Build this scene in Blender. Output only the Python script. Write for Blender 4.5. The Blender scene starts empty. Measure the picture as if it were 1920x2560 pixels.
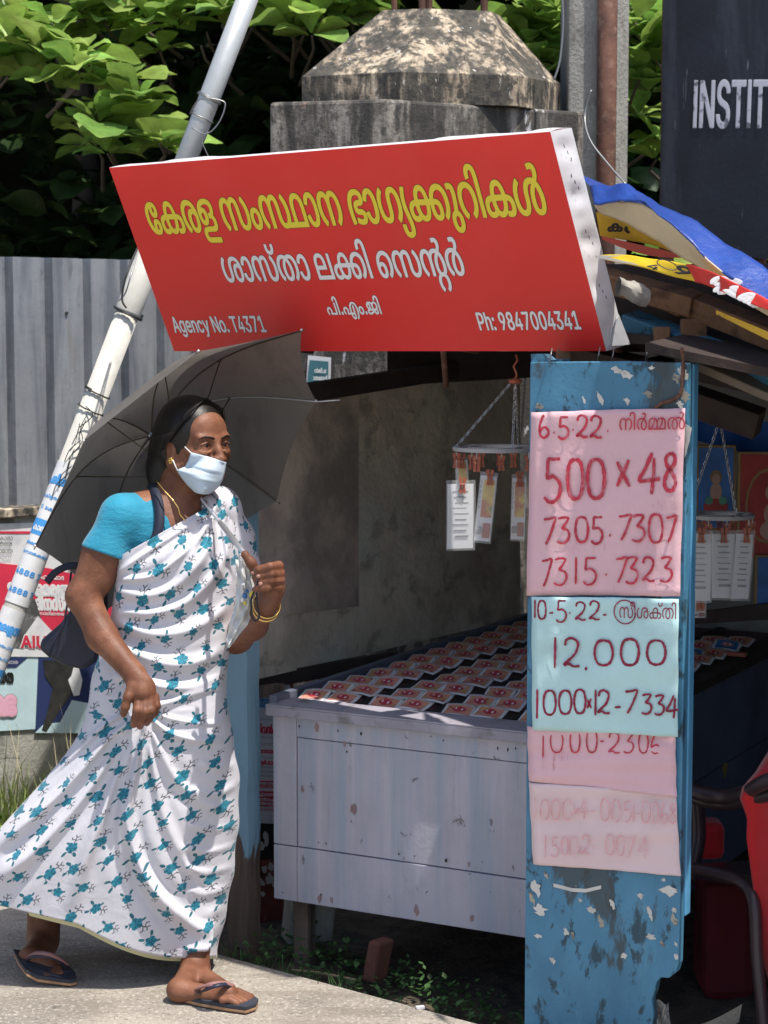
import bpy, bmesh, math, random
import numpy as np
from mathutils import Vector, Matrix
R=math.radians
sc=bpy.context.scene
# ---------------------------------------------------------------- camera
TH=math.atan(490/5000); CT,ST=math.cos(TH),math.sin(TH); CH=1.7
cd=bpy.data.cameras.new('camera'); cam=bpy.data.objects.new('camera',cd); sc.collection.objects.link(cam)
cam.location=(0,0,CH); cam.rotation_euler=(math.pi/2-TH,0,0)
cd.sensor_fit='VERTICAL'; cd.sensor_height=36; cd.lens=5000/2560*36; cd.clip_start=.1; cd.clip_end=400
cd.dof.use_dof=True; cd.dof.focus_distance=5.0; cd.dof.aperture_fstop=9
sc.camera=cam
# ---------------------------------------------------------------- light
SUN=Vector((.27,-.24,.93)).normalized()
w=bpy.data.worlds.new('World'); sc.world=w; w.use_nodes=True
wn=w.node_tree; bg=wn.nodes['Background']; sky=wn.nodes.new('ShaderNodeTexSky'); sky.sky_type='NISHITA'; sky.sun_disc=False
sky.sun_elevation=math.asin(SUN.z); sky.sun_rotation=math.atan2(SUN.x,SUN.y)
sky.air_density=1.0; sky.dust_density=2.0
wn.links.new(sky.outputs[0],bg.inputs[0]); bg.inputs[1].default_value=.13
sd=bpy.data.lights.new('sun','SUN'); sd.energy=4.0; sd.angle=R(.53); sd.color=(1,.95,.87)
so=bpy.data.objects.new('sun',sd); sc.collection.objects.link(so); so.rotation_euler=SUN.to_track_quat('Z','Y').to_euler()
vs=sc.view_settings; vs.view_transform='Standard'; vs.look='None'; vs.gamma=1; vs.exposure=.53; vs.use_curve_mapping=False
sc.cycles.use_denoising=True
sc.cycles.max_bounces=8; sc.cycles.transparent_max_bounces=12
# ---------------------------------------------------------------- helpers
rnd=random.Random(5)
def ray(u,v):
    a=(u-960)/5000; b=(1280-v)/5000
    return Vector((a,CT+b*ST,-ST+b*CT))
def P(u,v,Y):
    r=ray(u,v); return Vector((0,0,CH))+r*(Y/r.y)
def PZ(u,v,z):
    r=ray(u,v); return Vector((0,0,CH))+r*((z-CH)/r.z)
def PP(u,v,p0,n):
    r=ray(u,v); o=Vector((0,0,CH)); return o+r*((p0-o).dot(n)/r.dot(n))
U=Vector((.883,-.469,0)).normalized(); Wd=Vector((.469,.883,0)).normalized(); UP=Vector((0,0,1))
KO=Vector((.3345,4.62,0))
def K(s,t,z): return KO+U*s+Wd*t+UP*z
class MB:
    def __init__(s): s.v=[];s.f=[];s.uv=None
    def add(s,vs,fs):
        b=len(s.v); s.v+=[tuple(x) for x in vs]; s.f+=[tuple(b+i for i in f) for f in fs]
    def hexa(s,c):   # c: 8 corners, bottom 4 then top 4 (same winding)
        s.add(c,[(3,2,1,0),(4,5,6,7),(0,1,5,4),(1,2,6,5),(2,3,7,6),(3,0,4,7)])
    def box(s,c,ax,ay,az):
        c,ax,ay,az=map(Vector,(c,ax,ay,az))
        s.hexa([c-ax-ay-az,c+ax-ay-az,c+ax+ay-az,c-ax+ay-az,c-ax-ay+az,c+ax-ay+az,c+ax+ay+az,c-ax+ay+az])
    def beam(s,a,b,wv,hv):
        a,b,wv,hv=map(Vector,(a,b,wv,hv)); s.box((a+b)/2,(b-a)/2,wv,hv)
    def slab(s,pts,th):
        th=Vector(th); n=len(pts); pts=[Vector(p) for p in pts]
        s.add(pts+[p+th for p in pts],[tuple(range(n))[::-1],tuple(range(n,2*n))]+[(i,(i+1)%n,n+(i+1)%n,n+i) for i in range(n)])
    def tube(s,pts,r,seg=8,cap=True):
        pts=[Vector(p) for p in pts]; n=len(pts); rr=r if isinstance(r,(list,tuple)) else [r]*n
        up=None; V=[]
        for i,p in enumerate(pts):
            d=(pts[min(i+1,n-1)]-pts[max(i-1,0)])
            if d.length<1e-9: d=Vector((0,0,1))
            d.normalize()
            if up is None: up=d.orthogonal().normalized()
            up=(up-d*up.dot(d))
            if up.length<1e-6: up=d.orthogonal()
            up.normalize(); q=d.cross(up)
            V+=[p+(up*math.cos(2*math.pi*k/seg)+q*math.sin(2*math.pi*k/seg))*rr[i] for k in range(seg)]
        F=[(i*seg+k,i*seg+(k+1)%seg,(i+1)*seg+(k+1)%seg,(i+1)*seg+k) for i in range(n-1) for k in range(seg)]
        if cap: F+=[tuple(range(seg))[::-1],tuple(range((n-1)*seg,n*seg))]
        s.add(V,F)
    def ball(s,c,r,seg=10,ring=6):
        c=Vector(c); rx=r if isinstance(r,(list,tuple)) else (r,r,r)
        V=[c+Vector((0,0,rx[2]))]
        for i in range(1,ring):
            a=math.pi*i/ring
            V+=[c+Vector((rx[0]*math.sin(a)*math.cos(2*math.pi*k/seg),rx[1]*math.sin(a)*math.sin(2*math.pi*k/seg),rx[2]*math.cos(a))) for k in range(seg)]
        V.append(c-Vector((0,0,rx[2])))
        F=[(0,1+k,1+(k+1)%seg) for k in range(seg)]
        for i in range(ring-2):
            F+=[(1+i*seg+k,1+(i+1)*seg+k,1+(i+1)*seg+(k+1)%seg,1+i*seg+(k+1)%seg) for k in range(seg)]
        l=len(V)-1; F+=[(l,1+(ring-2)*seg+(k+1)%seg,1+(ring-2)*seg+k) for k in range(seg)]
        s.add(V,F)
    def grid(s,fn,nu,nv,uvf=None):
        b=len(s.v)
        s.v+=[tuple(fn(i/nu,j/nv)) for j in range(nv+1) for i in range(nu+1)]
        s.f+=[(b+j*(nu+1)+i,b+j*(nu+1)+i+1,b+(j+1)*(nu+1)+i+1,b+(j+1)*(nu+1)+i) for j in range(nv) for i in range(nu)]
        return s
    def ribbon(s,pts,w,nrm):     # flat brush stroke on a plane; w width or list
        pts=[Vector(p) for p in pts]; n=len(pts); ww=w if isinstance(w,(list,tuple)) else [w]*n
        V=[]
        for i,p in enumerate(pts):
            d=(pts[min(i+1,n-1)]-pts[max(i-1,0)]).normalized(); q=nrm.cross(d).normalized()*ww[i]/2
            V+=[p-q,p+q]
        s.add(V,[(2*i,2*i+1,2*i+3,2*i+2) for i in range(n-1)])
def empty(name,loc,label,cat,group=None):
    o=bpy.data.objects.new(name,None); sc.collection.objects.link(o); o.location=loc; o.empty_display_size=.1
    o['label']=label; o['category']=cat
    if group:o['group']=group
    return o
def wloc(o):
    l=Vector(o.location); p=o.parent
    while p: l+=Vector(p.location); p=p.parent
    return l
def obj(name,mb,m,parent=None,label=None,cat=None,group=None,kind=None,smooth=False,bev=0,org=None):
    if isinstance(mb,MB): V=np.array(mb.v,dtype=float); F=mb.f
    else: V,F=mb
    V=np.asarray(V,dtype=float).reshape(-1,3)
    if org is None: org=Vector(((V[:,0].min()+V[:,0].max())/2,(V[:,1].min()+V[:,1].max())/2,V[:,2].min()))
    me=bpy.data.meshes.new(name); me.from_pydata((V-np.array(org)).tolist(),[],F if not hasattr(F,'tolist') else F.tolist()); me.update()
    if smooth: me.polygons.foreach_set('use_smooth',[True]*len(me.polygons))
    for x in (m if isinstance(m,(list,tuple)) else [m]): me.materials.append(x)
    o=bpy.data.objects.new(name,me); sc.collection.objects.link(o)
    o.location=org
    if parent: o.parent=parent; o.location=Vector(org)-wloc(parent)
    if label:o['label']=label
    if cat:o['category']=cat
    if group:o['group']=group
    if kind:o['kind']=kind
    if bev:
        b=o.modifiers.new('b','BEVEL'); b.width=bev; b.segments=2; b.limit_method='ANGLE'
    return o
def dup(root,loc,rot=None,label=None):
    c=root.copy(); sc.collection.objects.link(c); c.location=loc
    if rot is not None:c.rotation_euler=rot
    if label:c['label']=label
    for ch in list(root.children):
        d=ch.copy(); sc.collection.objects.link(d); d.parent=c
        for g in list(ch.children):
            e=g.copy(); sc.collection.objects.link(e); e.parent=d
    return c
# ---------------------------------------------------------------- materials
class X:   # small node-expression wrapper
    def __init__(s,nt,o): s.nt=nt;s.o=o
    def _m(s,op,b=None,c=None,r=False):
        n=s.nt.nodes.new('ShaderNodeMath'); n.operation=op
        a=[s,b,c]
        if r:a=[b,s,c]
        for i,x in enumerate(a):
            if x is None:continue
            if isinstance(x,X): s.nt.links.new(x.o,n.inputs[i])
            else: n.inputs[i].default_value=x
        return X(s.nt,n.outputs[0])
    def __add__(s,b):return s._m('ADD',b)
    def __radd__(s,b):return s._m('ADD',b)
    def __sub__(s,b):return s._m('SUBTRACT',b)
    def __rsub__(s,b):return s._m('SUBTRACT',b,r=True)
    def __mul__(s,b):return s._m('MULTIPLY',b)
    def __rmul__(s,b):return s._m('MULTIPLY',b)
    def __truediv__(s,b):return s._m('DIVIDE',b)
    def f(s,op,b=None,c=None):return s._m(op,b,c)
def xmax(a,b):return a._m('MAXIMUM',b)
def xmin(a,b):return a._m('MINIMUM',b)
def sstep(x,a,b):
    n=x.nt.nodes.new('ShaderNodeMapRange'); n.interpolation_type='SMOOTHSTEP'
    x.nt.links.new(x.o,n.inputs[0]); n.inputs[1].default_value=a;n.inputs[2].default_value=b
    return X(x.nt,n.outputs[0])
def mixc(nt,f,a,b):
    n=nt.nodes.new('ShaderNodeMix'); n.data_type='RGBA'
    for k,x in ((0,f),(6,a),(7,b)):
        if isinstance(x,X):x=x.o
        if hasattr(x,'is_output'): nt.links.new(x,n.inputs[k])
        elif k==0:n.inputs[0].default_value=x
        else:n.inputs[k].default_value=(*x[:3],1)
    return n.outputs[2]
def noise(nt,co,scale,det=4,rough=.6,sx=(1,1,1),dist=0):
    if sx!=(1,1,1):
        mp=nt.nodes.new('ShaderNodeMapping'); mp.inputs['Scale'].default_value=sx; nt.links.new(co,mp.inputs[0]); co=mp.outputs[0]
    n=nt.nodes.new('ShaderNodeTexNoise'); nt.links.new(co,n.inputs['Vector']); n.inputs['Scale'].default_value=scale
    n.inputs['Detail'].default_value=det; n.inputs['Roughness'].default_value=rough; n.inputs['Distortion'].default_value=dist
    return X(nt,n.outputs[0])
def mat(name,col,rough=.7,var=.18,vs_=6,bump=0,bs=60,layers=(),metal=0,spec=.5,sub=0,alpha=1,trans=0,sheen=0,bstretch=(1,1,1),rand=0,coat=0,tl=0):
    m=bpy.data.materials.new(name); m.use_nodes=True; nt=m.node_tree; b=nt.nodes['Principled BSDF']
    geo=nt.nodes.new('ShaderNodeNewGeometry'); co=geo.outputs['Position']
    if rand:
        oi=nt.nodes.new('ShaderNodeObjectInfo')
    n1=noise(nt,co,vs_,5,.6)
    k=sstep(n1,.3,.7)
    c=mixc(nt,k,[x*(1-var) for x in col],[min(1,x*(1+var)) for x in col])
    if rand:
        hs=nt.nodes.new('ShaderNodeHueSaturation'); nt.links.new(c,hs.inputs['Color'])
        q=X(nt,oi.outputs['Random']); v=(q*rand*2)+(1-rand); nt.links.new(v.o,hs.inputs['Value'])
        q2=((q*7.31).f('FRACT')*rand*.12)+(.5-rand*.06); nt.links.new(q2.o,hs.inputs['Hue']); c=hs.outputs[0]
    for L in layers:   # (color, scale, lo, hi, stretch, strength)
        lc,ls,lo,hi=L[:4]; st=L[4] if len(L)>4 else (1,1,1); sg=L[5] if len(L)>5 else 1
        kk=sstep(noise(nt,co,ls,6,.65,st,.3),lo,hi)*sg
        c=mixc(nt,kk,c,lc)
    nt.links.new(c,b.inputs['Base Color'])
    b.inputs['Roughness'].default_value=rough; b.inputs['Metallic'].default_value=metal
    b.inputs['Specular IOR Level'].default_value=spec
    if sub: b.inputs['Subsurface Weight'].default_value=sub; b.inputs['Subsurface Radius'].default_value=(.012,.005,.003); b.inputs['Subsurface Scale'].default_value=1
    if trans: b.inputs['Transmission Weight'].default_value=trans
    if alpha<1: b.inputs['Alpha'].default_value=alpha
    if sheen: b.inputs['Sheen Weight'].default_value=sheen
    if coat: b.inputs['Coat Weight'].default_value=coat; b.inputs['Coat Roughness'].default_value=.15
    if bump:
        h=noise(nt,co,bs,6,.65,bstretch); bp=nt.nodes.new('ShaderNodeBump'); bp.inputs['Strength'].default_value=1; bp.inputs['Distance'].default_value=bump
        nt.links.new(h.o,bp.inputs['Height']); nt.links.new(bp.outputs[0],b.inputs['Normal'])
    if tl:
        t=nt.nodes.new('ShaderNodeBsdfTranslucent'); nt.links.new(c,t.inputs[0]); mx=nt.nodes.new('ShaderNodeMixShader'); mx.inputs[0].default_value=tl
        nt.links.new(b.outputs[0],mx.inputs[1]); nt.links.new(t.outputs[0],mx.inputs[2]); nt.links.new(mx.outputs[0],nt.nodes['Material Output'].inputs[0])
    return m
# ---------------------------------------------------------------- lettering
# letter outlines: advance|contour|contour...
GL={
'me':'595|318,-10 252,1 216,13 168,36 117,75 87,111 58,165 45,207 39,261 40,321 52,375 70,417 88,447 120,481 156,509 198,532 246,550 300,561 348,565 414,563 450,556 486,543 514,525 541,495 553,465 556,411 547,375 523,339 498,319 450,302 402,300 348,312 309,339 292,363 279,405 277,441 288,490 276,490 246,479 198,449 167,417 142,369 129,309 129,249 135,213 160,153 180,126 207,99 252,72 282,63 283,69 273,99 271,135 274,159 288,194 301,213 324,232 348,245 384,253 456,250 504,227 522,211 541,183 553,135 547,87 537,63 510,30 486,13 456,0 408,-10|363,57 372,52 414,54 444,67 464,87 475,117 475,135 464,165 450,179 420,190 402,190 372,180 352,159 343,135 343,105 351,75|391,369 408,366 442,369 466,387 476,405 478,441 474,459 462,477 432,495 408,502 378,503 366,494 352,465 349,441 352,411 369,381',
'mk':'1038|179,-10 131,0 101,15 72,39 53,64 38,99 32,141 34,183 45,219 59,242 83,269 131,299 185,317 287,328 314,429 345,483 396,531 455,557 509,565 563,563 611,551 647,533 683,504 713,464 738,405 755,330 863,316 928,291 953,274 972,255 991,225 999,201 1005,165 1003,117 996,87 984,63 965,36 947,19 929,8 893,-4 851,-11 803,-11 749,-5 733,3 749,63 755,65 785,60 833,58 875,68 893,79 905,93 913,111 919,135 919,165 913,189 905,204 885,225 845,245 767,256 759,255 754,243 750,195 738,147 707,81 683,49 663,33 611,2 545,-11 491,-10 437,2 377,34 323,7 281,-5 239,-11|180,63 209,58 257,61 299,74 328,93 297,177 287,255 263,256 209,250 173,237 143,217 123,189 117,147 127,105 149,78|480,63 533,58 575,66 599,78 621,99 648,141 666,207 668,255 659,258 563,258 383,258 374,255 381,189 393,147 404,123 437,84 455,72|377,333 389,328 665,329 665,351 654,399 641,429 625,453 597,477 563,491 509,496 461,484 425,460 399,423 381,369',
'mr':'736|450,-10 408,0 372,20 339,51 318,81 299,129 291,177 292,231 303,279 322,321 345,351 378,377 414,394 468,403 510,401 552,388 588,366 590,375 562,417 544,435 510,459 450,484 384,493 312,490 282,484 234,465 205,447 180,424 147,375 135,339 129,297 131,225 142,183 154,153 178,117 216,78 245,57 247,51 204,-4 198,-6 181,3 144,31 99,81 65,141 52,177 41,231 39,297 47,351 58,387 82,435 114,475 138,497 180,525 222,544 264,556 312,563 390,565 432,562 504,544 557,519 604,483 642,438 667,393 691,315 697,267 697,213 685,141 667,93 638,51 612,25 564,1 504,-11|447,63 498,58 516,60 546,72 572,93 589,117 601,147 613,207 612,273 582,304 540,327 510,334 486,334 438,322 423,315 402,293 382,255 375,207 375,177 382,135 403,93 422,75',
'mL':'724|199,-198 163,-192 127,-180 97,-164 70,-138 53,-102 50,-60 53,-30 72,12 91,31 115,48 175,66 505,70 541,76 577,94 590,114 597,138 596,174 585,198 565,217 541,230 505,237 451,239 448,300 448,306 457,310 493,310 529,317 559,334 572,348 583,372 584,414 571,444 541,469 493,487 439,495 355,494 277,482 211,456 158,420 142,402 145,396 175,408 211,415 253,415 301,402 319,392 347,366 369,324 375,300 377,258 369,216 355,186 329,156 306,138 277,124 247,117 199,115 169,118 121,137 89,162 64,198 46,246 40,294 42,348 53,390 70,426 91,454 121,484 163,513 211,535 301,559 355,565 451,565 505,559 553,548 595,531 631,506 656,474 668,444 671,384 661,343 637,309 590,276 625,258 647,240 669,210 680,180 683,156 681,108 669,78 647,48 625,29 601,17 547,3 463,-1 217,-1 187,-4 149,-24 141,-36 136,-60 141,-90 151,-103 169,-115 211,-127 661,-129 667,-132 668,-138 667,-198 655,-201|184,186 223,183 252,192 275,210 290,240 293,288 283,317 265,336 229,349 193,349 169,342 139,324 118,300 119,270 132,228 151,202',
'ms':'1223|906,-10 858,1 810,26 778,57 753,99 742,129 735,171 730,351 722,411 704,453 688,471 671,483 630,493 582,490 546,472 528,452 514,429 503,393 499,357 499,9 498,3 492,0 420,0 411,3 409,375 396,423 367,465 348,478 318,490 288,493 252,490 216,477 186,454 165,429 148,399 135,363 127,309 129,249 136,207 155,159 180,118 220,75 243,57 242,51 210,13 192,-3 186,-5 144,32 102,81 70,135 52,183 40,243 39,315 46,369 62,417 76,447 100,483 132,514 180,544 234,561 306,565 360,555 402,533 456,480 490,519 510,533 558,556 588,563 642,565 672,562 708,551 732,538 763,513 792,471 806,435 817,369 820,201 831,141 843,111 870,80 894,67 930,60 972,61 996,68 1020,80 1057,117 1082,171 1094,231 1093,315 1075,381 1057,417 1032,453 981,501 982,513 1020,556 1032,563 1074,527 1104,495 1135,453 1159,405 1172,363 1183,303 1183,231 1177,183 1158,123 1135,81 1111,51 1080,25 1050,8 1008,-5 966,-11',
'mM':'453|191,-10 161,-3 119,13 92,33 65,63 45,99 34,141 34,213 44,249 63,285 95,319 113,333 143,347 185,359 263,360 299,352 329,339 365,313 390,285 409,249 420,201 420,153 415,123 390,69 366,39 341,19 305,1 263,-10|210,57 239,56 263,61 299,79 323,111 336,153 335,201 330,225 318,249 305,265 287,279 245,293 197,292 156,273 130,243 116,195 117,147 123,123 136,99 167,71',
'ma':'504|194,-10 140,5 89,39 49,87 31,123 18,165 32,172 104,183 130,117 152,88 170,73 194,62 224,58 260,60 296,73 315,87 340,117 364,177 375,255 375,303 369,357 351,417 334,447 302,478 272,491 224,496 182,483 146,451 127,423 104,371 24,387 30,417 47,453 71,489 101,519 140,544 194,562 254,565 290,562 332,549 362,532 406,489 422,465 441,423 459,345 462,255 453,177 429,105 399,57 366,27 320,1 272,-10',
'mn':'911|180,0 112,67 87,103 63,151 52,181 41,241 41,337 58,409 71,439 99,481 120,503 156,531 192,549 228,560 300,566 360,555 408,529 456,479 492,519 522,541 570,560 612,566 648,566 708,555 738,542 777,517 822,468 852,409 871,325 871,253 854,175 831,121 794,67 744,14 720,-5 714,-3 671,43 666,55 714,98 745,139 770,193 782,259 781,337 775,367 756,414 739,439 720,459 684,483 636,494 612,494 570,483 540,464 524,445 509,415 501,379 499,7 492,0 414,0 411,13 410,355 402,409 378,453 360,470 342,481 294,494 246,489 204,469 168,432 142,385 129,331 129,247 147,175 180,118 244,55 192,-3 186,-5',
'mB':'654|391,-9 325,1 259,22 254,27 255,33 283,89 337,73 391,61 481,61 505,67 529,87 536,105 536,123 531,135 520,147 499,155 373,162 343,168 313,180 289,198 274,219 264,255 263,279 269,303 280,327 307,352 331,364 379,377 511,384 530,399 534,423 531,441 515,465 475,484 415,493 349,491 289,478 253,460 229,443 191,405 173,375 156,333 144,279 140,243 144,123 163,15 157,7 84,-3 70,45 58,117 52,189 52,249 59,309 70,351 101,423 151,484 181,508 223,532 271,550 325,562 415,565 457,562 511,550 541,538 579,513 601,488 614,459 618,423 614,387 608,369 591,345 553,319 511,312 403,310 368,303 348,285 348,255 361,240 379,234 511,226 541,219 570,207 593,189 609,165 620,129 620,105 614,75 597,45 571,19 547,6 487,-10',
'mg':'897|240,-10 187,3 156,17 126,37 100,63 76,99 51,159 39,237 39,285 45,339 63,405 100,471 135,513 192,563 198,561 243,507 243,501 192,454 177,435 142,369 129,309 127,249 131,207 149,147 166,117 187,93 216,73 246,62 306,61 330,67 360,85 379,111 392,141 403,219 406,375 419,435 442,483 460,507 481,525 528,551 576,563 654,563 690,557 720,546 756,526 778,507 817,459 835,423 847,387 856,321 853,225 835,159 819,123 788,75 750,31 714,0 702,-5 652,51 716,117 745,165 764,225 769,261 769,321 762,363 745,411 711,459 684,478 654,490 624,493 588,491 564,483 540,467 520,447 507,417 495,357 487,165 474,111 452,69 420,31 366,1 300,-11',
'mu':'332|121,-225 61,-206 20,-176 5,-158 -11,-128 -19,-104 -25,-68 -25,-38 -19,-2 -5,33 11,58 55,94 85,108 121,117 125,124 145,196 165,292 171,340 173,406 169,436 157,466 145,479 121,491 73,492 37,487 29,502 18,550 22,556 79,565 133,564 181,552 205,539 223,523 247,484 261,418 260,352 242,244 209,118 214,112 265,89 295,62 321,22 333,-26 333,-80 327,-110 307,-152 281,-182 247,-206 211,-220 169,-226|129,-158 169,-160 205,-148 235,-121 249,-86 251,-32 241,4 230,22 216,34 176,52 139,53 103,41 73,13 59,-20 56,-68 67,-109 92,-140',
'mR':'674|474,-6 428,54 492,111 523,162 535,192 544,240 541,330 523,384 487,438 444,469 396,488 366,493 318,493 264,482 212,456 186,433 166,408 142,360 130,312 129,240 136,198 159,144 184,108 210,82 247,54 206,0 198,-5 162,16 111,66 82,108 64,144 46,198 39,252 39,300 46,354 62,402 88,450 114,481 144,506 180,529 222,548 264,559 306,565 378,565 420,559 462,547 504,528 546,499 571,474 608,414 625,366 632,324 634,264 631,222 620,174 606,138 579,90 552,55 510,16',
'mi':'228|74,0 71,9 70,597 64,669 57,705 34,747 8,765 -16,772 -64,767 -92,753 -113,729 -125,687 -124,641 -202,627 -209,651 -210,693 -204,729 -194,753 -170,789 -130,820 -82,838 -10,841 38,833 74,816 106,789 136,741 153,669 156,609 156,9 152,0',
'mW':'1044|240,-10 187,3 156,17 126,37 87,81 57,141 41,213 40,309 51,369 84,446 132,509 192,563 198,561 240,513 243,501 192,454 177,435 142,369 130,321 127,285 127,243 135,189 146,153 166,117 187,93 216,73 246,62 282,60 306,61 342,73 372,99 392,141 403,213 405,321 413,381 435,441 469,489 504,519 534,537 570,551 612,561 696,565 732,561 792,547 834,597 847,639 847,663 835,693 815,711 786,719 750,719 696,711 678,777 702,784 756,791 798,792 846,784 875,771 898,753 913,735 926,711 931,693 934,663 925,609 907,573 859,513 912,463 948,416 973,369 997,297 1004,243 1003,177 991,123 967,69 937,33 912,14 864,-5 816,-11 768,-10 720,2 685,21 652,51 627,93 610,147 604,201 609,273 621,321 645,375 676,423 728,483 729,489 708,493 654,493 612,485 570,466 544,447 516,404 495,327 490,195 482,141 469,99 439,51 402,19 366,1 300,-11|771,63 798,58 828,60 852,67 870,79 895,111 907,141 913,171 914,249 901,315 871,381 828,436 804,452 783,435 753,399 718,339 705,303 695,255 693,189 705,129 720,99 736,81',
'mS':'1040|240,-10 192,1 162,14 126,37 100,63 64,123 51,159 41,213 40,309 51,369 63,405 84,446 109,483 135,513 186,559 198,561 243,507 243,501 192,454 177,435 142,369 129,309 127,249 131,207 146,153 162,123 180,100 216,73 258,60 294,60 330,68 360,85 379,111 392,141 398,171 407,345 418,399 435,441 459,477 489,507 516,526 570,550 618,561 660,565 732,563 792,551 828,538 882,508 924,469 961,417 985,357 998,291 1000,219 991,147 974,99 943,51 906,19 870,1 822,-10 774,-11 732,-5 696,8 667,27 643,51 622,81 603,129 597,159 597,237 616,303 649,351 672,370 708,390 768,403 822,400 858,387 894,364 898,369 868,417 836,447 804,467 738,490 666,493 612,484 570,466 540,442 518,411 508,387 497,339 490,195 482,135 464,87 444,57 420,31 366,1 300,-11|751,63 798,58 840,67 876,91 901,135 914,189 915,273 888,303 840,328 786,334 744,323 719,309 700,285 688,261 679,207 681,159 688,129 712,87 732,71',
'mt':'1014|468,-9 426,1 402,12 378,28 354,52 334,81 316,123 303,195 304,261 316,315 327,345 360,402 391,441 438,483 434,489 396,496 330,496 270,484 228,465 201,447 177,423 153,387 135,339 129,303 129,243 136,201 154,153 173,123 198,94 245,57 247,51 204,-4 192,-4 144,31 99,81 77,117 58,159 45,207 39,255 40,315 57,387 88,447 144,503 204,538 258,556 330,565 414,562 462,550 504,533 528,540 558,550 612,562 654,565 726,563 792,550 822,538 864,514 889,495 920,459 943,423 956,393 973,321 973,237 955,159 921,93 898,63 862,27 822,-4 810,-4 768,51 770,57 804,82 836,117 859,153 876,195 884,237 884,303 877,345 864,381 847,411 828,436 798,461 768,478 732,490 696,496 630,496 585,489 580,483 615,453 650,411 679,363 692,333 704,291 710,237 710,195 704,147 691,105 672,69 658,51 624,19 588,1 546,-9 522,-12|473,63 498,58 534,60 576,78 602,111 619,165 622,201 620,261 608,315 577,381 532,435 516,448 504,450 474,427 453,405 431,375 413,339 394,273 391,237 393,177 406,123 424,93 438,79',
'ml':'859|66,0 63,9 63,339 76,423 102,475 132,509 174,538 228,557 282,565 330,565 390,557 426,544 461,525 492,497 511,471 529,429 542,357 543,231 540,222 162,222 149,219 150,73 162,70 378,70 690,70 702,75 703,543 708,553 780,553 786,549 786,2|149,297 162,292 456,293 459,303 457,351 451,393 438,429 420,456 390,478 354,491 324,496 288,496 252,490 216,477 184,453 161,411 148,345',
'mE':'715|204,-9 156,5 114,31 84,65 64,99 46,153 39,207 40,279 52,339 65,375 94,429 126,468 168,503 246,544 288,557 354,565 402,565 462,557 492,550 546,526 590,495 618,465 638,435 661,381 674,315 674,243 667,195 648,141 618,87 570,31 522,-4 516,-6 501,9 469,51 471,57 502,81 532,111 553,141 571,177 583,219 586,255 584,315 577,351 565,381 546,415 522,442 498,460 444,484 408,491 354,493 282,479 240,459 204,431 178,405 154,369 130,309 132,295 192,321 234,328 258,328 312,317 348,298 372,275 392,243 403,213 406,183 404,123 392,81 370,45 342,18 312,1 252,-11|205,63 246,58 282,68 307,93 320,123 325,171 312,213 304,225 282,244 246,257 216,257 180,249 144,231 122,213 124,171 142,117 171,81',
'mX':'736|456,-9 414,1 390,13 345,51 317,99 299,171 298,255 315,327 352,399 419,483 408,490 378,493 306,491 270,483 240,471 204,447 178,423 154,387 141,357 131,315 128,273 131,225 142,183 154,153 178,117 216,78 245,57 247,51 205,-3 198,-6 192,-4 150,26 118,57 87,99 65,141 47,195 39,255 40,315 51,369 65,405 88,447 126,488 150,508 192,533 240,551 288,562 330,565 402,563 480,545 493,555 522,591 535,621 538,663 530,687 506,711 486,718 438,719 390,710 382,723 369,771 372,778 450,791 510,790 540,783 564,772 590,753 606,734 620,705 626,681 626,651 620,621 612,597 595,567 550,513 552,506 583,483 624,439 657,387 673,351 691,285 697,243 697,201 691,153 679,111 660,70 636,40 604,15 558,-4 528,-10|463,63 486,58 522,60 546,68 564,80 584,105 595,129 607,183 607,249 589,327 559,387 519,435 504,448 492,449 449,405 422,363 405,327 387,255 387,171 399,123 411,99 426,82',
'mp':'896|119,0 75,44 51,80 44,98 32,152 32,182 38,218 56,260 74,284 95,303 149,333 203,345 257,345 311,334 359,308 395,271 414,236 426,188 426,146 420,122 399,74 401,71 737,70 740,80 740,548 749,552 803,552 821,551 824,542 824,8 821,0 329,0 301,50 325,86 338,116 342,158 336,206 324,230 303,254 275,268 245,275 209,274 173,262 140,236 125,210 116,170 123,116 143,81 172,50 131,-3',
'm.':'268|117,-10 93,1 78,21 72,45 74,81 85,105 105,118 129,124 147,122 175,111 189,93 196,63 191,27 183,10 165,-4 141,-11',
'mA':'1273|767,-226 713,-208 683,-190 656,-165 633,-135 608,-87 581,0 335,0 326,3 301,51 329,93 336,111 342,135 341,183 330,219 319,237 299,256 275,269 239,276 215,275 185,269 155,251 131,223 116,177 118,135 134,93 172,51 131,-3 119,0 69,51 50,81 39,111 32,147 32,183 40,225 57,261 95,303 125,322 155,335 209,346 245,346 311,334 347,316 389,280 408,249 420,219 426,195 426,147 419,117 401,73 407,70 569,70 573,75 574,219 585,291 603,351 627,405 657,453 698,495 731,519 779,544 845,562 887,565 965,562 1031,544 1072,525 1127,483 1153,453 1188,393 1213,321 1224,267 1227,225 1225,111 1213,33 1182,-63 1140,-147 1079,-225 1067,-220 1016,-177 1062,-117 1097,-51 1122,21 1135,87 1140,135 1140,213 1134,267 1116,339 1094,387 1069,423 1051,441 1007,471 971,485 941,491 887,493 827,483 779,460 737,421 709,381 686,327 670,267 660,183 661,75 671,70 839,70 845,71 848,81 848,399 851,405 857,406 929,406 936,399 936,-45 930,-123 911,-171 897,-189 875,-208 827,-226|762,-153 779,-157 815,-155 829,-147 839,-134 847,-93 848,-9 845,0 839,0 755,0 677,0 669,-3 669,-9 682,-63 699,-99 731,-136',
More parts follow.
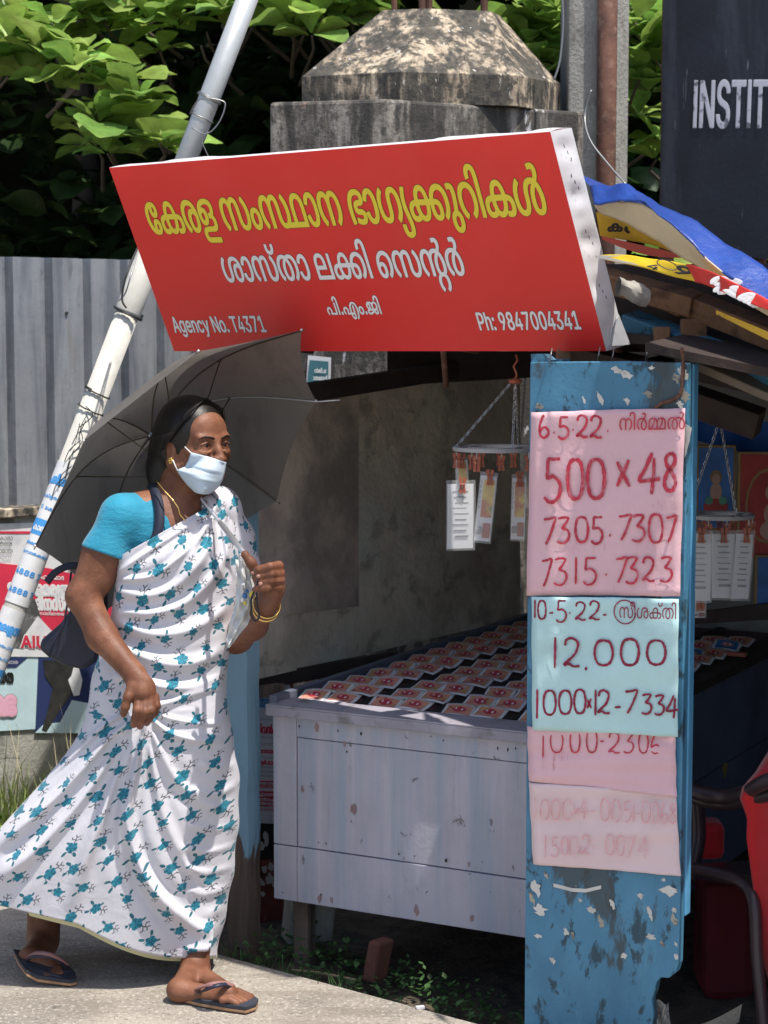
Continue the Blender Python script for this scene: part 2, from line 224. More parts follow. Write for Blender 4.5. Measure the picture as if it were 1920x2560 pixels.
'mj':'939|161,-10 119,0 89,13 59,41 44,69 38,117 45,153 62,183 95,209 137,225 179,232 563,232 635,234 695,241 737,253 773,274 797,303 811,351 811,393 805,417 793,441 773,466 755,478 725,490 689,496 635,491 594,471 573,447 561,423 549,345 548,261 539,258 473,258 466,261 465,267 465,357 457,405 444,435 420,465 389,483 347,496 233,496 197,489 168,477 227,478 257,473 281,465 301,453 324,429 337,399 342,369 337,333 318,291 299,270 281,258 257,247 227,241 173,240 119,253 89,271 70,291 56,315 46,345 45,417 68,471 107,513 137,532 179,550 233,562 317,565 389,556 425,545 461,526 509,486 515,488 533,508 569,537 611,556 671,565 725,563 761,556 808,537 833,520 870,477 883,453 895,417 897,351 889,309 874,279 849,249 808,219 845,191 860,171 871,141 872,99 864,63 851,39 833,19 803,1 761,-10 737,-12 689,-10 653,0 625,15 599,41 585,69 576,105 569,108 467,55 359,13 317,1 245,-10|710,51 737,50 773,61 785,75 794,99 795,129 787,153 761,173 731,180 701,179 677,173 653,160 646,147 645,111 655,81 677,61|183,57 221,55 269,61 353,84 547,165 539,168 491,167 209,166 161,160 143,153 128,141 123,129 122,99 129,81 143,69 161,61|169,303 203,300 233,307 254,327 264,351 265,381 254,405 239,419 209,428 179,430 155,425 125,414 117,405 116,363 125,333 143,313',
'mN':'1062|786,-10 726,7 696,26 670,51 648,87 634,123 622,195 627,273 640,321 658,363 682,405 747,483 738,490 666,493 606,484 559,459 540,439 521,411 508,375 499,315 498,2 420,0 411,3 409,375 403,405 386,441 366,466 336,484 312,491 270,493 234,485 216,477 186,454 168,432 148,399 135,363 129,333 127,279 136,207 155,159 180,118 220,75 243,57 232,39 193,-3 186,-5 144,32 102,81 76,123 56,171 45,213 39,267 39,315 46,369 59,411 76,447 100,483 132,514 174,540 216,557 270,565 324,563 360,556 401,537 436,507 462,476 512,519 546,538 576,550 624,562 666,565 732,563 810,546 846,587 860,615 865,651 859,681 840,706 810,718 768,719 714,711 696,777 720,784 774,791 822,791 864,784 893,771 918,751 936,728 949,693 950,639 938,597 912,555 876,513 878,507 906,485 949,441 991,369 1009,321 1021,261 1021,177 1009,123 998,93 972,51 954,31 930,14 882,-5 834,-11|789,63 834,58 870,67 882,74 896,87 913,111 931,165 932,249 919,315 889,381 868,411 844,435 828,449 816,448 771,399 736,339 723,303 713,255 713,171 724,123 750,84 762,74',
'my':'1035|324,-9 270,1 234,13 175,45 144,70 111,105 83,147 64,189 46,249 39,309 39,357 46,405 63,453 90,493 126,527 168,550 210,562 270,565 306,562 346,549 390,523 444,551 480,562 510,565 558,563 594,556 624,544 654,526 678,503 704,465 721,423 733,363 733,297 720,231 696,171 667,123 609,63 634,57 684,55 726,61 768,74 810,97 832,117 870,165 889,207 901,255 904,345 895,399 882,435 865,471 835,519 900,563 906,561 936,519 968,453 980,417 990,363 993,297 985,231 961,159 925,99 897,69 864,43 810,14 768,0 708,-10 618,-10 564,0 522,13 462,-4 420,-10|357,57 402,55 435,63 396,102 370,135 346,177 322,243 313,303 313,369 321,411 339,459 330,471 300,489 270,496 240,494 216,490 180,471 160,453 142,423 130,387 127,357 127,303 136,249 148,213 165,177 190,141 222,109 282,73 318,62|510,93 522,87 546,102 570,124 601,165 632,231 643,273 646,309 643,387 624,439 606,463 588,478 564,489 534,496 486,490 462,479 442,465 424,441 412,417 399,351 399,315 405,267 428,195 465,135',
'mv':'958|198,-6 168,12 133,42 89,96 69,132 52,174 40,234 40,318 57,390 88,450 114,481 140,504 180,529 222,548 264,559 306,565 378,565 420,559 474,542 522,517 571,474 600,431 620,384 632,324 634,258 625,198 602,138 558,72 570,69 792,69 798,69 801,78 801,546 804,552 810,553 882,552 886,540 886,12 883,0 468,0 442,42 435,60 468,87 498,120 517,150 535,192 544,246 544,300 536,348 523,384 506,414 487,438 462,458 432,475 396,488 366,493 318,493 258,481 222,463 198,445 174,418 155,390 135,336 129,300 129,240 142,180 159,144 184,108 210,82 247,54 217,12',
'mm':'723|63,0 60,9 60,291 66,351 78,399 97,441 141,496 183,526 237,550 303,563 375,565 459,556 501,543 549,520 588,489 615,458 635,423 652,375 658,345 664,255 663,2|281,69 567,70 575,75 574,315 563,369 552,399 531,433 513,451 471,478 453,486 444,483 461,453 472,405 466,339 448,285 423,237 389,189 339,130 282,75|145,75 153,70 175,87 231,133 279,181 323,237 353,285 376,339 385,387 382,435 365,471 351,483 333,491 273,491 237,477 219,463 196,441 180,417 156,357 145,279',
'md':'641|361,-9 319,-3 306,4 325,67 391,59 439,61 463,67 487,79 499,90 508,106 513,130 513,160 506,184 493,203 469,221 439,233 409,239 331,239 322,244 325,307 415,313 445,320 481,342 493,358 501,376 501,424 488,454 451,480 397,492 325,491 277,478 223,444 184,400 155,334 143,280 140,244 144,124 163,16 157,7 91,-3 84,-2 78,10 58,118 52,184 52,250 66,340 77,376 99,424 124,460 152,490 193,521 229,539 283,557 319,563 409,564 475,552 529,526 561,496 584,454 590,430 590,394 579,352 566,328 549,310 503,280 505,273 555,244 585,208 597,178 602,130 595,94 578,58 563,40 529,14 487,-2 451,-9',
'mb':'1306|207,-9 159,5 117,31 85,69 68,99 54,135 44,189 42,267 49,327 61,369 90,429 117,463 147,493 195,526 231,543 279,557 339,565 405,563 465,551 506,531 567,482 597,515 627,538 651,550 699,563 759,565 813,556 855,539 893,513 933,468 957,423 976,363 982,315 982,267 970,195 947,135 909,75 921,70 1137,70 1149,75 1150,549 1161,553 1227,553 1233,550 1234,9 1233,3 1227,0 1197,0 831,0 818,3 787,51 788,57 845,123 874,177 886,213 892,249 892,333 873,399 861,423 838,453 795,483 747,493 705,491 669,477 642,453 626,429 612,381 607,327 606,3 597,0 525,0 522,9 521,333 509,405 489,443 471,461 447,477 399,491 345,493 309,490 267,478 243,466 207,442 182,417 157,381 133,321 129,297 135,295 177,315 231,328 261,328 315,317 351,297 371,279 394,243 406,207 409,153 405,117 394,81 367,39 327,7 297,-4 255,-11|208,63 249,58 285,68 310,93 323,123 325,177 315,213 307,225 285,244 243,257 207,256 171,244 125,213 128,165 145,117 171,84',
'mT':'563|227,-9 167,0 125,12 77,30 24,57 26,69 65,121 143,86 209,67 275,60 317,60 359,66 407,86 431,112 439,141 439,171 433,195 413,219 383,233 317,244 197,248 143,259 101,277 68,303 45,339 36,375 38,435 50,471 75,507 101,526 137,545 173,556 215,563 329,563 383,556 431,544 497,519 532,501 528,489 491,437 485,436 407,472 359,485 293,493 215,490 191,484 161,471 135,447 122,411 123,381 130,363 155,338 191,324 245,318 353,316 389,311 419,304 454,291 491,263 516,225 528,171 525,129 517,99 497,63 473,37 435,15 401,1 341,-10',
'mZ':'1198|468,-9 426,1 402,12 378,28 354,52 334,81 316,123 303,195 304,261 315,315 326,345 344,381 369,417 408,457 438,483 434,489 396,496 330,496 288,489 252,477 219,459 189,435 168,409 148,375 135,339 129,303 129,243 136,201 154,153 173,123 198,94 245,57 247,51 205,-3 198,-6 144,31 99,81 65,141 47,195 39,261 39,297 45,345 62,399 88,447 133,495 180,526 240,551 300,563 372,565 414,562 468,549 516,528 606,555 702,565 816,562 936,536 979,585 997,621 1000,663 992,687 968,711 948,718 900,719 852,710 844,723 831,771 834,778 894,790 954,791 996,785 1026,773 1050,755 1077,717 1088,675 1087,639 1081,615 1057,567 1003,501 1062,455 1100,411 1128,363 1147,309 1159,237 1154,159 1141,111 1112,57 1090,33 1062,12 1020,-4 990,-10 942,-11 900,-5 864,6 828,30 798,63 772,117 761,171 760,255 771,309 790,357 822,410 871,471 870,477 792,491 708,493 654,490 594,477 595,471 636,429 666,387 679,363 698,315 709,261 710,195 704,147 691,105 660,52 636,28 612,12 588,1 546,-9 522,-12|473,63 498,58 534,60 576,78 602,111 619,165 622,201 620,261 608,315 577,381 534,433 522,443 510,442 454,399 419,351 400,303 394,273 391,237 393,177 406,123 424,93 438,79|925,63 948,58 984,60 1008,68 1026,80 1046,105 1057,129 1069,183 1069,249 1063,285 1050,327 1016,387 978,425 948,444 911,405 884,363 867,327 849,255 849,171 861,123 873,99 888,82',
'mI':'228|76,0 71,9 71,579 65,645 58,675 46,704 30,729 12,747 -14,761 -16,759 -6,717 -6,693 -12,663 -30,627 -50,606 -80,588 -134,577 -158,577 -188,582 -218,593 -255,621 -280,663 -286,693 -286,723 -273,765 -242,803 -218,819 -188,832 -134,841 -38,838 28,819 58,803 92,777 113,753 126,729 137,705 149,657 156,579 157,9 154,0|-176,651 -158,646 -122,647 -104,654 -89,669 -78,693 -77,723 -85,753 -104,777 -134,778 -158,772 -182,759 -200,740 -208,717 -208,693 -194,664',
'mo':'757|204,-9 168,0 128,21 94,51 66,94 52,129 40,183 39,249 45,303 70,375 99,423 132,460 180,497 234,526 282,544 330,556 390,563 474,565 528,562 588,549 630,531 660,511 684,483 703,441 704,381 690,339 660,304 618,279 624,271 673,243 697,213 709,189 716,159 716,117 710,87 696,58 675,33 648,13 618,0 564,-10 504,-10 444,0 442,9 452,45 462,66 510,60 558,60 582,66 612,85 624,105 631,135 631,153 619,189 604,207 576,226 558,233 516,239 474,240 467,243 466,249 468,305 474,310 528,312 558,319 594,337 613,363 619,381 619,411 607,441 590,459 570,472 540,484 468,493 396,491 354,485 276,461 219,429 186,400 160,369 131,309 132,296 180,317 234,328 258,328 312,317 348,298 372,275 392,243 403,213 406,183 404,123 392,81 370,45 342,18 312,1 252,-11|205,63 246,58 282,68 307,93 320,123 325,171 312,213 304,225 282,244 246,257 216,257 174,246 132,221 121,207 125,165 142,117 168,84',
'mh':'1190|989,-6 943,54 973,78 1009,114 1031,144 1044,174 1056,210 1062,252 1062,288 1055,336 1032,396 995,445 971,463 935,481 881,493 827,493 803,488 749,469 714,444 686,414 671,389 656,354 644,288 645,234 656,186 668,156 686,126 717,90 753,60 750,48 719,1 329,0 304,42 301,54 324,84 337,114 342,156 336,204 323,232 305,253 269,271 251,274 209,274 179,265 144,240 124,210 116,174 116,150 122,120 141,84 170,54 171,48 139,6 131,-3 125,-3 105,12 71,50 49,84 33,138 34,198 46,240 65,272 101,307 143,331 203,344 263,344 317,331 359,308 396,270 415,234 426,192 426,150 421,126 414,102 398,72 401,69 629,70 579,156 561,210 555,246 555,306 561,348 573,390 593,431 618,468 647,496 707,535 785,560 821,565 893,565 977,547 1025,525 1067,494 1091,468 1115,432 1129,402 1146,342 1149,306 1147,228 1139,186 1122,138 1103,102 1073,61 1025,15',
'mQ':'1647|1254,-199 1188,-187 1144,-174 1140,-168 1144,-156 1164,-107 1170,-104 1230,-121 1272,-127 1344,-127 1398,-116 1452,-91 1490,-54 1514,-12 1531,54 1532,114 1524,168 1501,222 1471,258 1440,280 1433,276 1435,186 1417,108 1399,72 1381,48 1350,21 1320,5 1278,-7 1194,-10 1170,-7 1134,5 1104,23 1078,48 1061,72 1048,102 1036,150 1036,198 1042,228 1066,282 1104,324 1134,344 1170,361 1248,379 1320,384 1298,420 1272,446 1224,475 1188,487 1146,493 1092,493 1062,487 1014,469 990,452 970,432 953,402 939,348 934,276 934,6 930,0 858,-1 852,0 849,6 847,342 841,378 831,408 816,435 796,456 756,482 714,494 678,499 635,498 637,492 666,470 684,450 698,426 708,390 709,348 696,312 670,282 634,258 637,252 679,228 696,210 710,186 721,150 721,132 709,78 686,42 666,23 630,3 594,-7 558,-10 486,-8 426,10 378,43 341,90 316,150 307,210 310,294 329,360 340,384 366,424 384,447 431,492 426,494 354,496 318,493 270,482 240,469 204,446 177,420 147,372 136,342 129,300 129,240 136,198 159,144 184,108 210,82 247,54 204,-3 198,-6 186,0 133,42 101,78 78,114 52,174 40,234 39,300 45,348 58,390 82,438 123,486 156,511 198,534 234,548 324,565 408,565 456,559 522,543 582,559 630,565 708,565 768,553 815,534 858,504 894,470 924,499 966,529 990,541 1044,559 1086,565 1146,565 1218,554 1283,528 1326,499 1352,474 1380,438 1416,368 1452,355 1488,337 1522,312 1552,282 1578,246 1598,204 1615,144 1618,108 1615,30 1598,-30 1567,-90 1530,-130 1482,-162 1416,-188 1332,-200|493,60 528,55 576,58 612,76 624,90 632,108 637,126 636,150 627,174 612,193 594,204 570,212 504,217 499,228 499,276 504,286 558,291 582,298 600,309 613,324 625,354 625,378 619,408 612,422 588,448 564,463 534,474 522,470 492,452 451,414 426,377 405,330 395,294 391,258 393,186 400,156 412,126 433,96 456,75|1203,60 1248,59 1272,64 1296,76 1326,108 1344,150 1352,204 1352,252 1346,306 1320,313 1278,313 1218,302 1176,283 1143,252 1127,216 1123,150 1133,114 1146,93 1164,76 1182,65',
'mV':'1368|207,-9 159,5 117,31 85,69 68,99 54,135 44,189 42,267 49,327 61,369 90,429 117,463 147,493 195,526 231,543 279,557 339,565 405,563 465,551 506,531 567,482 604,519 639,543 675,556 723,565 783,563 831,550 877,519 909,482 915,482 942,513 975,538 999,550 1047,563 1101,565 1137,562 1179,550 1215,532 1251,503 1269,483 1307,417 1325,345 1327,255 1318,195 1307,159 1287,117 1264,81 1234,45 1179,-4 1169,-3 1123,51 1192,123 1223,183 1234,219 1240,261 1240,321 1234,357 1211,417 1195,441 1171,465 1149,479 1119,490 1095,493 1053,491 1017,478 993,459 972,429 962,399 955,351 954,279 954,9 951,0 945,0 879,0 870,3 868,363 856,423 839,453 819,472 795,485 771,491 705,490 675,478 657,466 638,447 625,423 614,387 610,351 610,9 609,2 597,0 531,0 522,3 521,345 514,393 502,423 491,441 471,461 453,473 429,484 393,491 339,493 309,490 267,478 243,466 205,441 169,399 138,339 129,297 135,295 195,321 237,328 291,323 339,305 371,279 394,243 407,201 409,147 394,81 377,51 345,18 315,1 273,-10|208,63 249,58 285,68 310,93 323,123 325,177 315,213 307,225 285,244 243,257 207,256 171,244 125,213 128,165 145,117 171,84',
'mO':'1259|204,-9 168,0 128,21 94,51 66,94 52,129 40,183 39,249 45,303 70,375 99,423 132,460 180,497 234,526 282,544 330,556 390,563 474,565 528,562 588,549 630,531 660,511 684,483 703,441 704,381 690,339 660,304 618,279 624,271 673,243 697,213 709,189 716,159 716,117 710,87 696,58 675,33 648,13 618,0 564,-10 504,-10 444,0 442,9 452,45 462,66 510,60 558,60 582,66 612,85 624,105 631,135 631,153 619,189 604,207 576,226 558,233 516,239 474,240 467,243 466,249 468,305 474,310 528,312 558,319 594,337 613,363 619,381 619,411 607,441 590,459 570,472 540,484 468,493 396,491 354,485 276,461 219,429 186,400 160,369 131,309 132,296 180,317 234,328 258,328 312,317 348,298 372,275 392,243 403,213 406,183 404,123 392,81 370,45 342,18 312,1 252,-11|948,-10 894,5 843,39 803,87 785,123 772,165 786,172 858,183 884,117 906,88 924,73 948,62 978,58 1014,60 1050,73 1069,87 1094,117 1118,177 1129,255 1129,303 1123,357 1105,417 1088,447 1056,478 1026,491 978,496 936,483 900,451 881,423 858,371 778,387 784,417 801,453 825,489 855,519 894,544 948,562 1008,565 1044,562 1086,549 1116,532 1160,489 1176,465 1195,423 1213,345 1216,255 1207,177 1183,105 1153,57 1120,27 1074,1 1026,-10|205,63 246,58 282,68 307,93 320,123 325,171 312,213 304,225 282,244 246,257 216,257 174,246 132,221 121,207 125,165 142,117 168,84',
'm1':'1891|906,-10 858,1 822,18 786,48 762,81 742,129 735,171 730,351 721,417 708,447 694,465 678,479 648,491 588,491 558,479 528,452 507,411 499,357 498,2 420,0 411,3 409,375 403,405 386,441 366,466 336,484 312,491 270,493 234,485 216,477 186,454 168,432 148,399 135,363 129,333 127,273 130,237 142,189 161,147 180,118 220,75 243,57 232,39 193,-3 186,-5 150,26 102,81 70,135 46,207 39,267 40,333 51,387 70,435 100,483 132,514 168,538 216,557 276,565 324,563 354,557 396,538 456,480 492,520 540,550 588,563 636,565 672,562 713,549 756,520 786,482 806,435 817,369 820,201 832,135 850,99 870,80 894,67 930,60 978,62 1008,73 1026,84 1050,108 1064,129 1088,189 1094,231 1094,297 1082,363 1068,398 1046,435 1026,460 981,501 980,507 1026,561 1032,563 1074,527 1123,471 1152,421 1172,363 1183,303 1183,225 1177,183 1165,141 1132,75 1140,70 1326,70 1334,75 1335,327 1347,411 1367,459 1392,493 1428,525 1464,544 1524,562 1596,565 1656,557 1698,544 1740,520 1782,479 1801,447 1819,393 1827,333 1827,9 1824,0 1032,0 966,-11|1421,75 1434,70 1740,71 1743,81 1741,321 1728,393 1712,429 1699,447 1679,465 1644,484 1590,493 1542,491 1518,484 1494,473 1461,447 1439,411 1425,357 1420,309',
'm2':'243|9,-268 -39,-256 -63,-245 -93,-223 -111,-203 -136,-153 -143,-111 -143,-81 -141,-63 -135,-60 -57,-66 -53,-123 -45,-152 -27,-178 9,-196 57,-199 93,-192 117,-178 136,-153 148,-105 142,-39 61,183 48,243 46,333 59,405 84,483 117,549 129,553 195,553 206,549 162,459 145,405 133,339 133,273 150,189 209,33 227,-27 233,-69 233,-123 226,-159 213,-189 195,-214 165,-238 105,-263 63,-269',
'm3':'1506|179,-10 131,0 95,19 71,40 50,69 33,123 32,159 38,201 51,231 83,269 113,291 143,304 209,321 287,328 314,429 353,491 395,529 425,546 455,557 515,565 563,563 599,555 641,537 673,513 696,489 727,435 745,381 753,333 761,328 833,328 845,331 878,411 918,465 977,514 1007,531 1055,550 1121,563 1187,565 1229,562 1301,543 1355,514 1374,501 1417,453 1435,423 1452,381 1465,315 1465,243 1458,195 1447,159 1421,105 1386,57 1361,31 1307,-6 1268,39 1260,51 1262,57 1293,81 1325,112 1351,153 1368,195 1377,261 1375,309 1369,345 1356,381 1337,414 1314,441 1289,460 1235,484 1205,491 1145,493 1073,479 1013,447 986,423 965,397 943,363 931,333 941,328 1037,323 1091,311 1139,286 1159,267 1176,243 1188,219 1195,189 1198,153 1194,105 1187,82 1169,51 1139,19 1120,9 1073,-7 1007,-11 965,-4 911,19 875,52 859,75 843,111 832,159 830,255 767,258 757,255 743,165 714,93 677,43 647,20 611,2 545,-11 491,-10 437,2 377,34 323,7 281,-5 239,-11|1008,57 1037,55 1061,60 1085,72 1106,99 1116,135 1111,183 1098,213 1067,239 1019,253 977,257 917,257 912,237 914,159 928,111 939,93 959,74 983,62|180,63 209,58 257,61 299,74 328,93 297,177 287,255 263,256 209,250 173,237 143,217 123,189 117,147 127,105 149,78|480,63 533,58 575,66 599,78 621,99 648,141 666,207 668,255 659,258 563,258 383,258 374,255 381,189 393,147 404,123 437,84 455,72|377,333 389,328 665,329 665,351 654,399 641,429 625,453 597,477 563,491 509,496 461,484 425,460 399,423 381,369',
'm4':'1223|906,-10 858,1 810,26 778,57 753,99 742,129 735,171 730,351 722,411 704,453 688,471 671,483 630,493 582,490 546,472 528,452 514,429 503,393 499,357 499,9 498,3 492,0 420,0 411,3 409,375 396,423 367,465 348,478 318,490 288,493 252,490 216,477 186,454 165,429 148,399 135,363 127,309 129,249 136,207 155,159 180,118 220,75 243,57 242,51 210,13 192,-3 186,-5 144,32 102,81 70,135 52,183 40,243 39,315 46,369 62,417 76,447 100,483 132,514 180,544 234,561 306,565 360,555 402,533 456,480 490,519 510,533 558,556 588,563 642,565 672,562 708,551 732,538 763,513 792,471 806,435 817,369 820,201 831,141 843,111 870,80 894,67 930,60 972,61 996,68 1020,80 1057,117 1082,171 1094,231 1093,315 1075,381 1057,417 1032,453 981,501 982,513 1020,556 1032,563 1074,527 1104,495 1135,453 1159,405 1172,363 1183,303 1183,231 1177,183 1158,123 1135,81 1111,51 1080,25 1050,8 1008,-5 966,-11|1056,596 1020,608 990,625 966,648 951,669 940,693 931,735 933,789 942,815 996,808 1013,801 1009,765 1012,723 1026,694 1047,675 1062,667 1092,660 1134,660 1167,669 1192,687 1207,711 1214,741 1212,802 1278,816 1286,807 1292,765 1291,723 1278,681 1260,651 1224,619 1182,600 1134,592',
'm5':'1061|678,-329 628,-280 605,-244 587,-184 585,-130 592,-88 618,-34 648,-1 693,32 669,56 652,80 634,122 622,194 622,236 633,302 652,350 682,404 746,482 745,488 714,492 660,492 606,484 558,458 527,422 509,380 501,332 499,8 498,2 492,0 420,-1 411,2 410,350 403,404 391,434 360,471 324,489 306,492 246,489 216,476 192,459 168,432 148,398 131,344 127,302 130,236 142,188 155,158 196,98 243,56 242,50 198,0 186,-4 117,62 87,104 65,146 51,188 41,242 39,314 52,392 82,458 126,508 156,531 198,551 234,561 264,564 318,564 360,556 390,543 411,530 432,513 462,476 504,513 541,536 618,561 720,564 750,561 810,546 847,590 860,614 865,656 859,680 842,704 816,717 756,718 714,712 695,776 714,783 762,790 840,789 870,782 894,770 932,734 944,710 951,686 952,656 948,626 937,596 924,572 876,512 934,458 966,416 992,368 1015,296 1022,242 1022,200 1010,122 998,92 979,62 935,20 972,-8 984,-23 999,-46 1015,-82 1023,-124 1022,-172 1016,-208 1002,-244 979,-280 936,-324 924,-334 918,-332 874,-286 914,-244 938,-196 943,-172 943,-130 927,-76 913,-52 894,-32 858,-13 828,-7 786,-7 750,-14 726,-26 702,-47 681,-76 670,-106 664,-160 676,-214 696,-246 733,-286 690,-332 684,-334|791,62 846,59 870,67 888,78 913,110 925,140 931,170 932,248 919,314 889,380 846,435 828,449 822,451 816,448 766,392 731,326 712,254 713,170 725,122 742,92 756,78',
'm6':'1240|63,0 60,9 60,291 68,363 85,417 104,453 139,495 183,526 237,550 303,563 381,565 453,557 495,544 549,514 580,489 621,438 652,483 687,514 723,537 777,556 843,565 927,563 975,556 1029,539 1083,508 1121,471 1149,429 1167,381 1180,291 1179,2|281,69 567,70 575,75 574,315 563,369 552,399 531,433 513,451 471,478 453,486 444,483 461,453 472,405 466,339 448,285 423,237 389,189 339,130 282,75|798,69 1083,70 1091,75 1090,315 1079,369 1068,399 1047,433 1029,451 999,473 963,486 961,483 982,441 988,417 988,369 982,333 970,297 947,249 916,201 867,142 800,75|145,75 153,70 175,87 231,133 279,181 323,237 353,285 376,339 385,387 382,435 365,471 351,483 333,491 273,491 237,477 219,463 196,441 180,417 156,357 145,279|664,75 669,70 699,91 783,168 831,225 870,285 893,339 901,381 898,441 881,471 867,484 849,491 807,493 783,489 759,479 729,457 697,417 679,375 666,315',
'm7':'244|215,-183 173,-172 143,-159 116,-140 81,-98 64,-62 51,-20 44,40 44,100 56,220 81,334 111,430 155,542 161,552 167,552 245,552 246,544 235,520 183,382 147,244 132,124 134,10 142,-26 155,-55 168,-74 191,-92 221,-105 251,-111 299,-111 323,-107 332,-110 341,-176 293,-184',
'm8':'1038|179,-10 131,0 101,15 72,39 53,64 38,99 32,141 34,183 45,219 59,242 83,269 131,299 185,317 287,328 314,429 345,483 396,531 455,557 509,565 563,563 611,551 647,533 683,504 713,464 738,405 755,330 863,316 928,291 953,274 972,255 991,225 999,201 1005,165 1003,117 996,87 984,63 965,36 947,19 929,8 893,-4 851,-11 803,-11 749,-5 733,3 749,63 755,65 785,60 833,58 875,68 893,79 905,93 913,111 919,135 919,165 913,189 905,204 885,225 845,245 767,256 759,255 754,243 750,195 738,147 707,81 683,49 663,33 611,2 545,-11 491,-10 437,2 377,34 323,7 281,-5 239,-11|180,63 209,58 257,61 299,74 328,93 297,177 287,255 263,256 209,250 173,237 143,217 123,189 117,147 127,105 149,78|480,63 533,58 575,66 599,78 621,99 648,141 666,207 668,255 659,258 563,258 383,258 374,255 381,189 393,147 404,123 437,84 455,72|377,333 389,328 665,329 665,351 654,399 641,429 625,453 597,477 563,491 509,496 461,484 425,460 399,423 381,369|875,595 839,606 815,619 785,643 766,669 753,699 746,735 746,771 755,813 761,816 779,814 828,801 824,771 826,729 837,699 857,678 875,668 905,660 965,663 1001,679 1020,705 1029,741 1025,801 1043,808 1097,815 1104,795 1107,765 1104,711 1080,657 1049,625 1001,601 971,594 905,592',
'm9':'1759|474,-10 414,6 384,24 355,51 334,81 316,123 303,195 304,261 316,315 327,345 346,381 375,423 438,483 432,490 396,496 330,496 288,489 252,477 222,461 195,441 172,417 148,375 135,339 129,303 129,243 136,201 154,153 173,123 198,94 245,57 247,51 204,-4 192,-4 174,7 118,57 80,111 52,177 41,231 40,315 57,387 88,447 120,484 150,508 186,531 258,556 330,565 414,561 462,550 510,533 558,551 606,562 648,565 714,562 762,551 804,532 834,511 876,468 930,514 960,534 996,550 1056,563 1128,565 1170,562 1218,551 1260,534 1302,550 1356,562 1446,565 1512,557 1566,538 1626,502 1670,453 1688,423 1705,381 1718,315 1718,243 1711,195 1700,159 1662,87 1638,55 1596,17 1560,-6 1512,51 1514,57 1548,82 1572,106 1608,160 1621,195 1628,231 1628,315 1616,363 1591,411 1566,442 1524,472 1494,485 1440,496 1374,496 1332,489 1331,483 1369,447 1398,410 1436,339 1447,303 1454,255 1454,183 1448,147 1441,117 1422,75 1399,45 1378,27 1350,8 1314,-4 1272,-11 1236,-11 1194,-5 1158,6 1128,24 1104,46 1086,69 1067,105 1054,147 1049,183 1048,249 1053,285 1072,345 1115,417 1155,459 1184,483 1183,489 1140,496 1080,496 1044,490 1014,479 990,465 958,435 934,387 922,327 921,3 912,0 846,0 836,3 835,9 835,321 829,363 817,405 786,451 738,483 684,496 630,496 588,490 580,483 615,453 650,411 679,363 698,315 709,261 711,231 709,177 698,123 668,63 648,37 617,15 588,0 546,-10|473,63 498,58 534,60 576,78 602,111 619,165 622,201 620,261 608,315 577,381 532,435 516,448 504,450 474,427 453,405 431,375 413,339 394,273 391,237 393,177 406,123 424,93 438,79|1217,63 1242,58 1278,60 1313,75 1328,87 1346,111 1363,159 1366,255 1351,327 1321,387 1294,423 1275,441 1260,453 1254,454 1227,435 1192,399 1155,333 1139,273 1137,183 1149,129 1176,85 1194,72',
'm ':'260|',
'lA':'1413|58,4 585,1470 598,1486 790,1488 816,1482 1072,786 1354,18 1354,2 1186,0 1158,6 1022,390 1007,414 994,416 406,415 392,402 255,6 238,0|463,582 946,582 949,594 766,1125 708,1314 706,1319 694,1307 612,1038 463,606',
'lg':'1256|518,-438 410,-415 302,-367 208,-292 156,-220 162,-208 290,-126 302,-128 362,-198 410,-235 494,-272 590,-285 674,-282 794,-245 859,-196 905,-112 919,-4 918,200 897,200 842,122 794,79 722,39 674,26 554,17 470,28 386,55 302,103 230,170 190,224 131,356 104,524 107,656 126,752 168,872 239,980 326,1056 422,1105 530,1129 638,1129 710,1114 806,1061 851,1016 902,944 914,939 923,956 926,1113 1070,1118 1095,1112 1096,-76 1074,-184 1052,-232 1010,-294 945,-352 878,-390 770,-426 698,-438|520,188 590,178 674,183 770,219 830,269 858,308 892,380 906,428 919,524 919,608 904,716 880,788 846,848 806,898 734,945 674,963 566,970 482,947 434,920 392,884 347,824 311,740 296,680 287,620 288,512 321,368 361,296 410,242 458,210',
'le':'1194|542,-18 482,-8 386,26 278,99 194,201 131,342 104,498 104,594 117,702 157,834 194,905 242,971 290,1019 374,1077 506,1122 578,1131 674,1127 746,1114 818,1089 926,1019 977,966 1025,894 1072,774 1087,690 1091,594 1096,510 1082,495 314,495 290,488 287,462 311,354 361,258 446,182 530,147 602,135 662,135 758,158 842,212 902,302 938,298 1070,258 1050,198 1010,138 950,77 876,30 806,1 710,-20|288,654 314,648 902,648 908,654 906,690 880,786 857,834 821,882 758,934 662,968 578,971 482,948 412,906 346,834 310,762',
'ln':'1210|164,1 158,18 158,1098 164,1114 308,1116 327,1110 332,930 394,1014 452,1066 524,1104 608,1127 704,1131 800,1115 884,1078 937,1038 1006,942 1042,834 1054,690 1054,342 1053,6 1028,0 870,6 869,738 850,822 812,887 740,945 656,968 572,968 524,956 452,920 399,870 363,810 343,738 336,6 320,0',
'lc':'1170|542,-20 446,0 338,53 251,126 189,210 131,342 107,462 104,606 131,762 187,894 227,954 278,1007 386,1081 458,1110 518,1124 590,1131 710,1124 818,1092 914,1038 986,971 1024,918 1058,846 1059,822 902,778 889,786 844,870 806,908 746,945 662,968 602,971 506,954 458,933 385,870 345,810 311,726 288,606 287,510 311,378 334,318 369,258 422,200 459,174 530,145 602,135 686,144 734,158 782,182 832,222 867,270 902,338 1063,294 1062,270 1041,222 986,138 938,87 866,38 818,14 734,-11 650,-23',
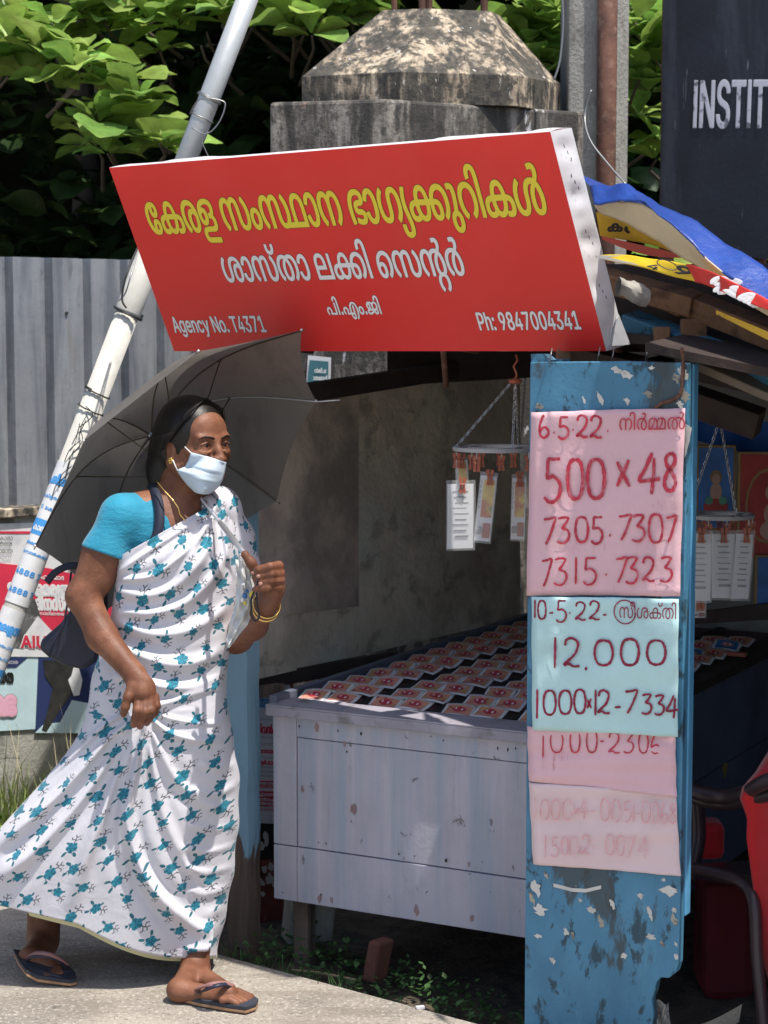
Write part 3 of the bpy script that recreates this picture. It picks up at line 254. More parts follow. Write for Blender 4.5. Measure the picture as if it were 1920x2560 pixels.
'ly':'1151|204,-422 156,-411 142,-396 182,-264 192,-251 240,-260 312,-259 372,-230 408,-188 436,-132 477,0 67,1080 60,1104 64,1116 228,1118 256,1104 506,408 564,206 576,181 584,204 656,444 895,1104 924,1118 1080,1118 1090,1104 615,-144 566,-252 503,-336 456,-375 408,-400 300,-425',
'l ':'550|',
'lN':'1543|186,1 180,18 181,1482 198,1488 390,1488 408,1482 1019,522 1170,258 1182,252 1172,486 1174,1482 1194,1488 1362,1483 1363,6 1338,0 1158,0 1133,6 567,894 366,1240 358,1230 372,894 370,6 354,0',
'lo':'1228|542,-20 446,0 338,53 251,126 189,210 143,306 119,390 104,498 107,642 131,762 180,882 227,954 302,1028 386,1081 470,1114 578,1131 686,1127 794,1102 877,1062 956,1002 1025,918 1070,834 1108,714 1123,606 1120,462 1096,342 1074,282 1014,174 950,99 866,38 746,-9 650,-23|592,138 686,144 734,157 782,182 839,234 868,270 905,342 930,426 940,498 940,618 928,690 906,762 869,834 820,894 770,933 710,958 638,970 566,968 506,954 458,933 395,882 358,834 322,762 301,690 287,594 288,498 299,426 323,342 369,258 422,200 459,174 530,145',
'l.':'550|246,-9 186,23 162,54 145,101 146,149 167,197 210,237 246,252 306,253 366,225 397,185 410,149 406,77 378,31 342,1 294,-12',
'lT':'1322|572,1 566,18 564,1314 548,1320 104,1321 98,1338 99,1482 116,1488 752,1488 1220,1486 1226,1470 1224,1326 1208,1320 776,1320 759,1314 756,6 740,0',
'l4':'1328|835,0 825,18 825,282 823,296 811,302 139,303 127,304 121,318 123,462 710,1482 739,1488 892,1482 669,1086 351,534 323,474 343,468 823,472 826,918 847,927 991,926 1000,906 1001,474 1202,462 1203,318 1195,304 1015,302 1003,296 998,6 979,0',
'l3':'1328|551,-16 407,18 324,58 257,106 200,166 163,226 137,298 126,370 143,376 311,375 359,265 383,235 431,198 479,174 563,151 683,148 800,178 846,202 901,250 926,286 950,346 955,466 940,526 902,598 863,639 791,684 707,711 635,720 479,720 461,730 465,874 815,1282 839,1318 815,1324 443,1324 203,1325 197,1342 203,1487 1067,1488 1081,1486 1087,1474 1088,1366 1081,1342 656,850 779,838 863,818 959,770 1048,694 1104,610 1141,502 1147,406 1131,298 1103,227 1055,156 995,96 935,54 863,19 779,-6 683,-19',
'l7':'1328|296,1 292,18 944,1314 920,1323 188,1324 182,1350 182,1470 188,1486 368,1488 1136,1487 1145,1470 1145,1326 1139,1302 488,7 464,0',
'l1':'1328|231,1 225,18 231,157 603,159 617,162 623,174 623,1302 615,1309 603,1305 267,1057 255,1059 252,1074 252,1230 259,1254 543,1464 579,1487 783,1488 808,1482 810,174 816,162 831,159 1131,158 1143,152 1145,138 1144,6 1119,0',
'lP':'1308|186,1 180,18 181,1482 198,1488 798,1484 930,1449 1002,1410 1064,1362 1124,1290 1161,1218 1196,1074 1196,954 1182,882 1149,786 1122,738 1074,675 1014,626 954,590 894,566 750,540 378,538 372,522 370,6 354,0|372,714 390,704 750,709 846,733 911,774 947,810 978,860 994,906 1007,978 1007,1062 992,1134 966,1192 930,1239 894,1269 846,1295 750,1319 378,1321 372,1302',
'lh':'1211|164,1 158,18 158,1470 164,1486 320,1488 336,1482 338,966 344,940 392,1010 428,1047 488,1089 548,1113 656,1131 740,1127 800,1115 870,1086 920,1053 994,966 1030,882 1042,834 1054,714 1052,4 896,0 870,6 869,738 862,786 839,846 806,894 740,945 656,968 584,968 500,946 440,910 389,858 351,774 338,690 336,6 320,0',
'l:':'550|246,-9 186,23 162,54 145,101 146,149 167,197 210,237 246,252 306,253 366,225 397,185 410,149 406,77 378,31 342,1 294,-12|270,795 222,807 174,847 149,893 144,941 157,989 195,1037 246,1063 282,1066 330,1055 378,1022 406,977 411,917 405,881 366,827 330,805',
'l9':'1328|400,0 390,6 395,18 796,606 784,610 676,576 592,576 508,589 436,614 367,654 310,702 255,774 216,858 193,954 190,1074 203,1158 227,1230 274,1314 352,1400 424,1450 508,1487 604,1508 712,1508 832,1482 940,1426 990,1386 1041,1326 1096,1230 1125,1134 1137,1002 1110,846 1037,678 942,522 592,6 568,0|586,726 652,717 724,721 820,759 868,795 898,834 944,930 957,1050 943,1134 919,1194 853,1278 796,1317 738,1338 664,1347 604,1342 508,1304 431,1230 384,1134 370,1014 383,930 407,870 438,822 487,774 532,746',
'l8':'1328|566,-14 434,17 302,90 218,178 167,286 153,358 152,430 167,514 190,574 236,646 302,711 362,747 439,778 326,841 292,874 250,934 212,1042 212,1186 238,1270 265,1318 338,1399 398,1442 470,1478 566,1503 710,1507 770,1501 854,1478 962,1418 1050,1330 1096,1246 1120,1114 1096,982 1050,898 1007,850 960,814 887,778 1010,720 1070,667 1106,622 1145,550 1168,478 1175,406 1170,334 1156,274 1108,178 1055,118 974,57 890,17 806,-7 710,-19|564,154 650,144 734,149 830,175 878,201 931,250 976,334 983,394 979,466 943,550 877,622 806,662 758,676 710,687 626,687 518,662 431,610 395,574 356,502 341,442 340,382 347,334 367,286 392,250 446,201 494,175|628,850 686,847 746,857 830,895 866,924 902,971 931,1054 928,1162 890,1246 818,1309 758,1333 698,1344 614,1344 566,1333 494,1300 446,1260 418,1222 393,1150 395,1042 434,953 460,922 518,881 566,861',
'l0':'1328|592,-16 496,7 388,65 306,142 242,238 193,358 157,514 142,670 145,874 167,1030 205,1162 249,1258 316,1356 412,1440 508,1486 616,1507 736,1504 844,1477 916,1440 964,1404 1041,1318 1097,1222 1146,1090 1170,970 1185,814 1182,610 1156,442 1121,322 1063,202 990,106 904,41 796,-4 700,-19|596,154 700,148 760,162 815,190 868,235 897,274 942,358 976,466 993,562 1002,646 1002,850 990,958 954,1102 916,1186 856,1267 796,1312 724,1337 640,1344 580,1332 520,1306 462,1258 411,1186 373,1102 338,958 325,850 325,646 334,562 351,466 385,358 430,274 481,214 533,178',
'lI':'903|98,1 92,18 92,150 98,166 338,168 354,174 356,1302 354,1314 338,1320 98,1321 92,1338 93,1482 110,1488 806,1486 812,1470 812,1338 806,1321 566,1320 549,1314 548,186 554,169 566,168 806,166 812,150 810,6 794,0',
'lS':'1314|554,-20 446,1 374,27 314,59 244,112 191,172 151,244 119,352 121,388 302,389 346,280 398,222 437,196 542,155 602,145 710,145 818,168 890,203 943,244 974,280 1003,340 1012,400 1003,472 962,537 878,594 746,643 446,732 363,772 278,829 227,880 179,964 161,1048 164,1168 190,1252 226,1312 292,1384 350,1425 410,1458 518,1494 626,1509 710,1509 806,1497 902,1469 974,1435 1058,1374 1111,1312 1146,1252 1170,1180 1173,1120 1154,1114 998,1115 955,1216 878,1288 782,1328 710,1341 626,1341 542,1327 482,1304 422,1266 385,1228 357,1180 345,1132 344,1072 357,1024 410,958 482,910 602,865 902,776 962,751 1062,688 1123,628 1169,556 1195,460 1195,352 1170,256 1133,184 1070,109 986,48 878,3 758,-22',
'lU':'1524|678,-20 522,15 390,85 339,126 276,198 244,246 207,330 180,474 181,1482 198,1488 354,1488 370,1482 372,474 387,402 412,342 450,284 498,236 582,185 690,156 846,157 942,185 1050,255 1113,342 1148,450 1155,546 1156,1482 1182,1488 1326,1488 1342,1482 1344,474 1316,330 1279,246 1220,162 1141,90 1074,47 1002,15 918,-9 810,-23',
'l2':'1328|195,1 189,18 190,138 687,675 823,834 903,956 920,1002 933,1074 929,1146 919,1182 884,1242 855,1275 807,1308 723,1338 591,1340 519,1317 474,1290 411,1216 382,1146 376,1074 363,1068 207,1068 193,1074 202,1170 216,1218 241,1278 290,1350 339,1400 411,1449 495,1486 603,1508 711,1508 759,1500 855,1473 927,1434 989,1386 1049,1314 1086,1242 1109,1158 1112,1062 1100,990 1059,882 972,750 797,546 459,188 454,174 471,168 1131,166 1137,150 1135,6 1119,0',
'l5':'1328|568,-16 472,6 412,30 301,106 241,178 208,240 191,286 179,370 196,376 352,375 360,370 396,274 433,226 472,197 520,171 580,153 688,149 748,162 808,189 868,237 897,274 943,370 957,490 940,586 892,681 816,754 736,793 664,807 568,804 472,779 376,733 206,754 205,802 286,1474 304,1488 460,1488 1048,1488 1065,1486 1074,1474 1074,1342 1073,1330 1060,1324 472,1324 448,1313 400,897 412,893 520,950 640,975 736,972 856,938 964,874 1048,785 1100,694 1137,562 1140,430 1122,322 1074,214 1021,142 976,96 916,53 820,7 688,-19',
'l6':'1328|592,-16 496,7 400,54 328,113 275,178 229,262 205,334 190,430 195,550 229,682 311,850 736,1482 760,1488 930,1486 932,1474 841,1342 530,886 544,879 592,900 676,915 808,903 916,863 1000,804 1076,706 1124,586 1138,466 1125,346 1100,262 1062,190 1000,112 928,54 868,21 796,-4 700,-19|583,154 640,144 724,148 820,186 897,262 943,358 954,406 954,502 943,562 919,622 852,706 796,743 736,763 700,771 628,771 532,745 484,714 436,667 385,574 374,526 370,430 395,322 420,274 460,223 521,178',
'l-':'1328|340,554 334,571 340,716 981,715 990,703 990,571 989,559 976,553',
'l,':'550|114,-357 111,-329 194,199 210,207 390,207 397,199 393,175 247,-353 234,-358',
'lx':'1118|83,0 71,6 77,18 453,570 445,594 95,1110 119,1116 299,1114 563,691 575,702 667,870 827,1113 1019,1114 1025,1110 1007,1077 666,570 690,522 1046,6 1019,0 863,0 840,6 644,306 563,447 551,446 481,318 277,6 251,0',
'lC':'1496|704,-16 632,-4 548,20 416,90 314,178 267,238 208,334 150,490 126,634 122,802 149,994 184,1102 232,1198 290,1282 358,1354 458,1426 536,1464 608,1488 728,1507 848,1506 956,1489 1064,1450 1160,1393 1222,1342 1306,1234 1365,1102 1380,1042 1376,1022 1196,1024 1163,1114 1117,1186 1064,1239 1000,1282 908,1318 824,1332 728,1332 668,1320 596,1295 500,1236 437,1174 364,1054 327,946 311,838 305,718 317,598 351,466 399,370 442,310 524,235 608,189 692,164 764,156 872,163 956,187 1047,238 1112,298 1148,347 1196,463 1377,466 1381,454 1367,394 1317,274 1244,172 1155,94 1040,29 932,-5 824,-19',
}
GL['lI']='560|200,0 200,1490 370,1490 370,0'
def parse(k):
    s=GL[k].split('|'); adv=float(s[0]); C=[]
    for c in s[1:]:
        if not c:continue
        pts=[]
        raw=[]
        for t in c.split(' '):
            q=t.endswith('q'); x,y=t.rstrip('q').split(','); raw.append((float(x),float(y),not q))
        for i,(x,y,on) in enumerate(raw):
            px,py,po=raw[i-1]
            if not on and not po: pts.append(((x+px)/2,(y+py)/2,True))
            pts.append((x,y,on))
        k0=next(i for i,p in enumerate(pts) if p[2]); pts=pts[k0:]+pts[:k0]
        out=[];i=0;L=len(pts)
        while i<L:
            x,y,on=pts[i]
            if on: out.append((x,y)); i+=1
            else:
                x0,y0=out[-1];x2,y2,_=pts[(i+1)%L]
                for j in (1,2):
                    t=j/3; out.append(((1-t)**2*x0+2*t*(1-t)*x+t*t*x2,(1-t)**2*y0+2*t*(1-t)*y+t*t*y2))
                i+=1
        C.append(out)
    return adv,C
def run(pref,txt):
    x=0;C=[]
    for ch in txt:
        k=pref+ch
        if k not in GL:
            x+=260 if pref=='m' else 560; continue
        a,cs=parse(k); C+=[[(px+x,py) for px,py in c] for c in cs]; x+=a
    return x,C
def inside(p,poly):
    x,y=p;r=False
    for (x0,y0),(x1,y1) in zip(poly,poly[1:]+poly[:1]):
        if (y0>y)!=(y1>y) and x<(x1-x0)*(y-y0)/(y1-y0)+x0:r=not r
    return r
def text2d(pref,txt,x0,x1,base,h,ref=None,off=0,slant=0):
    """flat letter polygons (2-D mesh) laid between x0..x1, x-height/cap height h"""
    adv,C=run(pref,txt)
    if not C: C=run('m','ra')[1]
    xs=[p[0] for c in C for p in c]
    a0,a1=min(xs),max(xs); refh={'m':560,'l':1490}[pref] if ref is None else ref
    sx=(x1-x0)/(a1-a0); sy=h/refh
    cu=bpy.data.curves.new('t','CURVE'); cu.dimensions='2D'; cu.fill_mode='BOTH'
    for c in C:
        sp=cu.splines.new('POLY'); sp.points.add(len(c)-1); sp.use_cyclic_u=True
        for q,(px,py) in zip(sp.points,c): q.co=(x0+(px-a0)*sx+slant*py*sy,base+py*sy,0,1)
    o=bpy.data.objects.new('t',cu); sc.collection.objects.link(o); bpy.context.view_layer.update()
    me=bpy.data.meshes.new_from_object(o.evaluated_get(bpy.context.evaluated_depsgraph_get()))
    V=[(v.co.x,v.co.y,0) for v in me.vertices]; F=[tuple(p.vertices) for p in me.polygons]
    if off:
        for c in C:
            q=[(x0+(px-a0)*sx+slant*py*sy,base+py*sy) for px,py in c]; q=[p for i,p in enumerate(q) if math.hypot(p[0]-q[i-1][0],p[1]-q[i-1][1])>1e-5]
            n=len(q); b=len(V); O=[]
            for i in range(n):
                (ax,ay),(bx,by),(cx,cy)=q[i-1],q[i],q[(i+1)%n]
                d1=math.hypot(bx-ax,by-ay);d2=math.hypot(cx-bx,cy-by); n1=(-(by-ay)/d1,(bx-ax)/d1); n2=(-(cy-by)/d2,(cx-bx)/d2)
                mx,my=n1[0]+n2[0],n1[1]+n2[1]; L_=math.hypot(mx,my)
                if L_<.3: mx,my=n1;L_=1;s_=1
                else: mx/=L_;my/=L_; s_=min(1.5,1/max(.3,mx*n1[0]+my*n1[1]))
                O.append((bx+mx*off*s_,by+my*off*s_,-.25))
            V+=[(x,y,0) for x,y in q]+O; F+=[(b+i,b+(i+1)%n,b+n+(i+1)%n,b+n+i) for i in range(n)]
    bpy.data.objects.remove(o); bpy.data.curves.remove(cu); bpy.data.meshes.remove(me)
    return V,F
def letter(mb,fn,*a,**k):
    V,F=text2d(*a,**k); W_=[Vector(fn(x,y)) for x,y,z in V]
    e=Vector((fn(.01,0)))-Vector(fn(0,0)); e2=Vector(fn(0,.01))-Vector(fn(0,0)); nn=e.cross(e2).normalized()
    if nn.y>0: nn=-nn
    mb.add([w_+nn*(z*.0016) for w_,(x,y,z) in zip(W_,V)],F)
# hand-painted stroke digits in a unit box (x 0..1, y 0..1 down)
STR={'0':[[(.5,0),(.2,.08),(.05,.35),(.05,.65),(.2,.92),(.5,1),(.8,.92),(.95,.65),(.95,.35),(.8,.08),(.5,0)]],
'1':[[(.55,0),(.52,.5),(.45,1)]],
'2':[[(.08,.25),(.15,.07),(.45,0),(.8,.1),(.85,.3),(.6,.6),(.1,.85),(.05,.92),(.3,.88),(.6,.97),(.95,.95)]],
'3':[[(.15,.06),(.5,0),(.85,.04),(.6,.3),(.45,.42),(.8,.5),(.92,.7),(.75,.92),(.45,1),(.08,.93)]],
'4':[[(.62,0),(.3,.4),(.02,.66),(.5,.66),(1,.62)],[(.72,.12),(.68,.6),(.6,1)]],
'5':[[(.9,.03),(.5,.04),(.3,.05),(.26,.3),(.24,.45),(.55,.42),(.85,.55),(.9,.75),(.7,.95),(.35,1),(.08,.88)]],
'6':[[(.5,0),(.2,.3),(.08,.65),(.2,.92),(.5,1),(.85,.88),(.9,.7),(.65,.55),(.3,.6),(.12,.75)]],
'7':[[(.05,.08),(.5,.05),(.92,.02),(.7,.4),(.45,.75),(.2,1)]],
'8':[[(.6,.0),(.25,.12),(.3,.32),(.7,.55),(.9,.78),(.7,.97),(.35,.98),(.12,.8),(.35,.5),(.8,.3),(.85,.1),(.6,0)]],
'x':[[(.1,.35),(.9,1)],[(.85,.3),(.1,1)]],
'-':[[(.1,.58),(.9,.55)]],'.':[[(.35,.66),(.65,.68)]],',':[[(.5,.88),(.45,1.05),(.3,1.15)]],'·':[[(.35,.55),(.65,.57)]]}
def paint(mb,fn,nrm,ch,x,y,w_,h_,wd,jit=.02):
    for s in STR[ch]:
        pts=[]
        # catmull resample
        n=len(s)
        for i in range(n-1):
            p0=s[max(i-1,0)];p1=s[i];p2=s[i+1];p3=s[min(i+2,n-1)]
            for k in range(4):
                t=k/4; t2=t*t;t3=t2*t
                pts.append(tuple(.5*((2*p1[a])+(-p0[a]+p2[a])*t+(2*p0[a]-5*p1[a]+4*p2[a]-p3[a])*t2+(-p0[a]+3*p1[a]-3*p2[a]+p3[a])*t3) for a in (0,1)))
        pts.append(s[-1])
        q=[fn(x+p[0]*w_+rnd.uniform(-jit,jit)*w_*.3,y+p[1]*h_+rnd.uniform(-jit,jit)*h_*.3) for p in pts]
        ws=[wd*rnd.uniform(.75,1.15) for _ in q]; ws[0]*=.6; ws[-1]*=.6
        mb.ribbon(q,ws,nrm)
# ================================================================ MATERIALS
m_road=mat('road_concrete',(.40,.355,.30),.9,.14,3,.008,120,[((.2,.18,.15),1.6,.48,.66,(1,1.6,1),.7),((.60,.55,.48),85,.52,.62,(1,1,1),.7),((.10,.09,.08),100,.56,.64,(1,1,1),.75),((.05,.048,.045),14,.64,.70,(1,1,1),.5),((.22,.19,.15),6,.5,.62,(.6,2.5,1),.45)])
m_dirt=mat('dirt',(.11,.085,.06),.95,.3,8,.01,60,[((.05,.045,.035),14,.45,.6),((.2,.16,.12),60,.6,.7)])
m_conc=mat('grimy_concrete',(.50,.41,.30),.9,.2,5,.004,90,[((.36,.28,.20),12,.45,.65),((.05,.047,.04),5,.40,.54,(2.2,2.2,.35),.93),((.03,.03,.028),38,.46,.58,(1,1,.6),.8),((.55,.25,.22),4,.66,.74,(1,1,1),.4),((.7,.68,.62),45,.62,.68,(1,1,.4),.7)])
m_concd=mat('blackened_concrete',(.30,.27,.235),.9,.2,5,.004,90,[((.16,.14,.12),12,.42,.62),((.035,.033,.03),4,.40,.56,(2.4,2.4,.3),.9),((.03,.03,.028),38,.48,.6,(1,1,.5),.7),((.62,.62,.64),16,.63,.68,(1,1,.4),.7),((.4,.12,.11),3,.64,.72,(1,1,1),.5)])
m_conc2=mat('pole_concrete',(.30,.29,.26),.9,.15,6,.006,70,[((.14,.13,.12),25,.5,.7,(1,1,.5),.7),((.45,.43,.4),60,.6,.7)])
m_wall=mat('wall_plaster',(.36,.35,.31),.9,.2,5,.004,70,[((.12,.115,.1),5,.48,.65,(1,1,.5),.8),((.5,.49,.46),20,.6,.7)])
m_redwall=mat('red_wall',(.27,.07,.055),.85,.2,8,.003,60,[((.1,.05,.04),10,.5,.65),((.5,.44,.4),16,.6,.68,(1,1,.6),.8)])
m_sheet=mat('galvanised_sheet',(.29,.305,.325),.55,.12,3,.004,7,[((.15,.165,.19),3.5,.42,.66,(3,3,.3),.85),((.42,.43,.43),9,.55,.75,(3,3,.15),.5),((.24,.19,.15),7,.62,.72,(1,1,.4),.35),((.12,.13,.14),40,.6,.68,(1,1,.3),.5)],metal=.3)
m_steel=mat('pole_steel',(.5,.52,.52),.45,.08,5,.001,60,[((.3,.22,.14),9,.62,.7,(1,1,.5),.8),((.36,.37,.37),4,.45,.7,(1,1,.3),.6)],metal=.3)
m_steel2=mat('pole_paint_old',(.56,.54,.48),.6,.1,6,.001,60,[((.35,.2,.1),11,.64,.7,(1,1,.7),.9),((.36,.36,.34),6,.5,.7,(1,1,.4),.7)])
m_rust=mat('rusty_steel',(.12,.052,.034),.8,.35,12,.002,90,[((.20,.11,.075),25,.5,.65),((.06,.03,.025),8,.5,.65,(1,1,.4),.8)])
m_wire=mat('wire',(.3,.3,.3),.45,.1,metal=.8)
m_dwire=mat('dark_wire',(.03,.03,.03),.6,.1)
m_sred=mat('sign_red',(.84,.035,.028),.36,.04,2,.0008,7,[((.86,.09,.08),1.5,.45,.7,(1,1,1),.3)],tl=.2)
m_white=mat('white_flex',(.80,.80,.81),.4,.04,8,.002,14,[((.70,.69,.67),7,.55,.75,(1,1,1),.3)],tl=.25)
m_syel=mat('letter_yellow',(.80,.66,.04),.45,.03)
m_swht=mat('letter_white',(.80,.79,.80),.45,.03)
m_blk=mat('print_black',(.015,.012,.012),.5,.05)
m_blue=mat('blue_board_paint',(.07,.235,.37),.5,.12,5,.0015,70,[((.045,.16,.27),7,.45,.7,(1,1,.5),.6),((.02,.05,.07),22,.55,.62,(1,1,.5),.9),((.05,.06,.06),4.5,.575,.62,(1,1,.4),.85),((.12,.30,.42),30,.6,.7,(1,1,.2),.5)])
m_blue2=mat('blue_post_paint',(.19,.37,.53),.55,.1,6,.001,60,[((.12,.26,.40),8,.5,.7,(1,1,.2),.6),((.11,.085,.07),5.5,.56,.6,(2,2,.35),.0)])
m_oldwood=mat('bare_grey_wood',(.16,.115,.09),.85,.3,8,.004,60,[((.06,.045,.04),30,.45,.65,(1,1,.06),.9)],bstretch=(1,1,.08))
m_edge=mat('board_edge_paint',(.10,.34,.56),.5,.15,6,.001,60,[((.05,.07,.09),16,.62,.7,(1,1,.5),.8)])
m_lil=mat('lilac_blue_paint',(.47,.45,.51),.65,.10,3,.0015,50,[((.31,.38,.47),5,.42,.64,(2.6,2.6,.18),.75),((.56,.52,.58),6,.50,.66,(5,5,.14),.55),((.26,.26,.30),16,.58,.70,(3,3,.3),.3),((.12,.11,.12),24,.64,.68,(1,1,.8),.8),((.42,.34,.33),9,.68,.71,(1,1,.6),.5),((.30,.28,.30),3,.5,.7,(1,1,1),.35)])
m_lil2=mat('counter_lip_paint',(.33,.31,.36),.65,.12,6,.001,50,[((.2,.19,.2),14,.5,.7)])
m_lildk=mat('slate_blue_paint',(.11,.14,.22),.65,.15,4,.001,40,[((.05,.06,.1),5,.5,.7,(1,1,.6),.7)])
m_tray=mat('maroon_tray',(.09,.035,.05),.6,.2)
m_black=mat('black_strap',(.012,.012,.014),.7,.2)
m_timber=mat('brown_timber',(.23,.12,.06),.8,.25,7,.003,50,[((.08,.04,.025),14,.45,.65,(1,1,1),.8)])
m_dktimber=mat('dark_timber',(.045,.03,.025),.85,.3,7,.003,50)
m_ply=mat('stained_panel',(.72,.63,.50),.7,.18,2.5,.02,4.5,[((.60,.64,.55),1.6,.45,.62,(1,1,1),.8),((.40,.31,.24),2.4,.45,.66,(1,1,.8),.75),((.25,.21,.17),9,.52,.66,(1,.6,1.2),.6),((.45,.36,.27),5,.6,.72,(1,1,1),.6),((.22,.24,.21),26,.62,.7,(1,1,.3),.35)])
m_plydk=mat('stained_panel_brown',(.64,.53,.43),.7,.2,2.5,.015,4.5,[((.30,.26,.22),3,.42,.65),((.42,.33,.32),4,.5,.7),((.2,.22,.2),9,.66,.74,(1,1,.5),.5)])
m_tarp=mat('blue_tarp',(.010,.045,.26),.4,.12,5,.005,22,[((.014,.07,.34),9,.5,.7,(1,1,1),.5)],coat=.15)
m_cream=mat('cream_flex',(.62,.52,.34),.55,.08,4,.002,20,[((.36,.33,.3),6,.55,.7),((.12,.11,.1),20,.66,.7,(1,1,1),.7)])
m_dkboard=mat('navy_billboard',(.008,.011,.022),.5,.35,4,.001,40,[((.05,.06,.085),3,.50,.68,(2,2,.4),.6),((.26,.28,.33),10,.655,.70,(3,3,.25),.5)])
m_bbl=mat('billboard_letter',(.62,.62,.68),.5,.05,layers=[((.16,.16,.19),16,.52,.58)])
m_pink=mat('pink_paper',(.80,.50,.54),.75,.04,7,.003,16,[((.70,.40,.43),11,.6,.75,(1,1,1),.5),((.86,.6,.62),4,.5,.8)],tl=.05)
m_pink2=mat('faded_pink_paper',(.82,.62,.62),.75,.04,7,.003,7,tl=.05)
m_cyan=mat('pale_cyan_paper',(.55,.80,.80),.75,.05,7,.003,14,[((.48,.70,.69),9,.55,.75,(1,1,1),.6)],tl=.05)
m_paint=mat('red_poster_paint',(.52,.03,.06),.6,.2,30,layers=[((.66,.2,.24),90,.5,.66,(1,1,.5),.75)])
m_paint2=mat('faded_red_paint',(.74,.36,.39),.7,.1,30,layers=[((.80,.55,.56),60,.45,.65,(1,1,.5),.9)])
m_dkpaint=mat('dark_red_paint',(.28,.01,.045),.6,.2,30,layers=[((.42,.12,.18),90,.56,.7,(1,1,.5),.6)])
m_paper=mat('torn_paper',(.62,.60,.55),.85,.1,12,.001,40,[((.4,.38,.34),18,.55,.7)])
m_paper2=mat('stained_scrap',(.36,.33,.27),.9,.2,14,.001,40,[((.12,.11,.1),30,.5,.62)])
m_cloth_r=mat('red_cloth',(.55,.006,.012),.75,.08,5,.002,30,sheen=.3)
m_plas=mat('maroon_plastic',(.045,.028,.032),.35,.1)
m_clip=mat('orange_clip',(.42,.11,.06),.45,.1)
m_ring=mat('grey_hanger_plastic',(.42,.40,.40),.5,.06)
m_chain=mat('steel_chain',(.5,.5,.5),.35,.1,metal=.8)
m_tick=mat('ticket_paper',(.80,.80,.82),.6,.05)
m_tprint=mat('ticket_print',(.64,.27,.20),.6,.2,30,layers=[((.5,.36,.12),26,.5,.6,(1,1,1),.7),((.5,.5,.5),60,.62,.68),((.2,.02,.03),40,.58,.66)])
m_tblue=mat('ticket_print_blue',(.04,.17,.42),.5,.2,30,layers=[((.5,.55,.6),40,.62,.68)])
m_tyel=mat('ticket_print_yellow',(.80,.56,.07),.6,.2,30,layers=[((.62,.16,.05),12,.46,.56,(1,1,1),.95),((.12,.3,.08),20,.6,.66)])
m_trd=mat('ticket_heart',(.5,.04,.07),.5,.1)
m_grey=mat('print_grey',(.33,.33,.34),.6,.2)
m_clear=mat('clear_sleeve',(.75,.76,.76),.12,.02,spec=.6,alpha=.28)
m_backdrop=mat('dark_backdrop_tone',(.02,.025,.012),.95,.4,6)
m_bark=mat('bark',(.12,.10,.08),.9,.25,10,.006,40)
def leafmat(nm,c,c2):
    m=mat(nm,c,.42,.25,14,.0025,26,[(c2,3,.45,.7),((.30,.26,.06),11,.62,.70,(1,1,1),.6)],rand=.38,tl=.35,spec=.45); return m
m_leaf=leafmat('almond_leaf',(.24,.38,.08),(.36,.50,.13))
m_leafshade=leafmat('shade_darkened_leaf',(.03,.07,.02),(.05,.10,.03))  # same leaf darkened, shade of the background growth put into the colour
m_grass=mat('grass_blades',(.24,.32,.09),.7,.3,20,rand=.2,tl=.3,layers=[((.4,.36,.2),9,.58,.7)])
m_weed=mat('weed_leaf',(.05,.12,.03),.6,.3,20,tl=.2)
# ================================================================ GROUND
EA,EB=PZ(0,2243,0),PZ(1250,2570,0); ed=(EB-EA).normalized(); en=Vector((ed.y,-ed.x,0))
if en.y>0: en=-en
def bedge(t): return EA+ed*t
g=MB(); n=60
front=[bedge(-25+50*i/n)+ (en*.012*math.sin(i*7.3) if abs(-25+50*i/n)<4 else Vector()) for i in range(n+1)]
g.slab([p for p in front]+[bedge(25)+en*30,bedge(-25)+en*30],(0,0,-.12))
obj('road',g,m_road,kind='structure')
g=MB()
def gz(x,y): return -.10+.02*math.sin(x*5+y*3)+.012*math.sin(x*13-y*11)
def gf(u,v):
    p=bedge(-4+9*u)-en*(-.3+6*v*v); return (p.x,p.y,gz(p.x,p.y)-.03*(v<.02))
g.grid(gf,90,70)
obj('ground',g,m_dirt,kind='structure',smooth=True)
g=MB(); g.add([(-90,-60,-.15),(90,-60,-.15),(90,160,-.15),(-90,160,-.15)],[(0,1,2,3)])
obj('terrain',g,m_dirt,kind='structure')
# ================================================================ FENCE + POSTER WALL
fa=Vector((-1.34,7.0,0)); fd=Vector((.707,.707,0)); fn=Vector((.707,-.707,0))
fence=empty('corrugated_fence',fa,'grey corrugated metal sheet fence standing on the low concrete wall at the left','fence')
def fp(s,d,z): return fa+fd*s+fn*d+UP*z
# ribbed sheets, three of them side by side
for k,(s0,s1) in enumerate([(-1.6,-.10),(-.104,.905),(.90,1.7)]):
    g=MB(); prof=[]; per=.168; x=s0
    while x<s1:
        for dx,d in ((0,0),(.108,0),(.118,-.036),(.150,-.036),(.160,0)):
            if x+dx<=s1: prof.append((x+dx,d))
        x+=per
    zt=1.90+(.006 if k==1 else 0)
    pts=[fp(a,b+.006*k,0) for a,b in prof]
    g.add([p+UP*1.03 for p in pts]+[p+UP*zt for p in pts],[(i,i+1,len(pts)+i+1,len(pts)+i) for i in range(len(pts)-1)])
    o=obj('sheet',g,m_sheet,fence); sm=o.modifiers.new('s','SOLIDIFY'); sm.thickness=.002
for (s,z) in ((-.1,1.71),(.24,1.71),(.58,1.70),(-.1,1.2),(.24,1.2)):
    g=MB(); p=fp(s+.04,.0,z); g.tube([p,p+fn*.012],.006,8); g.tube([p+fn*.002,p+fn*.004],.012,10); obj('bolt',g,m_dwire,fence)
pw=empty('poster_wall',fp(0,-.05,0),'low weathered concrete wall under the corrugated fence, pasted with posters','wall')
g=MB(); g.slab([fp(-3,.05,-.1),fp(1.6,.05,-.1),fp(1.6,.05,1.0),fp(-3,.05,1.0)],-fn*.15); obj('wall_face',g,m_wall,pw)
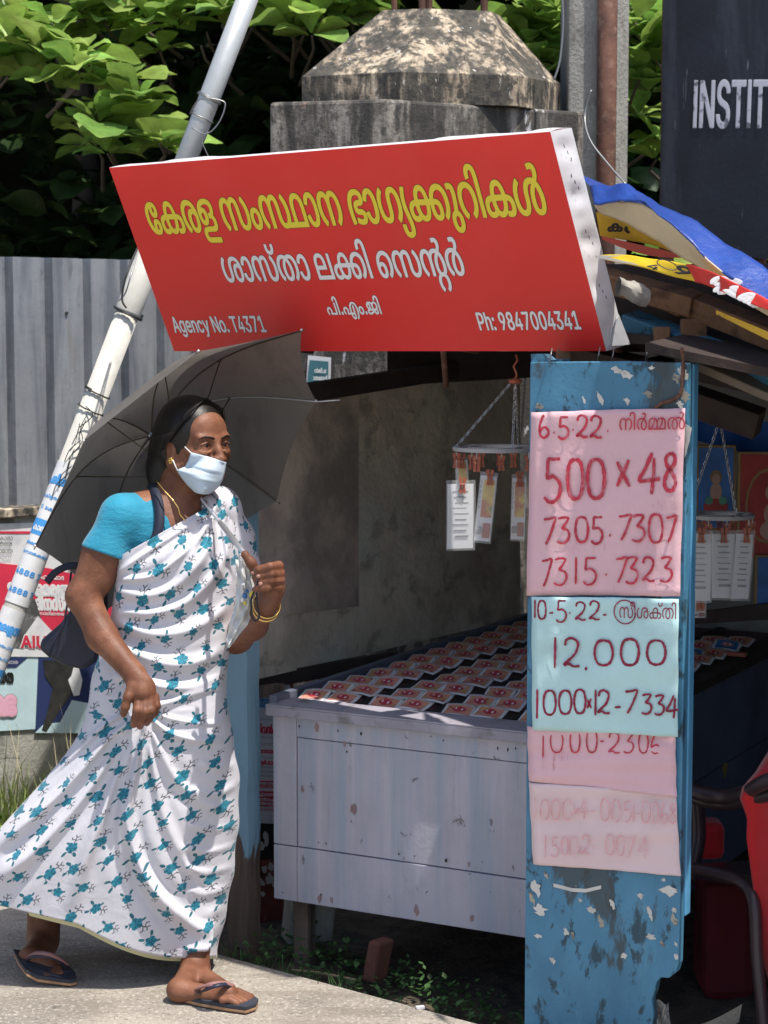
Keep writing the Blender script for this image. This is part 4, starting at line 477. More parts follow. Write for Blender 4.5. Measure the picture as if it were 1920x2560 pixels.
g=MB(); g.slab([fp(-3,.075,1.0),fp(1.6,.075,1.0),fp(1.6,.075,1.032),fp(-3,.075,1.032)],-fn*.2); obj('coping',g,m_conc,pw,bev=.004)
WP0=fp(0,.054,0)
def Q(u,v,d=0): return PP(u,v,WP0+fn*d,fn)
def poster(name,px,m,label,d=.001,cat='poster',group='posters pasted on the low wall'):
    g=MB(); g.slab([Q(u,v,d) for u,v in px],fn*.0015); o=obj(name,g,m); o['label']=label;o['category']=cat;o['group']=group; return o
m_pw=mat('poster_white',(.72,.72,.72),.7,.05,6,.001,20,[((.55,.56,.58),8,.5,.7)])
m_pr=mat('poster_red',(.62,.03,.07),.65,.1,6,.001,20)
m_pg=mat('poster_photo_grey',(.09,.09,.09),.7,.5,14,.001,20,[((.3,.3,.3),16,.5,.62)])
m_pn=mat('poster_navy',(.02,.035,.12),.65,.1)
m_pb=mat('poster_pale_blue',(.50,.66,.70),.7,.06,6,.002,12)
m_ptar=mat('black_tar_patch',(.02,.02,.018),.8,.4,20,.002,40,[((.3,.3,.28),30,.68,.72)])
m_pp=mat('poster_pink',(.75,.40,.52),.65,.05)
m_ink=mat('print_ink_blue',(.06,.30,.66),.6,.08)
p1=poster('poster',[(-80,1312),(150,1304),(170,1430),(-80,1440)],m_pw,'white notice with a dark band and small black text at the upper left edge')
p2=poster('poster',[(-80,1400),(120,1420),(330,1470),(330,1640),(-80,1637)],m_pr,'red and white poster with large white letters and a dark photo above the AIU lettering',.003)
p3=poster('poster',[(-80,1632),(112,1640),(98,1822),(-80,1832)],m_pb,'pale blue poster with a pink letter along the bottom left of the wall',.002)
p4=poster('poster',[(96,1640),(330,1650),(330,1834),(88,1830)],m_pn,'torn navy poster with a pale blue corner beside the woman',.004)
def onw(o,px,m,d,nm='print'):
    g=MB(); g.slab([Q(u,v,d) for u,v in px],fn*.0008); return obj(nm,g,m,o)
onw(p1,[(-80,1328),(120,1328),(120,1334),(-80,1334)],m_pr,.0035)
onw(p2,[(-80,1600),(30,1590),(40,1480),(62,1480),(88,1500),(112,1575),(120,1640),(-80,1630)],m_pg,.0055,'photo_print')
onw(p2,[(-80,1620),(330,1628),(330,1645),(-80,1640)],m_pw,.006)
onw(p2,[(95,1540),(60,1590),(100,1622),(150,1600)],m_pw,.0065)
onw(p3,[(-80,1640),(68,1644),(40,1668),(-80,1668)],m_pn,.005)
onw(p4,[(180,1750),(230,1760),(330,1780),(330,1834),(88,1832),(110,1810),(150,1806)],m_pb,.006)
g=MB(); g.slab([Q(u,v,.0066) for u,v in [(108,1650),(205,1655),(196,1700),(180,1735),(150,1775),(116,1830),(104,1826),(118,1780),(132,1720),(112,1690)]],fn*.001); obj('torn_patch',g,m_ptar,p4)
g=MB(); g.slab([Q(u,v,.0075) for u,v in [(186,1660),(196,1668),(206,1700),(198,1738),(184,1740),(170,1700),(178,1690)]],fn*.001); obj('torn_patch',g,m_pw,p4)
def wl(o,pref,txt,x0,y0,x1,y1,h,m,d=.008,off=0,out=None):
    p0=Q(x0,y0,d); ax=Q(x1,y1,d)-p0; L=ax.length; ax.normalize(); up=UP
    hh=h/5000*p0.y
    if out:
        g=MB(); letter(g,lambda x,y:p0-fn*.001+ax*x+up*y,pref,txt,0,L,0,hh,off=off+.003); obj('lettering',g,out,o)
    g=MB(); letter(g,lambda x,y:p0+ax*x+up*y,pref,txt,0,L,0,hh,off=off); obj('lettering',g,m,o)
wl(p1,'m','eLiXkama',-30,1350,32,1350,9,m_blk); wl(p1,'m','anatlm',-30,1365,30,1365,9,m_blk); wl(p1,'m','ksamat',-30,1382,32,1382,9,m_blk)
wl(p1,'m','rakan',-30,1398,28,1398,8,m_grey)
wl(p2,'m','mhammad',93,1447,160,1450,9,m_pw,.006,.0005)
wl(p2,'m','omr2t',88,1488,172,1490,26,m_pw,.006,.004)
wl(p2,'m','din4R',88,1524,176,1526,26,m_pw,.006,.004)
wl(p2,'m','salimatr',96,1537,160,1539,6,m_pw,.006,.0003)
wl(p2,'m','pB',20,1475,82,1477,30,m_pw,.006,.003)
wl(p2,'l','AIU',54,1618,115,1620,29,m_pr,.0095,.003,m_pw)
wl(p3,'m','kadalanr',-30,1660,45,1660,8,m_pw,.0066)
wl(p3,'m','vayt',-30,1705,34,1708,26,m_blk,.0066,.002)
wl(p3,'m','MmB',-40,1785,38,1785,44,m_pp,.009,.009,m_grey)
# small stub wall behind the counter
st_=empty('poster_stub_wall',PP(630,2380,P(630,2300,5.62),Vector((0,1,0))),'short red painted wall end covered in notices between blue post and counter','wall')
s0=P(592,2000,5.74); s1=P(735,2000,5.86); s0.z=s1.z=0
sn=Vector((s1.y-s0.y,-(s1.x-s0.x),0)).normalized()
g=MB(); g.slab([s0-UP*.15,s1-UP*.15,s1+UP*.68,s0+UP*.68],-sn*.1); obj('wall_face',g,m_redwall,st_)
def S(u,v,d): return PP(u,v,s0+sn*d,sn)
def spost(px,m,d,label):
    g=MB(); g.slab([S(u,v,d) for u,v in px],sn*.0012); return obj('poster',g,m,label=label,cat='poster',group='notices on the short red wall')
sp1=spost([(560,1712),(725,1712),(725,2060),(560,2060)],m_pw,.002,'tall white notice with red and blue print beside the blue post')
sp2=spost([(560,2055),(712,2060),(700,2150),(560,2145)],m_ptar,.004,'torn black and white notice below the tall white one')
def sl(o,pref,txt,x0,y,x1,h,m,d=.006,off=0):
    p0=S(x0,y,d); p1_=S(x1,y+2,d); ax=p1_-p0; L=ax.length; ax.normalize(); hh=h/5000*p0.y
    g=MB(); letter(g,lambda x,yy:p0+ax*x+UP*yy,pref,txt,0,L,0,hh,off=off); obj('lettering',g,m,o)
sl(sp1,'m','prkTnvM',640,1742,740,17,m_ink,off=.001); sl(sp1,'m','atunis',640,1768,705,22,m_ink,off=.001); sl(sp1,'m','gaakn',675,1782,712,9,m_blk)
sl(sp1,'m','jivNk',640,1832,695,16,m_pr,off=.0012); sl(sp1,'m','salimrk',640,1845,692,6,m_grey)
sl(sp1,'m','jynbab',640,1882,692,9,m_pr,off=.0006); sl(sp1,'m','QX.rad',642,1910,688,9,m_pr,off=.0006)
for k,y in enumerate((1800,1862,1896,1920,1931,1942)): sl(sp1,'m',['rtapnlk','milkatr','dnrlma','amtlkin','krnamld','btialnr'][k],640,y,690,6,m_grey)
for (y0_,y1_,mm) in ((1950,1953,m_pr),(1976,2014,m_pr)):
    g=MB(); g.slab([S(u,v,.006) for u,v in ((560,y0_),(720,y0_+3),(720,y1_+3),(560,y1_))],sn*.0006); obj('print',g,mm,sp1)
sl(sp1,'m','tlmidl',640,1968,690,9,m_pr,off=.0004)
for k,y in enumerate((1990,2003,2014-1)): sl(sp1,'m',['kuamdn','raNsk','ditRal'][k],640,y-1,690,7,m_pw,.0085,.0004)
sl(sp1,'m','CCidu.tirl',640,2026,690,6,m_pr)
for k in range(16):
    u=rnd.uniform(640,700);v=rnd.uniform(2070,2240); r_=rnd.uniform(3,9)
    g=MB(); g.slab([S(u+math.cos(a)*r_*rnd.uniform(.5,1.1),v+math.sin(a)*r_*1.8*rnd.uniform(.5,1.1),.0075) for a in [2*math.pi*i/7 for i in range(7)]],sn*.0006); obj('torn_scrap',g,m_paper,sp2)
# ================================================================ LEANING STEEL POLE
pole=empty('leaning_pole',(-1.5,6.4,0),'grey steel pole leaning diagonally behind the red sign and umbrella, pasted with handbills','pole')
def pp(t,dx=0):  # t 0 = (-30,1620) .. 1 = (640,-40)
    a=P(-30,1700,6.05); b=P(640,-60,6.45); return a+(b-a)*t
g=MB(); g.tube([pp(-.35),pp(.515)],.037,24); obj('pipe',g,m_steel2,pole,smooth=True)
g=MB(); g.tube([pp(.60),pp(1.1)],.034,24); obj('pipe',g,m_steel,pole,smooth=True)
g=MB(); g.tube([pp(.512),pp(.515),pp(.64)],[.040,.041,.041],24); obj('sleeve',g,m_steel2,pole,smooth=True)
pdir=(pp(1)-pp(0)).normalized()
def coil(t,r,turns,pitch,th,m=m_wire,nm='tie_wire'):
    g=MB(); c=pp(t); a=pdir.orthogonal().normalized(); b=pdir.cross(a); pts=[]
    for i in range(int(turns*14)+1):
        an=2*math.pi*i/14; pts.append(c+(a*math.cos(an)+b*math.sin(an))*(r+.003*rnd.random())+pdir*(pitch*i/14+.008*math.sin(an)+rnd.uniform(-.001,.001)))
    g.tube(pts,th,6); obj(nm,g,m,pole,smooth=True)
coil(.82,.037,2,.004,.0022); coil(.79,.037,1.5,.012,.0022); coil(.512,.044,2,.003,.003,m_dwire); coil(.40,.041,1.6,.004,.0028,m_dwire); coil(.375,.041,1.4,.006,.0025,m_dwire)
def loopw(pts,th,m,parent,nm='loose_wire'):
    P_=[Vector(p) for p in pts]; out=[]
    for i in range(len(P_)-1):
        p0=P_[max(i-1,0)];p1=P_[i];p2=P_[i+1];p3=P_[min(i+2,len(P_)-1)]
        for k in range(6):
            t=k/6; out.append(.5*((2*p1)+(p2-p0)*t+(2*p0-5*p1+4*p2-p3)*t*t+(3*p1-p0-3*p2+p3)*t**3))
    out.append(P_[-1]); g=MB(); g.tube(out,th,6); return obj(nm,g,m,parent,smooth=True)
loopw([P(475,285,6.25),P(500,248,6.2),P(555,252,6.2),P(562,270,6.2),P(545,310,6.2),P(515,335,6.2),P(480,320,6.22)],.0022,m_wire,pole)
loopw([P(520,330,6.2),P(505,350,6.2),P(515,378,6.2),P(522,392,6.2)],.0014,m_wire,pole)
loopw([P(345,618,6.1),P(318,680,6.0),P(305,745,6.0),P(316,770,6.0)],.003,m_dwire,pole)
loopw([P(350,610,6.1),P(327,690,6.0),P(312,735,6.0),P(296,752,6.0)],.0022,m_wire,pole)
for k in range(9):
    t=.37-.012*k; q=pp(t)-Vector((0,.045,0))
    loopw([q+pdir*.03+Vector((rnd.uniform(-.015,.015),0,0)),q+Vector((rnd.uniform(-.02,.02),-.006,0)),q-pdir*.04+Vector((rnd.uniform(-.015,.015),0,0))],.0016,m_dwire,pole)
# handbills wrapped on the pole
pa=(Vector((0,-1,0))-pdir*Vector((0,-1,0)).dot(pdir)).normalized(); pb=pdir.cross(pa)
if pb.x<0: pb=-pb
def wrap(t0,y,x,r): # y metres along pole, x metres round it (0 = facing camera)
    an=x/r; return pp(t0)+pdir*y+(pa*math.cos(an)+pb*math.sin(an))*r
PL=(pp(1)-pp(0)).length
def handbill(t0,t1,label,lines):
    H=(t1-t0)*PL; g=MB(); g.grid(lambda u,v:wrap(t0,v*H,(u-.5)*.2,.0395),20,8)
    hb=obj('handbill',g,m_pw,label=label,cat='handbill',group='handbills wrapped on the leaning pole',smooth=True)
    for (pref,txt,y,x0,x1,h,m,off) in lines:
        g=MB()
        if txt is None: g.grid(lambda u,v:wrap(t0,(y+h*v)*H,x0+(x1-x0)*u,.0402),12,1)
        else: letter(g,lambda a,b:wrap(t0,y*H+b,a,.0406),pref,txt,x0,x1,0,h,off=off)
        obj('lettering' if txt else 'print',g,m,hb)
    return hb
handbill(.105,.30,'blue printed white handbill glued round the pole, the upper one with phone numbers',[
 ('m','plillk',.84,-.05,.055,.022,m_ink,.002),('m','lkiLrpanm',.74,-.05,.05,.008,m_ink,.0004),('l','C',.66,-.04,-.03,.012,m_ink,.0004),('m','lkrnak',.66,-.02,.05,.009,m_ink,.0004),
 ('l',None,.48,-.055,.055,.11,m_ink,0),('m','kalnaX',.51,-.04,.045,.014,m_pw,.001),
 ('m','kilkmr.lranR',.41,-.05,.05,.007,m_ink,.0006),('m','nsamkBl',.345,-.05,.05,.007,m_ink,.0006),('l','4888 7',.0+.20,-.045,.05,.016,m_ink,.0012),('l','4888 7',.07,-.045,.05,.016,m_ink,.0012)])
handbill(-.10,.098,'blue printed white handbill glued round the pole, the lower one near the left edge',[
 ('m','itlLs',.84,-.05,.055,.022,m_ink,.002),('m','klimLrpan',.74,-.05,.05,.008,m_ink,.0004),('m','nrLkam',.66,-.05,.05,.008,m_ink,.0004),
 ('l',None,.50,-.055,.055,.10,m_ink,0),('m','kaldm',.525,-.04,.045,.012,m_pw,.0008),('m','lramkin',.42,-.05,.05,.009,m_ink,.0005),('m','smrnakT',.34,-.05,.05,.009,m_ink,.0005),('m','kRamlin',.26,-.05,.05,.009,m_ink,.0005)])
# ================================================================ STONE PILLAR
pil=empty('gate_pillar',(.1,6.6,0),'old blackened concrete gate pillar with stepped eight-sided cap behind the red sign','pillar')
YM=6.35; 
def pil_poly(corn,z,Yb=7.35):
    pts=[]
    for u,Y in corn: q=P(u,500,Y); pts.append(Vector((q.x,q.y,z)))
    return pts
bc=[(676,7.16),(968,7.05),(1462,7.5)]
B=pil_poly(bc,0); back=[B[2]+Vector((-.12,.55,0)),B[0]+Vector((.08,.85,0))]
ztop=P(968,247,7.05).z
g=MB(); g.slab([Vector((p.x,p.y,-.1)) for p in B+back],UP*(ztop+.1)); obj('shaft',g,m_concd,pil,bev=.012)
cc=[(755,7.32),(1000,7.18),(1290,7.28),(1400,7.55)]
Cp=[]; zr0=ztop; zr1=P(1000,180,7.18).z; zt=P(1065,14,7.45).z
def cpoly(cs,z):return [Vector((P(u,300,Y).x,Y,z)) for u,Y in cs]
bot=cpoly(cc,zr0); bot+= [bot[3]+Vector((-.1,.35,0)),bot[0]+Vector((.1,.5,0))]
rim=[Vector((p.x,p.y,zr1)) for p in bot]
top=[Vector((P(u,20,Y).x,Y,zt)) for u,Y in ((958,7.56),(1066,7.52),(1226,7.58),(1250,7.7))]; top+=[top[3]+Vector((-.05,.1,0)),top[0]+Vector((.02,.12,0))]
g=MB(); n=6
g.add(bot+rim,[(i,(i+1)%n,n+(i+1)%n,n+i) for i in range(n)]+[tuple(range(n))[::-1]])
g.add(rim+top,[(i,(i+1)%n,n+(i+1)%n,n+i) for i in range(n)]+[tuple(range(n,2*n))])
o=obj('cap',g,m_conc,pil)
for u,Y,r_ in ((1055,7.65,.013),(1072,7.67,.013),(1210,7.7,.014),(985,7.7,.011)):
    q=P(u,20,Y); g=MB(); g.tube([(q.x,q.y,zt-.03),(q.x+.004,q.y,zt+.5)],r_,8); obj('rebar',g,m_rust,pil)
# notice on pillar
g=MB()
def PN(u,v,d=.004):
    n_=Vector((B[1].y-B[0].y,-(B[1].x-B[0].x),0)).normalized(); return PP(u,v,B[0]+n_*d,n_)
g.slab([PN(770,888),PN(828,894),PN(826,965),PN(765,965)],(0,-.001,0)); nt_=obj('notice',g,m_pw,label='small teal and white notice stuck on the pillar just under the red sign',cat='notice')
m_teal=mat('print_teal',(.05,.17,.20),.6,.1)
g=MB(); g.slab([PN(774,900,.008),PN(821,904,.008),PN(820,965,.008),PN(768,965,.008)],(0,-.001,0)); obj('print',g,m_teal,nt_)
for t_,x0,x1,y in (('Nji.o',786,815,932),('atmyN',783,818,950)):
    p0=PN(x0,y,.012);ax=PN(x1,y+1,.012)-p0;L_=ax.length;ax.normalize(); g=MB(); letter(g,lambda x,yy:p0+ax*x+UP*yy,'m',t_,0,L_,0,.012,off=.0005); obj('lettering',g,m_pw,nt_)
# ================================================================ CONCRETE POLE + RUSTY PIPE
cp=empty('concrete_pole',P(1490,1000,7.6)*1,'rough grey concrete utility pole with a rusty pipe strapped to its face','utility pole'); cp.location.z=0
x0=P(1420,300,7.5).x; x1=P(1566,300,7.6).x
g=MB(); g.slab([(x0,7.5,-.1),(x0+.115,7.49,-.1),(x0+.115,7.56,-.1),(x1-.055,7.58,-.1),(x1-.05,7.50,-.1),(x1,7.55,-.1),(x1,7.85,-.1),(x0,7.85,-.1)],UP*4.5); obj('shaft',g,m_conc2,cp,bev=.006)
xc=P(1515,300,7.48).x
g=MB(); g.tube([(xc,7.47,.0),(xc,7.47,4.4)],.036,18); obj('rusty_pipe',g,m_rust,cp,smooth=True)
loopw([P(1405,-20,7.3),P(1408,60,7.3),P(1400,150,7.3),P(1385,200,7.3)],.004,m_wire,cp)
loopw([P(1478,225,7.3),P(1462,290,7.3),P(1475,350,7.2),P(1520,410,7.1),P(1565,462,7.0)],.0035,m_wire,cp)
# ================================================================ BILLBOARD
bb=empty('billboard',P(1800,1000,7.6),'dark navy billboard on the right with white capital lettering and peeling patches','billboard'); bb.location.z=0
b0,b1=P(1659,0,7.7),P(2300,0,7.25); bd=(b1-b0); bd.z=0; bn=Vector((bd.y,-bd.x,0)).normalized()
def BB(u,v,d=0): return PP(u,v,b0+bn*d,bn)
g=MB(); g.slab([BB(1661,-150),BB(2300,-150),BB(2300,700),BB(1648,612)],-bn*.03); obj('panel',g,m_dkboard,bb)
g=MB(); p0=BB(1734,318,.004); ax=(BB(2110,318,.004)-p0); L_=ax.length; ax.normalize()
letter(g,lambda x,y:p0+ax*x+UP*y+ax*y*.02,'l','INSTITU',0,(BB(1734+222,318)-BB(1734,318)).length,0,(BB(1734,205)-BB(1734,320)).length,off=.0036); obj('lettering',g,m_bbl,bb)
for u in (1668,1900):
    q=BB(u,500,-.06); g=MB(); g.tube([(q.x,q.y,-.1),(q.x,q.y,3.2)],.03,10); obj('leg',g,m_rust,bb)
# ================================================================ TREES
def leafmesh(nm,L,W_,m,seed,fold=.25):
    r=random.Random(seed); V=[];F=[];n=7
    for i in range(n+1):
        t=i/n; w_=W_*(math.sin(math.pi*min(1,t*.98+.01)**1.5)**.8)*(1 if t<.98 else .3)+.002
        z=-.35*L*t*t*r.uniform(.8,1.1)+.1*L*t; 
        for k,sx in enumerate((-1,-.5,0,.5,1)):
            V.append((sx*w_,t*L,z+abs(sx)*w_*fold+.05*W_*math.sin(t*12+k)*(abs(sx)==1)))
    for i in range(n):
        for k in range(4): F.append((i*5+k,i*5+k+1,(i+1)*5+k+1,(i+1)*5+k))
    me=bpy.data.meshes.new(nm); me.from_pydata(V,[],F); me.polygons.foreach_set('use_smooth',[True]*len(F)); me.materials.append(m); return me,np.array(V),F
LM=[leafmesh('leaf',.20*s,.080*s,m_leaf,i) for i,s in enumerate((1,.85,1.1,.7))]
def ldir(az,el): return Vector((math.cos(az)*math.cos(el),math.sin(az)*math.cos(el),math.sin(el)))
def lmat(p,d,roll,s=1):
    y=d.normalized(); x=y.cross(UP); 
    if x.length<1e-3:x=Vector((1,0,0))
    x.normalize(); z=x.cross(y); m=Matrix((x,y,z)).transposed(); m=m@Matrix.Rotation(roll,3,'Y'); m=(m*s).to_4x4(); m.translation=p; return m
def rosette(c,n,s,out,r=rnd,el0=.15):
    for k in range(n):
        az=2*math.pi*k/n+r.uniform(-.25,.25); el=el0+r.uniform(-.25,.35)
        if k%3==2: el+=.6
        out.append((lmat(c+ldir(az,el)*.015,ldir(az,el),r.uniform(-.4,.4),s*r.uniform(.75,1.15)),r.randrange(4)))
def tree(name,label,base,crowns,ros,nstuff,group='leafy trees behind the fence and pillar',dens=8,lm=m_leafshade):
    t=empty(name,base,label,'tree',group)
    g=MB(); b=Vector(base)
    b=b+Vector((0,1.3,0)); g.tube([b-UP*.2,b+UP*1.2,b+Vector((.1,.0,2.4)),b+Vector((.05,.1,4))],[.09,.075,.06,.04],10); obj('trunk',g,m_bark,t,smooth=True)
    L=[]
    for c in ros:
        rosette(Vector(c),rnd.randint(6,9),rnd.uniform(.7,1.15),L)
    L=L[:300]
    for mtx,k in L:
        o=bpy.data.objects.new('leaf',LM[k][0]); sc.collection.objects.link(o); o.parent=t; mm=mtx.copy(); mm.translation=mtx.translation-Vector(base); o.matrix_local=mm
    # branches to rosettes
    for c in ros[::2]:
        g=MB(); c=Vector(c); g.tube([c+Vector((rnd.uniform(-.2,.2),.45,-.15)),c+Vector((0,.2,-.03)),c],[.010,.007,.005],5); obj('branch',g,m_bark,t,smooth=True)
    V=[];F=[];r=random.Random(len(ros)+nstuff)
    if nstuff:
        for i in range(nstuff):
            cx,cy,cz,rx,ry,rz=crowns[i%len(crowns)]
            d=Vector((r.gauss(0,1),r.gauss(0,1),r.gauss(0,1))).normalized()*r.uniform(.5,1)**.5
            c=Vector((cx+d.x*rx,cy+d.y*ry,cz+d.z*rz)); mtx=lmat(c,ldir(r.uniform(0,6.28),r.uniform(-.6,.4)),r.uniform(-.6,.6),r.uniform(.7,1.3))
            k=r.randrange(4); vv=LM[k][1]; M3=np.array(mtx); q=vv@M3[:3,:3].T+M3[:3,3]; bI=len(V)*0
            V.append(q); F.append(np.array(LM[k][2])+i*len(vv))
        V=np.concatenate(V);F=np.concatenate(F)
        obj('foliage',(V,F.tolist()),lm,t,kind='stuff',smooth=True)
    return t
def R_(u,v,Y,j=0): return P(u+rnd.uniform(-j,j),v+rnd.uniform(-j,j),Y+rnd.uniform(-.15,.15))
rosL=[R_(*q) for q in [(60,60,8.6),(140,110,8.5),(210,140,8.5),(60,190,8.6),(20,100,8.5),(160,200,8.4),(190,170,8.3),(120,150,8.4),(320,20,8.6),(370,50,8.5),(260,50,8.6),(420,30,8.6),(200,30,8.7),(310,265,8.3),(320,200,8.35),(350,250,8.3),(290,270,8.35),
 (210,330,8.4),(245,310,8.4),(330,340,8.3),(400,360,8.2),(360,345,8.3),(270,385,8.3),(425,375,8.2),(240,370,8.4),(310,330,8.3),(130,60,8.5),(90,130,8.5),(10,20,8.6),(470,10,8.7),(400,130,8.9),(230,200,8.6),(0,160,8.6),(440,65,8.7)]]
rosL+=[R_(rnd.uniform(-10,560),rnd.uniform(-30,130),8.7) for _ in range(16)]
tree('almond_tree','bright broad-leaved almond tree over the corrugated fence, left of the leaning pole',(-1.6,8.9,0),[(-1.3,9.6,2.3,1.1,.5,.9),(-.6,9.9,1.9,1.0,.5,.7),(-1.6,9.8,1.5,1.0,.5,.6)],rosL,1500)
rosM=[R_(*q) for q in [(700,20,8.6),(760,30,8.6),(800,50,8.5),(850,10,8.6),(730,70,8.5),(560,20,8.7),(780,90,8.5),(680,40,8.6),(880,40,8.6),(840,60,8.6),(930,20,8.7),(900,5,8.6)]]
rosM+=[R_(rnd.uniform(560,980),rnd.uniform(-40,60),8.8) for _ in range(10)]
tree('almond_tree','broad-leaved almond tree whose leaves hang at the top between leaning pole and pillar cap',(-.3,9.3,0),[(-.2,9.9,2.4,.9,.5,.8),(.3,10.2,1.7,1.0,.5,.8)],rosM,1100)
rosR=[R_(*q) for q in [(1590,60,8.3),(1620,90,8.3),(1600,130,8.3),(1640,160,8.3),(1600,200,8.3),(1640,30,8.4),(1580,20,8.4),(1625,230,8.4),(1650,110,8.3),(1330,40,8.6),(1360,90,8.6),(1390,60,8.5),(1350,150,8.6),(1380,120,8.6),(1640,350,8.5),(1600,290,8.6),(1340,10,8.5),(1390,20,8.5),(1320,110,8.6),(1400,170,8.5),(1640,400,8.6),(1660,650,8.2),(1910,650,8.0)]]
tree('almond_tree','broad-leaved almond tree seen between the pillar, concrete pole and billboard',(1.4,9.2,0),[(1.2,9.8,2.3,.9,.5,.8),(1.9,9.7,1.8,1.0,.5,.9),(2.2,9.6,1.2,.7,.4,.6)],rosR,1300)
# dense growth behind everything plus an added unseen shading canopy (nobody could count it)
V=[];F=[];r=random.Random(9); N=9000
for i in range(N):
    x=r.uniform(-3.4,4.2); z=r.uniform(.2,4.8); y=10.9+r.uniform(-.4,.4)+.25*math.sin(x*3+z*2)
    if i>3400: y=r.uniform(9.0,11.4); z=3.9+r.uniform(-.3,.3); x=r.uniform(-3.6,5)  # leaves added above the frame to keep sun off the background
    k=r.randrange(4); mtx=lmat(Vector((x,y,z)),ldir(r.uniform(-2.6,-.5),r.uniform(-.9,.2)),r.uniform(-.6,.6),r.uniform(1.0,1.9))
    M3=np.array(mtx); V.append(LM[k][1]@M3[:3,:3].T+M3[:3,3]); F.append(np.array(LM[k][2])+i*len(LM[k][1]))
obj('hedge_and_shade_canopy',(np.concatenate(V),np.concatenate(F).tolist()),m_leafshade,kind='stuff',smooth=True,label='dense foliage mass filling the background, plus unseen leaves added overhead to shade it',cat='foliage')
g=MB(); g.grid(lambda u,v:(-7+16*u,11.6+.3*math.sin(u*20)+1.5*(1-v)*0,-.2+6.5*v),30,10); obj('dark_backdrop',g,m_backdrop,kind='structure')  # upright near-black sheet added to keep gaps in the foliage dark
# ================================================================ KIOSK
kio=empty('lottery_kiosk',KO,'roadside lottery kiosk frame with blue painted posts, stained side panel and patched timber roof','kiosk')
# left post
q=PZ(612,2412,-.10)
pl=Vector((q.x,q.y,-.12)); aw=.033
g=MB(); N_=26
prof=[];rr=random.Random(3)
vv=[]
for i in range(N_+1):
    z=-.12+1.9*i/N_
    j=rr.uniform(-.002,.002)+ (.004*rr.uniform(-1,1) if z<.55 else 0)
    for (a,b) in ((-1,-1),(1,-1),(1,1),(-1,1)):
        vv.append(pl+U*(a*aw+j)+Wd*(b*aw)+UP*(z+.12)+Vector((.0,0,0)))
def postpart(i0,i1,nm,m,grow=0):
    g=MB(); V=[x for i in range(i0,i1+1) for x in [vv[i*4+k] for k in range(4)]]; n=i1-i0
    g.add(V,[(i*4+k,i*4+(k+1)%4,(i+1)*4+(k+1)%4,(i+1)*4+k) for i in range(n) for k in range(4)]+[(3,2,1,0),(n*4,n*4+1,n*4+2,n*4+3)]); return obj(nm,g,m,kio)
# paint that gives way to bare wood towards the foot: a material keyed to worn patches
m_post=bpy.data.materials.new('worn_blue_post'); m_post.use_nodes=True; nt=m_post.node_tree; b=nt.nodes['Principled BSDF']
geo=nt.nodes.new('ShaderNodeNewGeometry'); sx=nt.nodes.new('ShaderNodeSeparateXYZ'); nt.links.new(geo.outputs['Position'],sx.inputs[0])
z=X(nt,sx.outputs[2]); nn=noise(nt,geo.outputs['Position'],14,5,.6,(1,1,.25)); wood=sstep(z*(-1.6)+nn*1.1,.10,.15)
wn_=noise(nt,geo.outputs['Position'],60,4,.6,(1,1,.08)); wc=mixc(nt,wn_,(.05,.035,.03),(.24,.17,.13))
bc_=mixc(nt,noise(nt,geo.outputs['Position'],8,4,.6,(1,1,.3)),(.21,.37,.49),(.30,.50,.63))
nt.links.new(mixc(nt,wood,bc_,wc),b.inputs['Base Color']); b.inputs['Roughness'].default_value=.65
bp=nt.nodes.new('ShaderNodeBump'); bp.inputs['Distance'].default_value=.004; nt.links.new((wn_-wood*.6).o,bp.inputs['Height']); nt.links.new(bp.outputs[0],b.inputs['Normal'])
postpart(0,N_,'post',m_post)
# big blue notice board, torn lower right corner
BPn=-Wd; BO=K(0,0,0)
def BD(u,v,d=0): return PP(u,v,BO-Wd*d,-Wd)
bpx=[(1325,905),(1722,908),(1722,912),(1698,2425),(1685,2452),(1650,2450),(1638,2462),(1632,2520),(1634,2700),(1311,2700),(1313,2200),(1318,1500)]
bpx=[(1325,905),(1560,903),(1721,908),(1700,2300),(1697,2408),(1690,2432),(1672,2446),(1652,2444),(1641,2456),(1637,2480),(1629,2500),(1634,2540),(1628,2600),(1632,2760),(1309,2760),(1313,2200),(1318,1500)]
g=MB(); g.slab([BD(u,v) for u,v in bpx],Wd*.03); obj('notice_board',g,m_blue,kio,bev=.003)
g=MB(); a_=BD(1722,909); b_=BD(1701,2300); g.slab([a_-U*.012+Wd*.031,a_+U*.002+Wd*.031,b_+U*.002+Wd*.031,b_-U*.012+Wd*.031],Wd*.032); obj('edge_batten',g,m_edge,kio,bev=.003)
g=MB(); g.slab([BD(1327,885,-.01),BD(1362,885,-.01),BD(1378,900,-.01),BD(1352,925,-.01),BD(1330,925,-.01)],Wd*.03); obj('post_stub',g,m_blue,kio)
# upper post section rising behind the sign
g=MB(); p_=K(.03,.07,1.4); g.beam(K(.03,.075,1.2),K(.03,.075,1.60),U*.03,Wd*.025); obj('post',g,m_blue,kio)
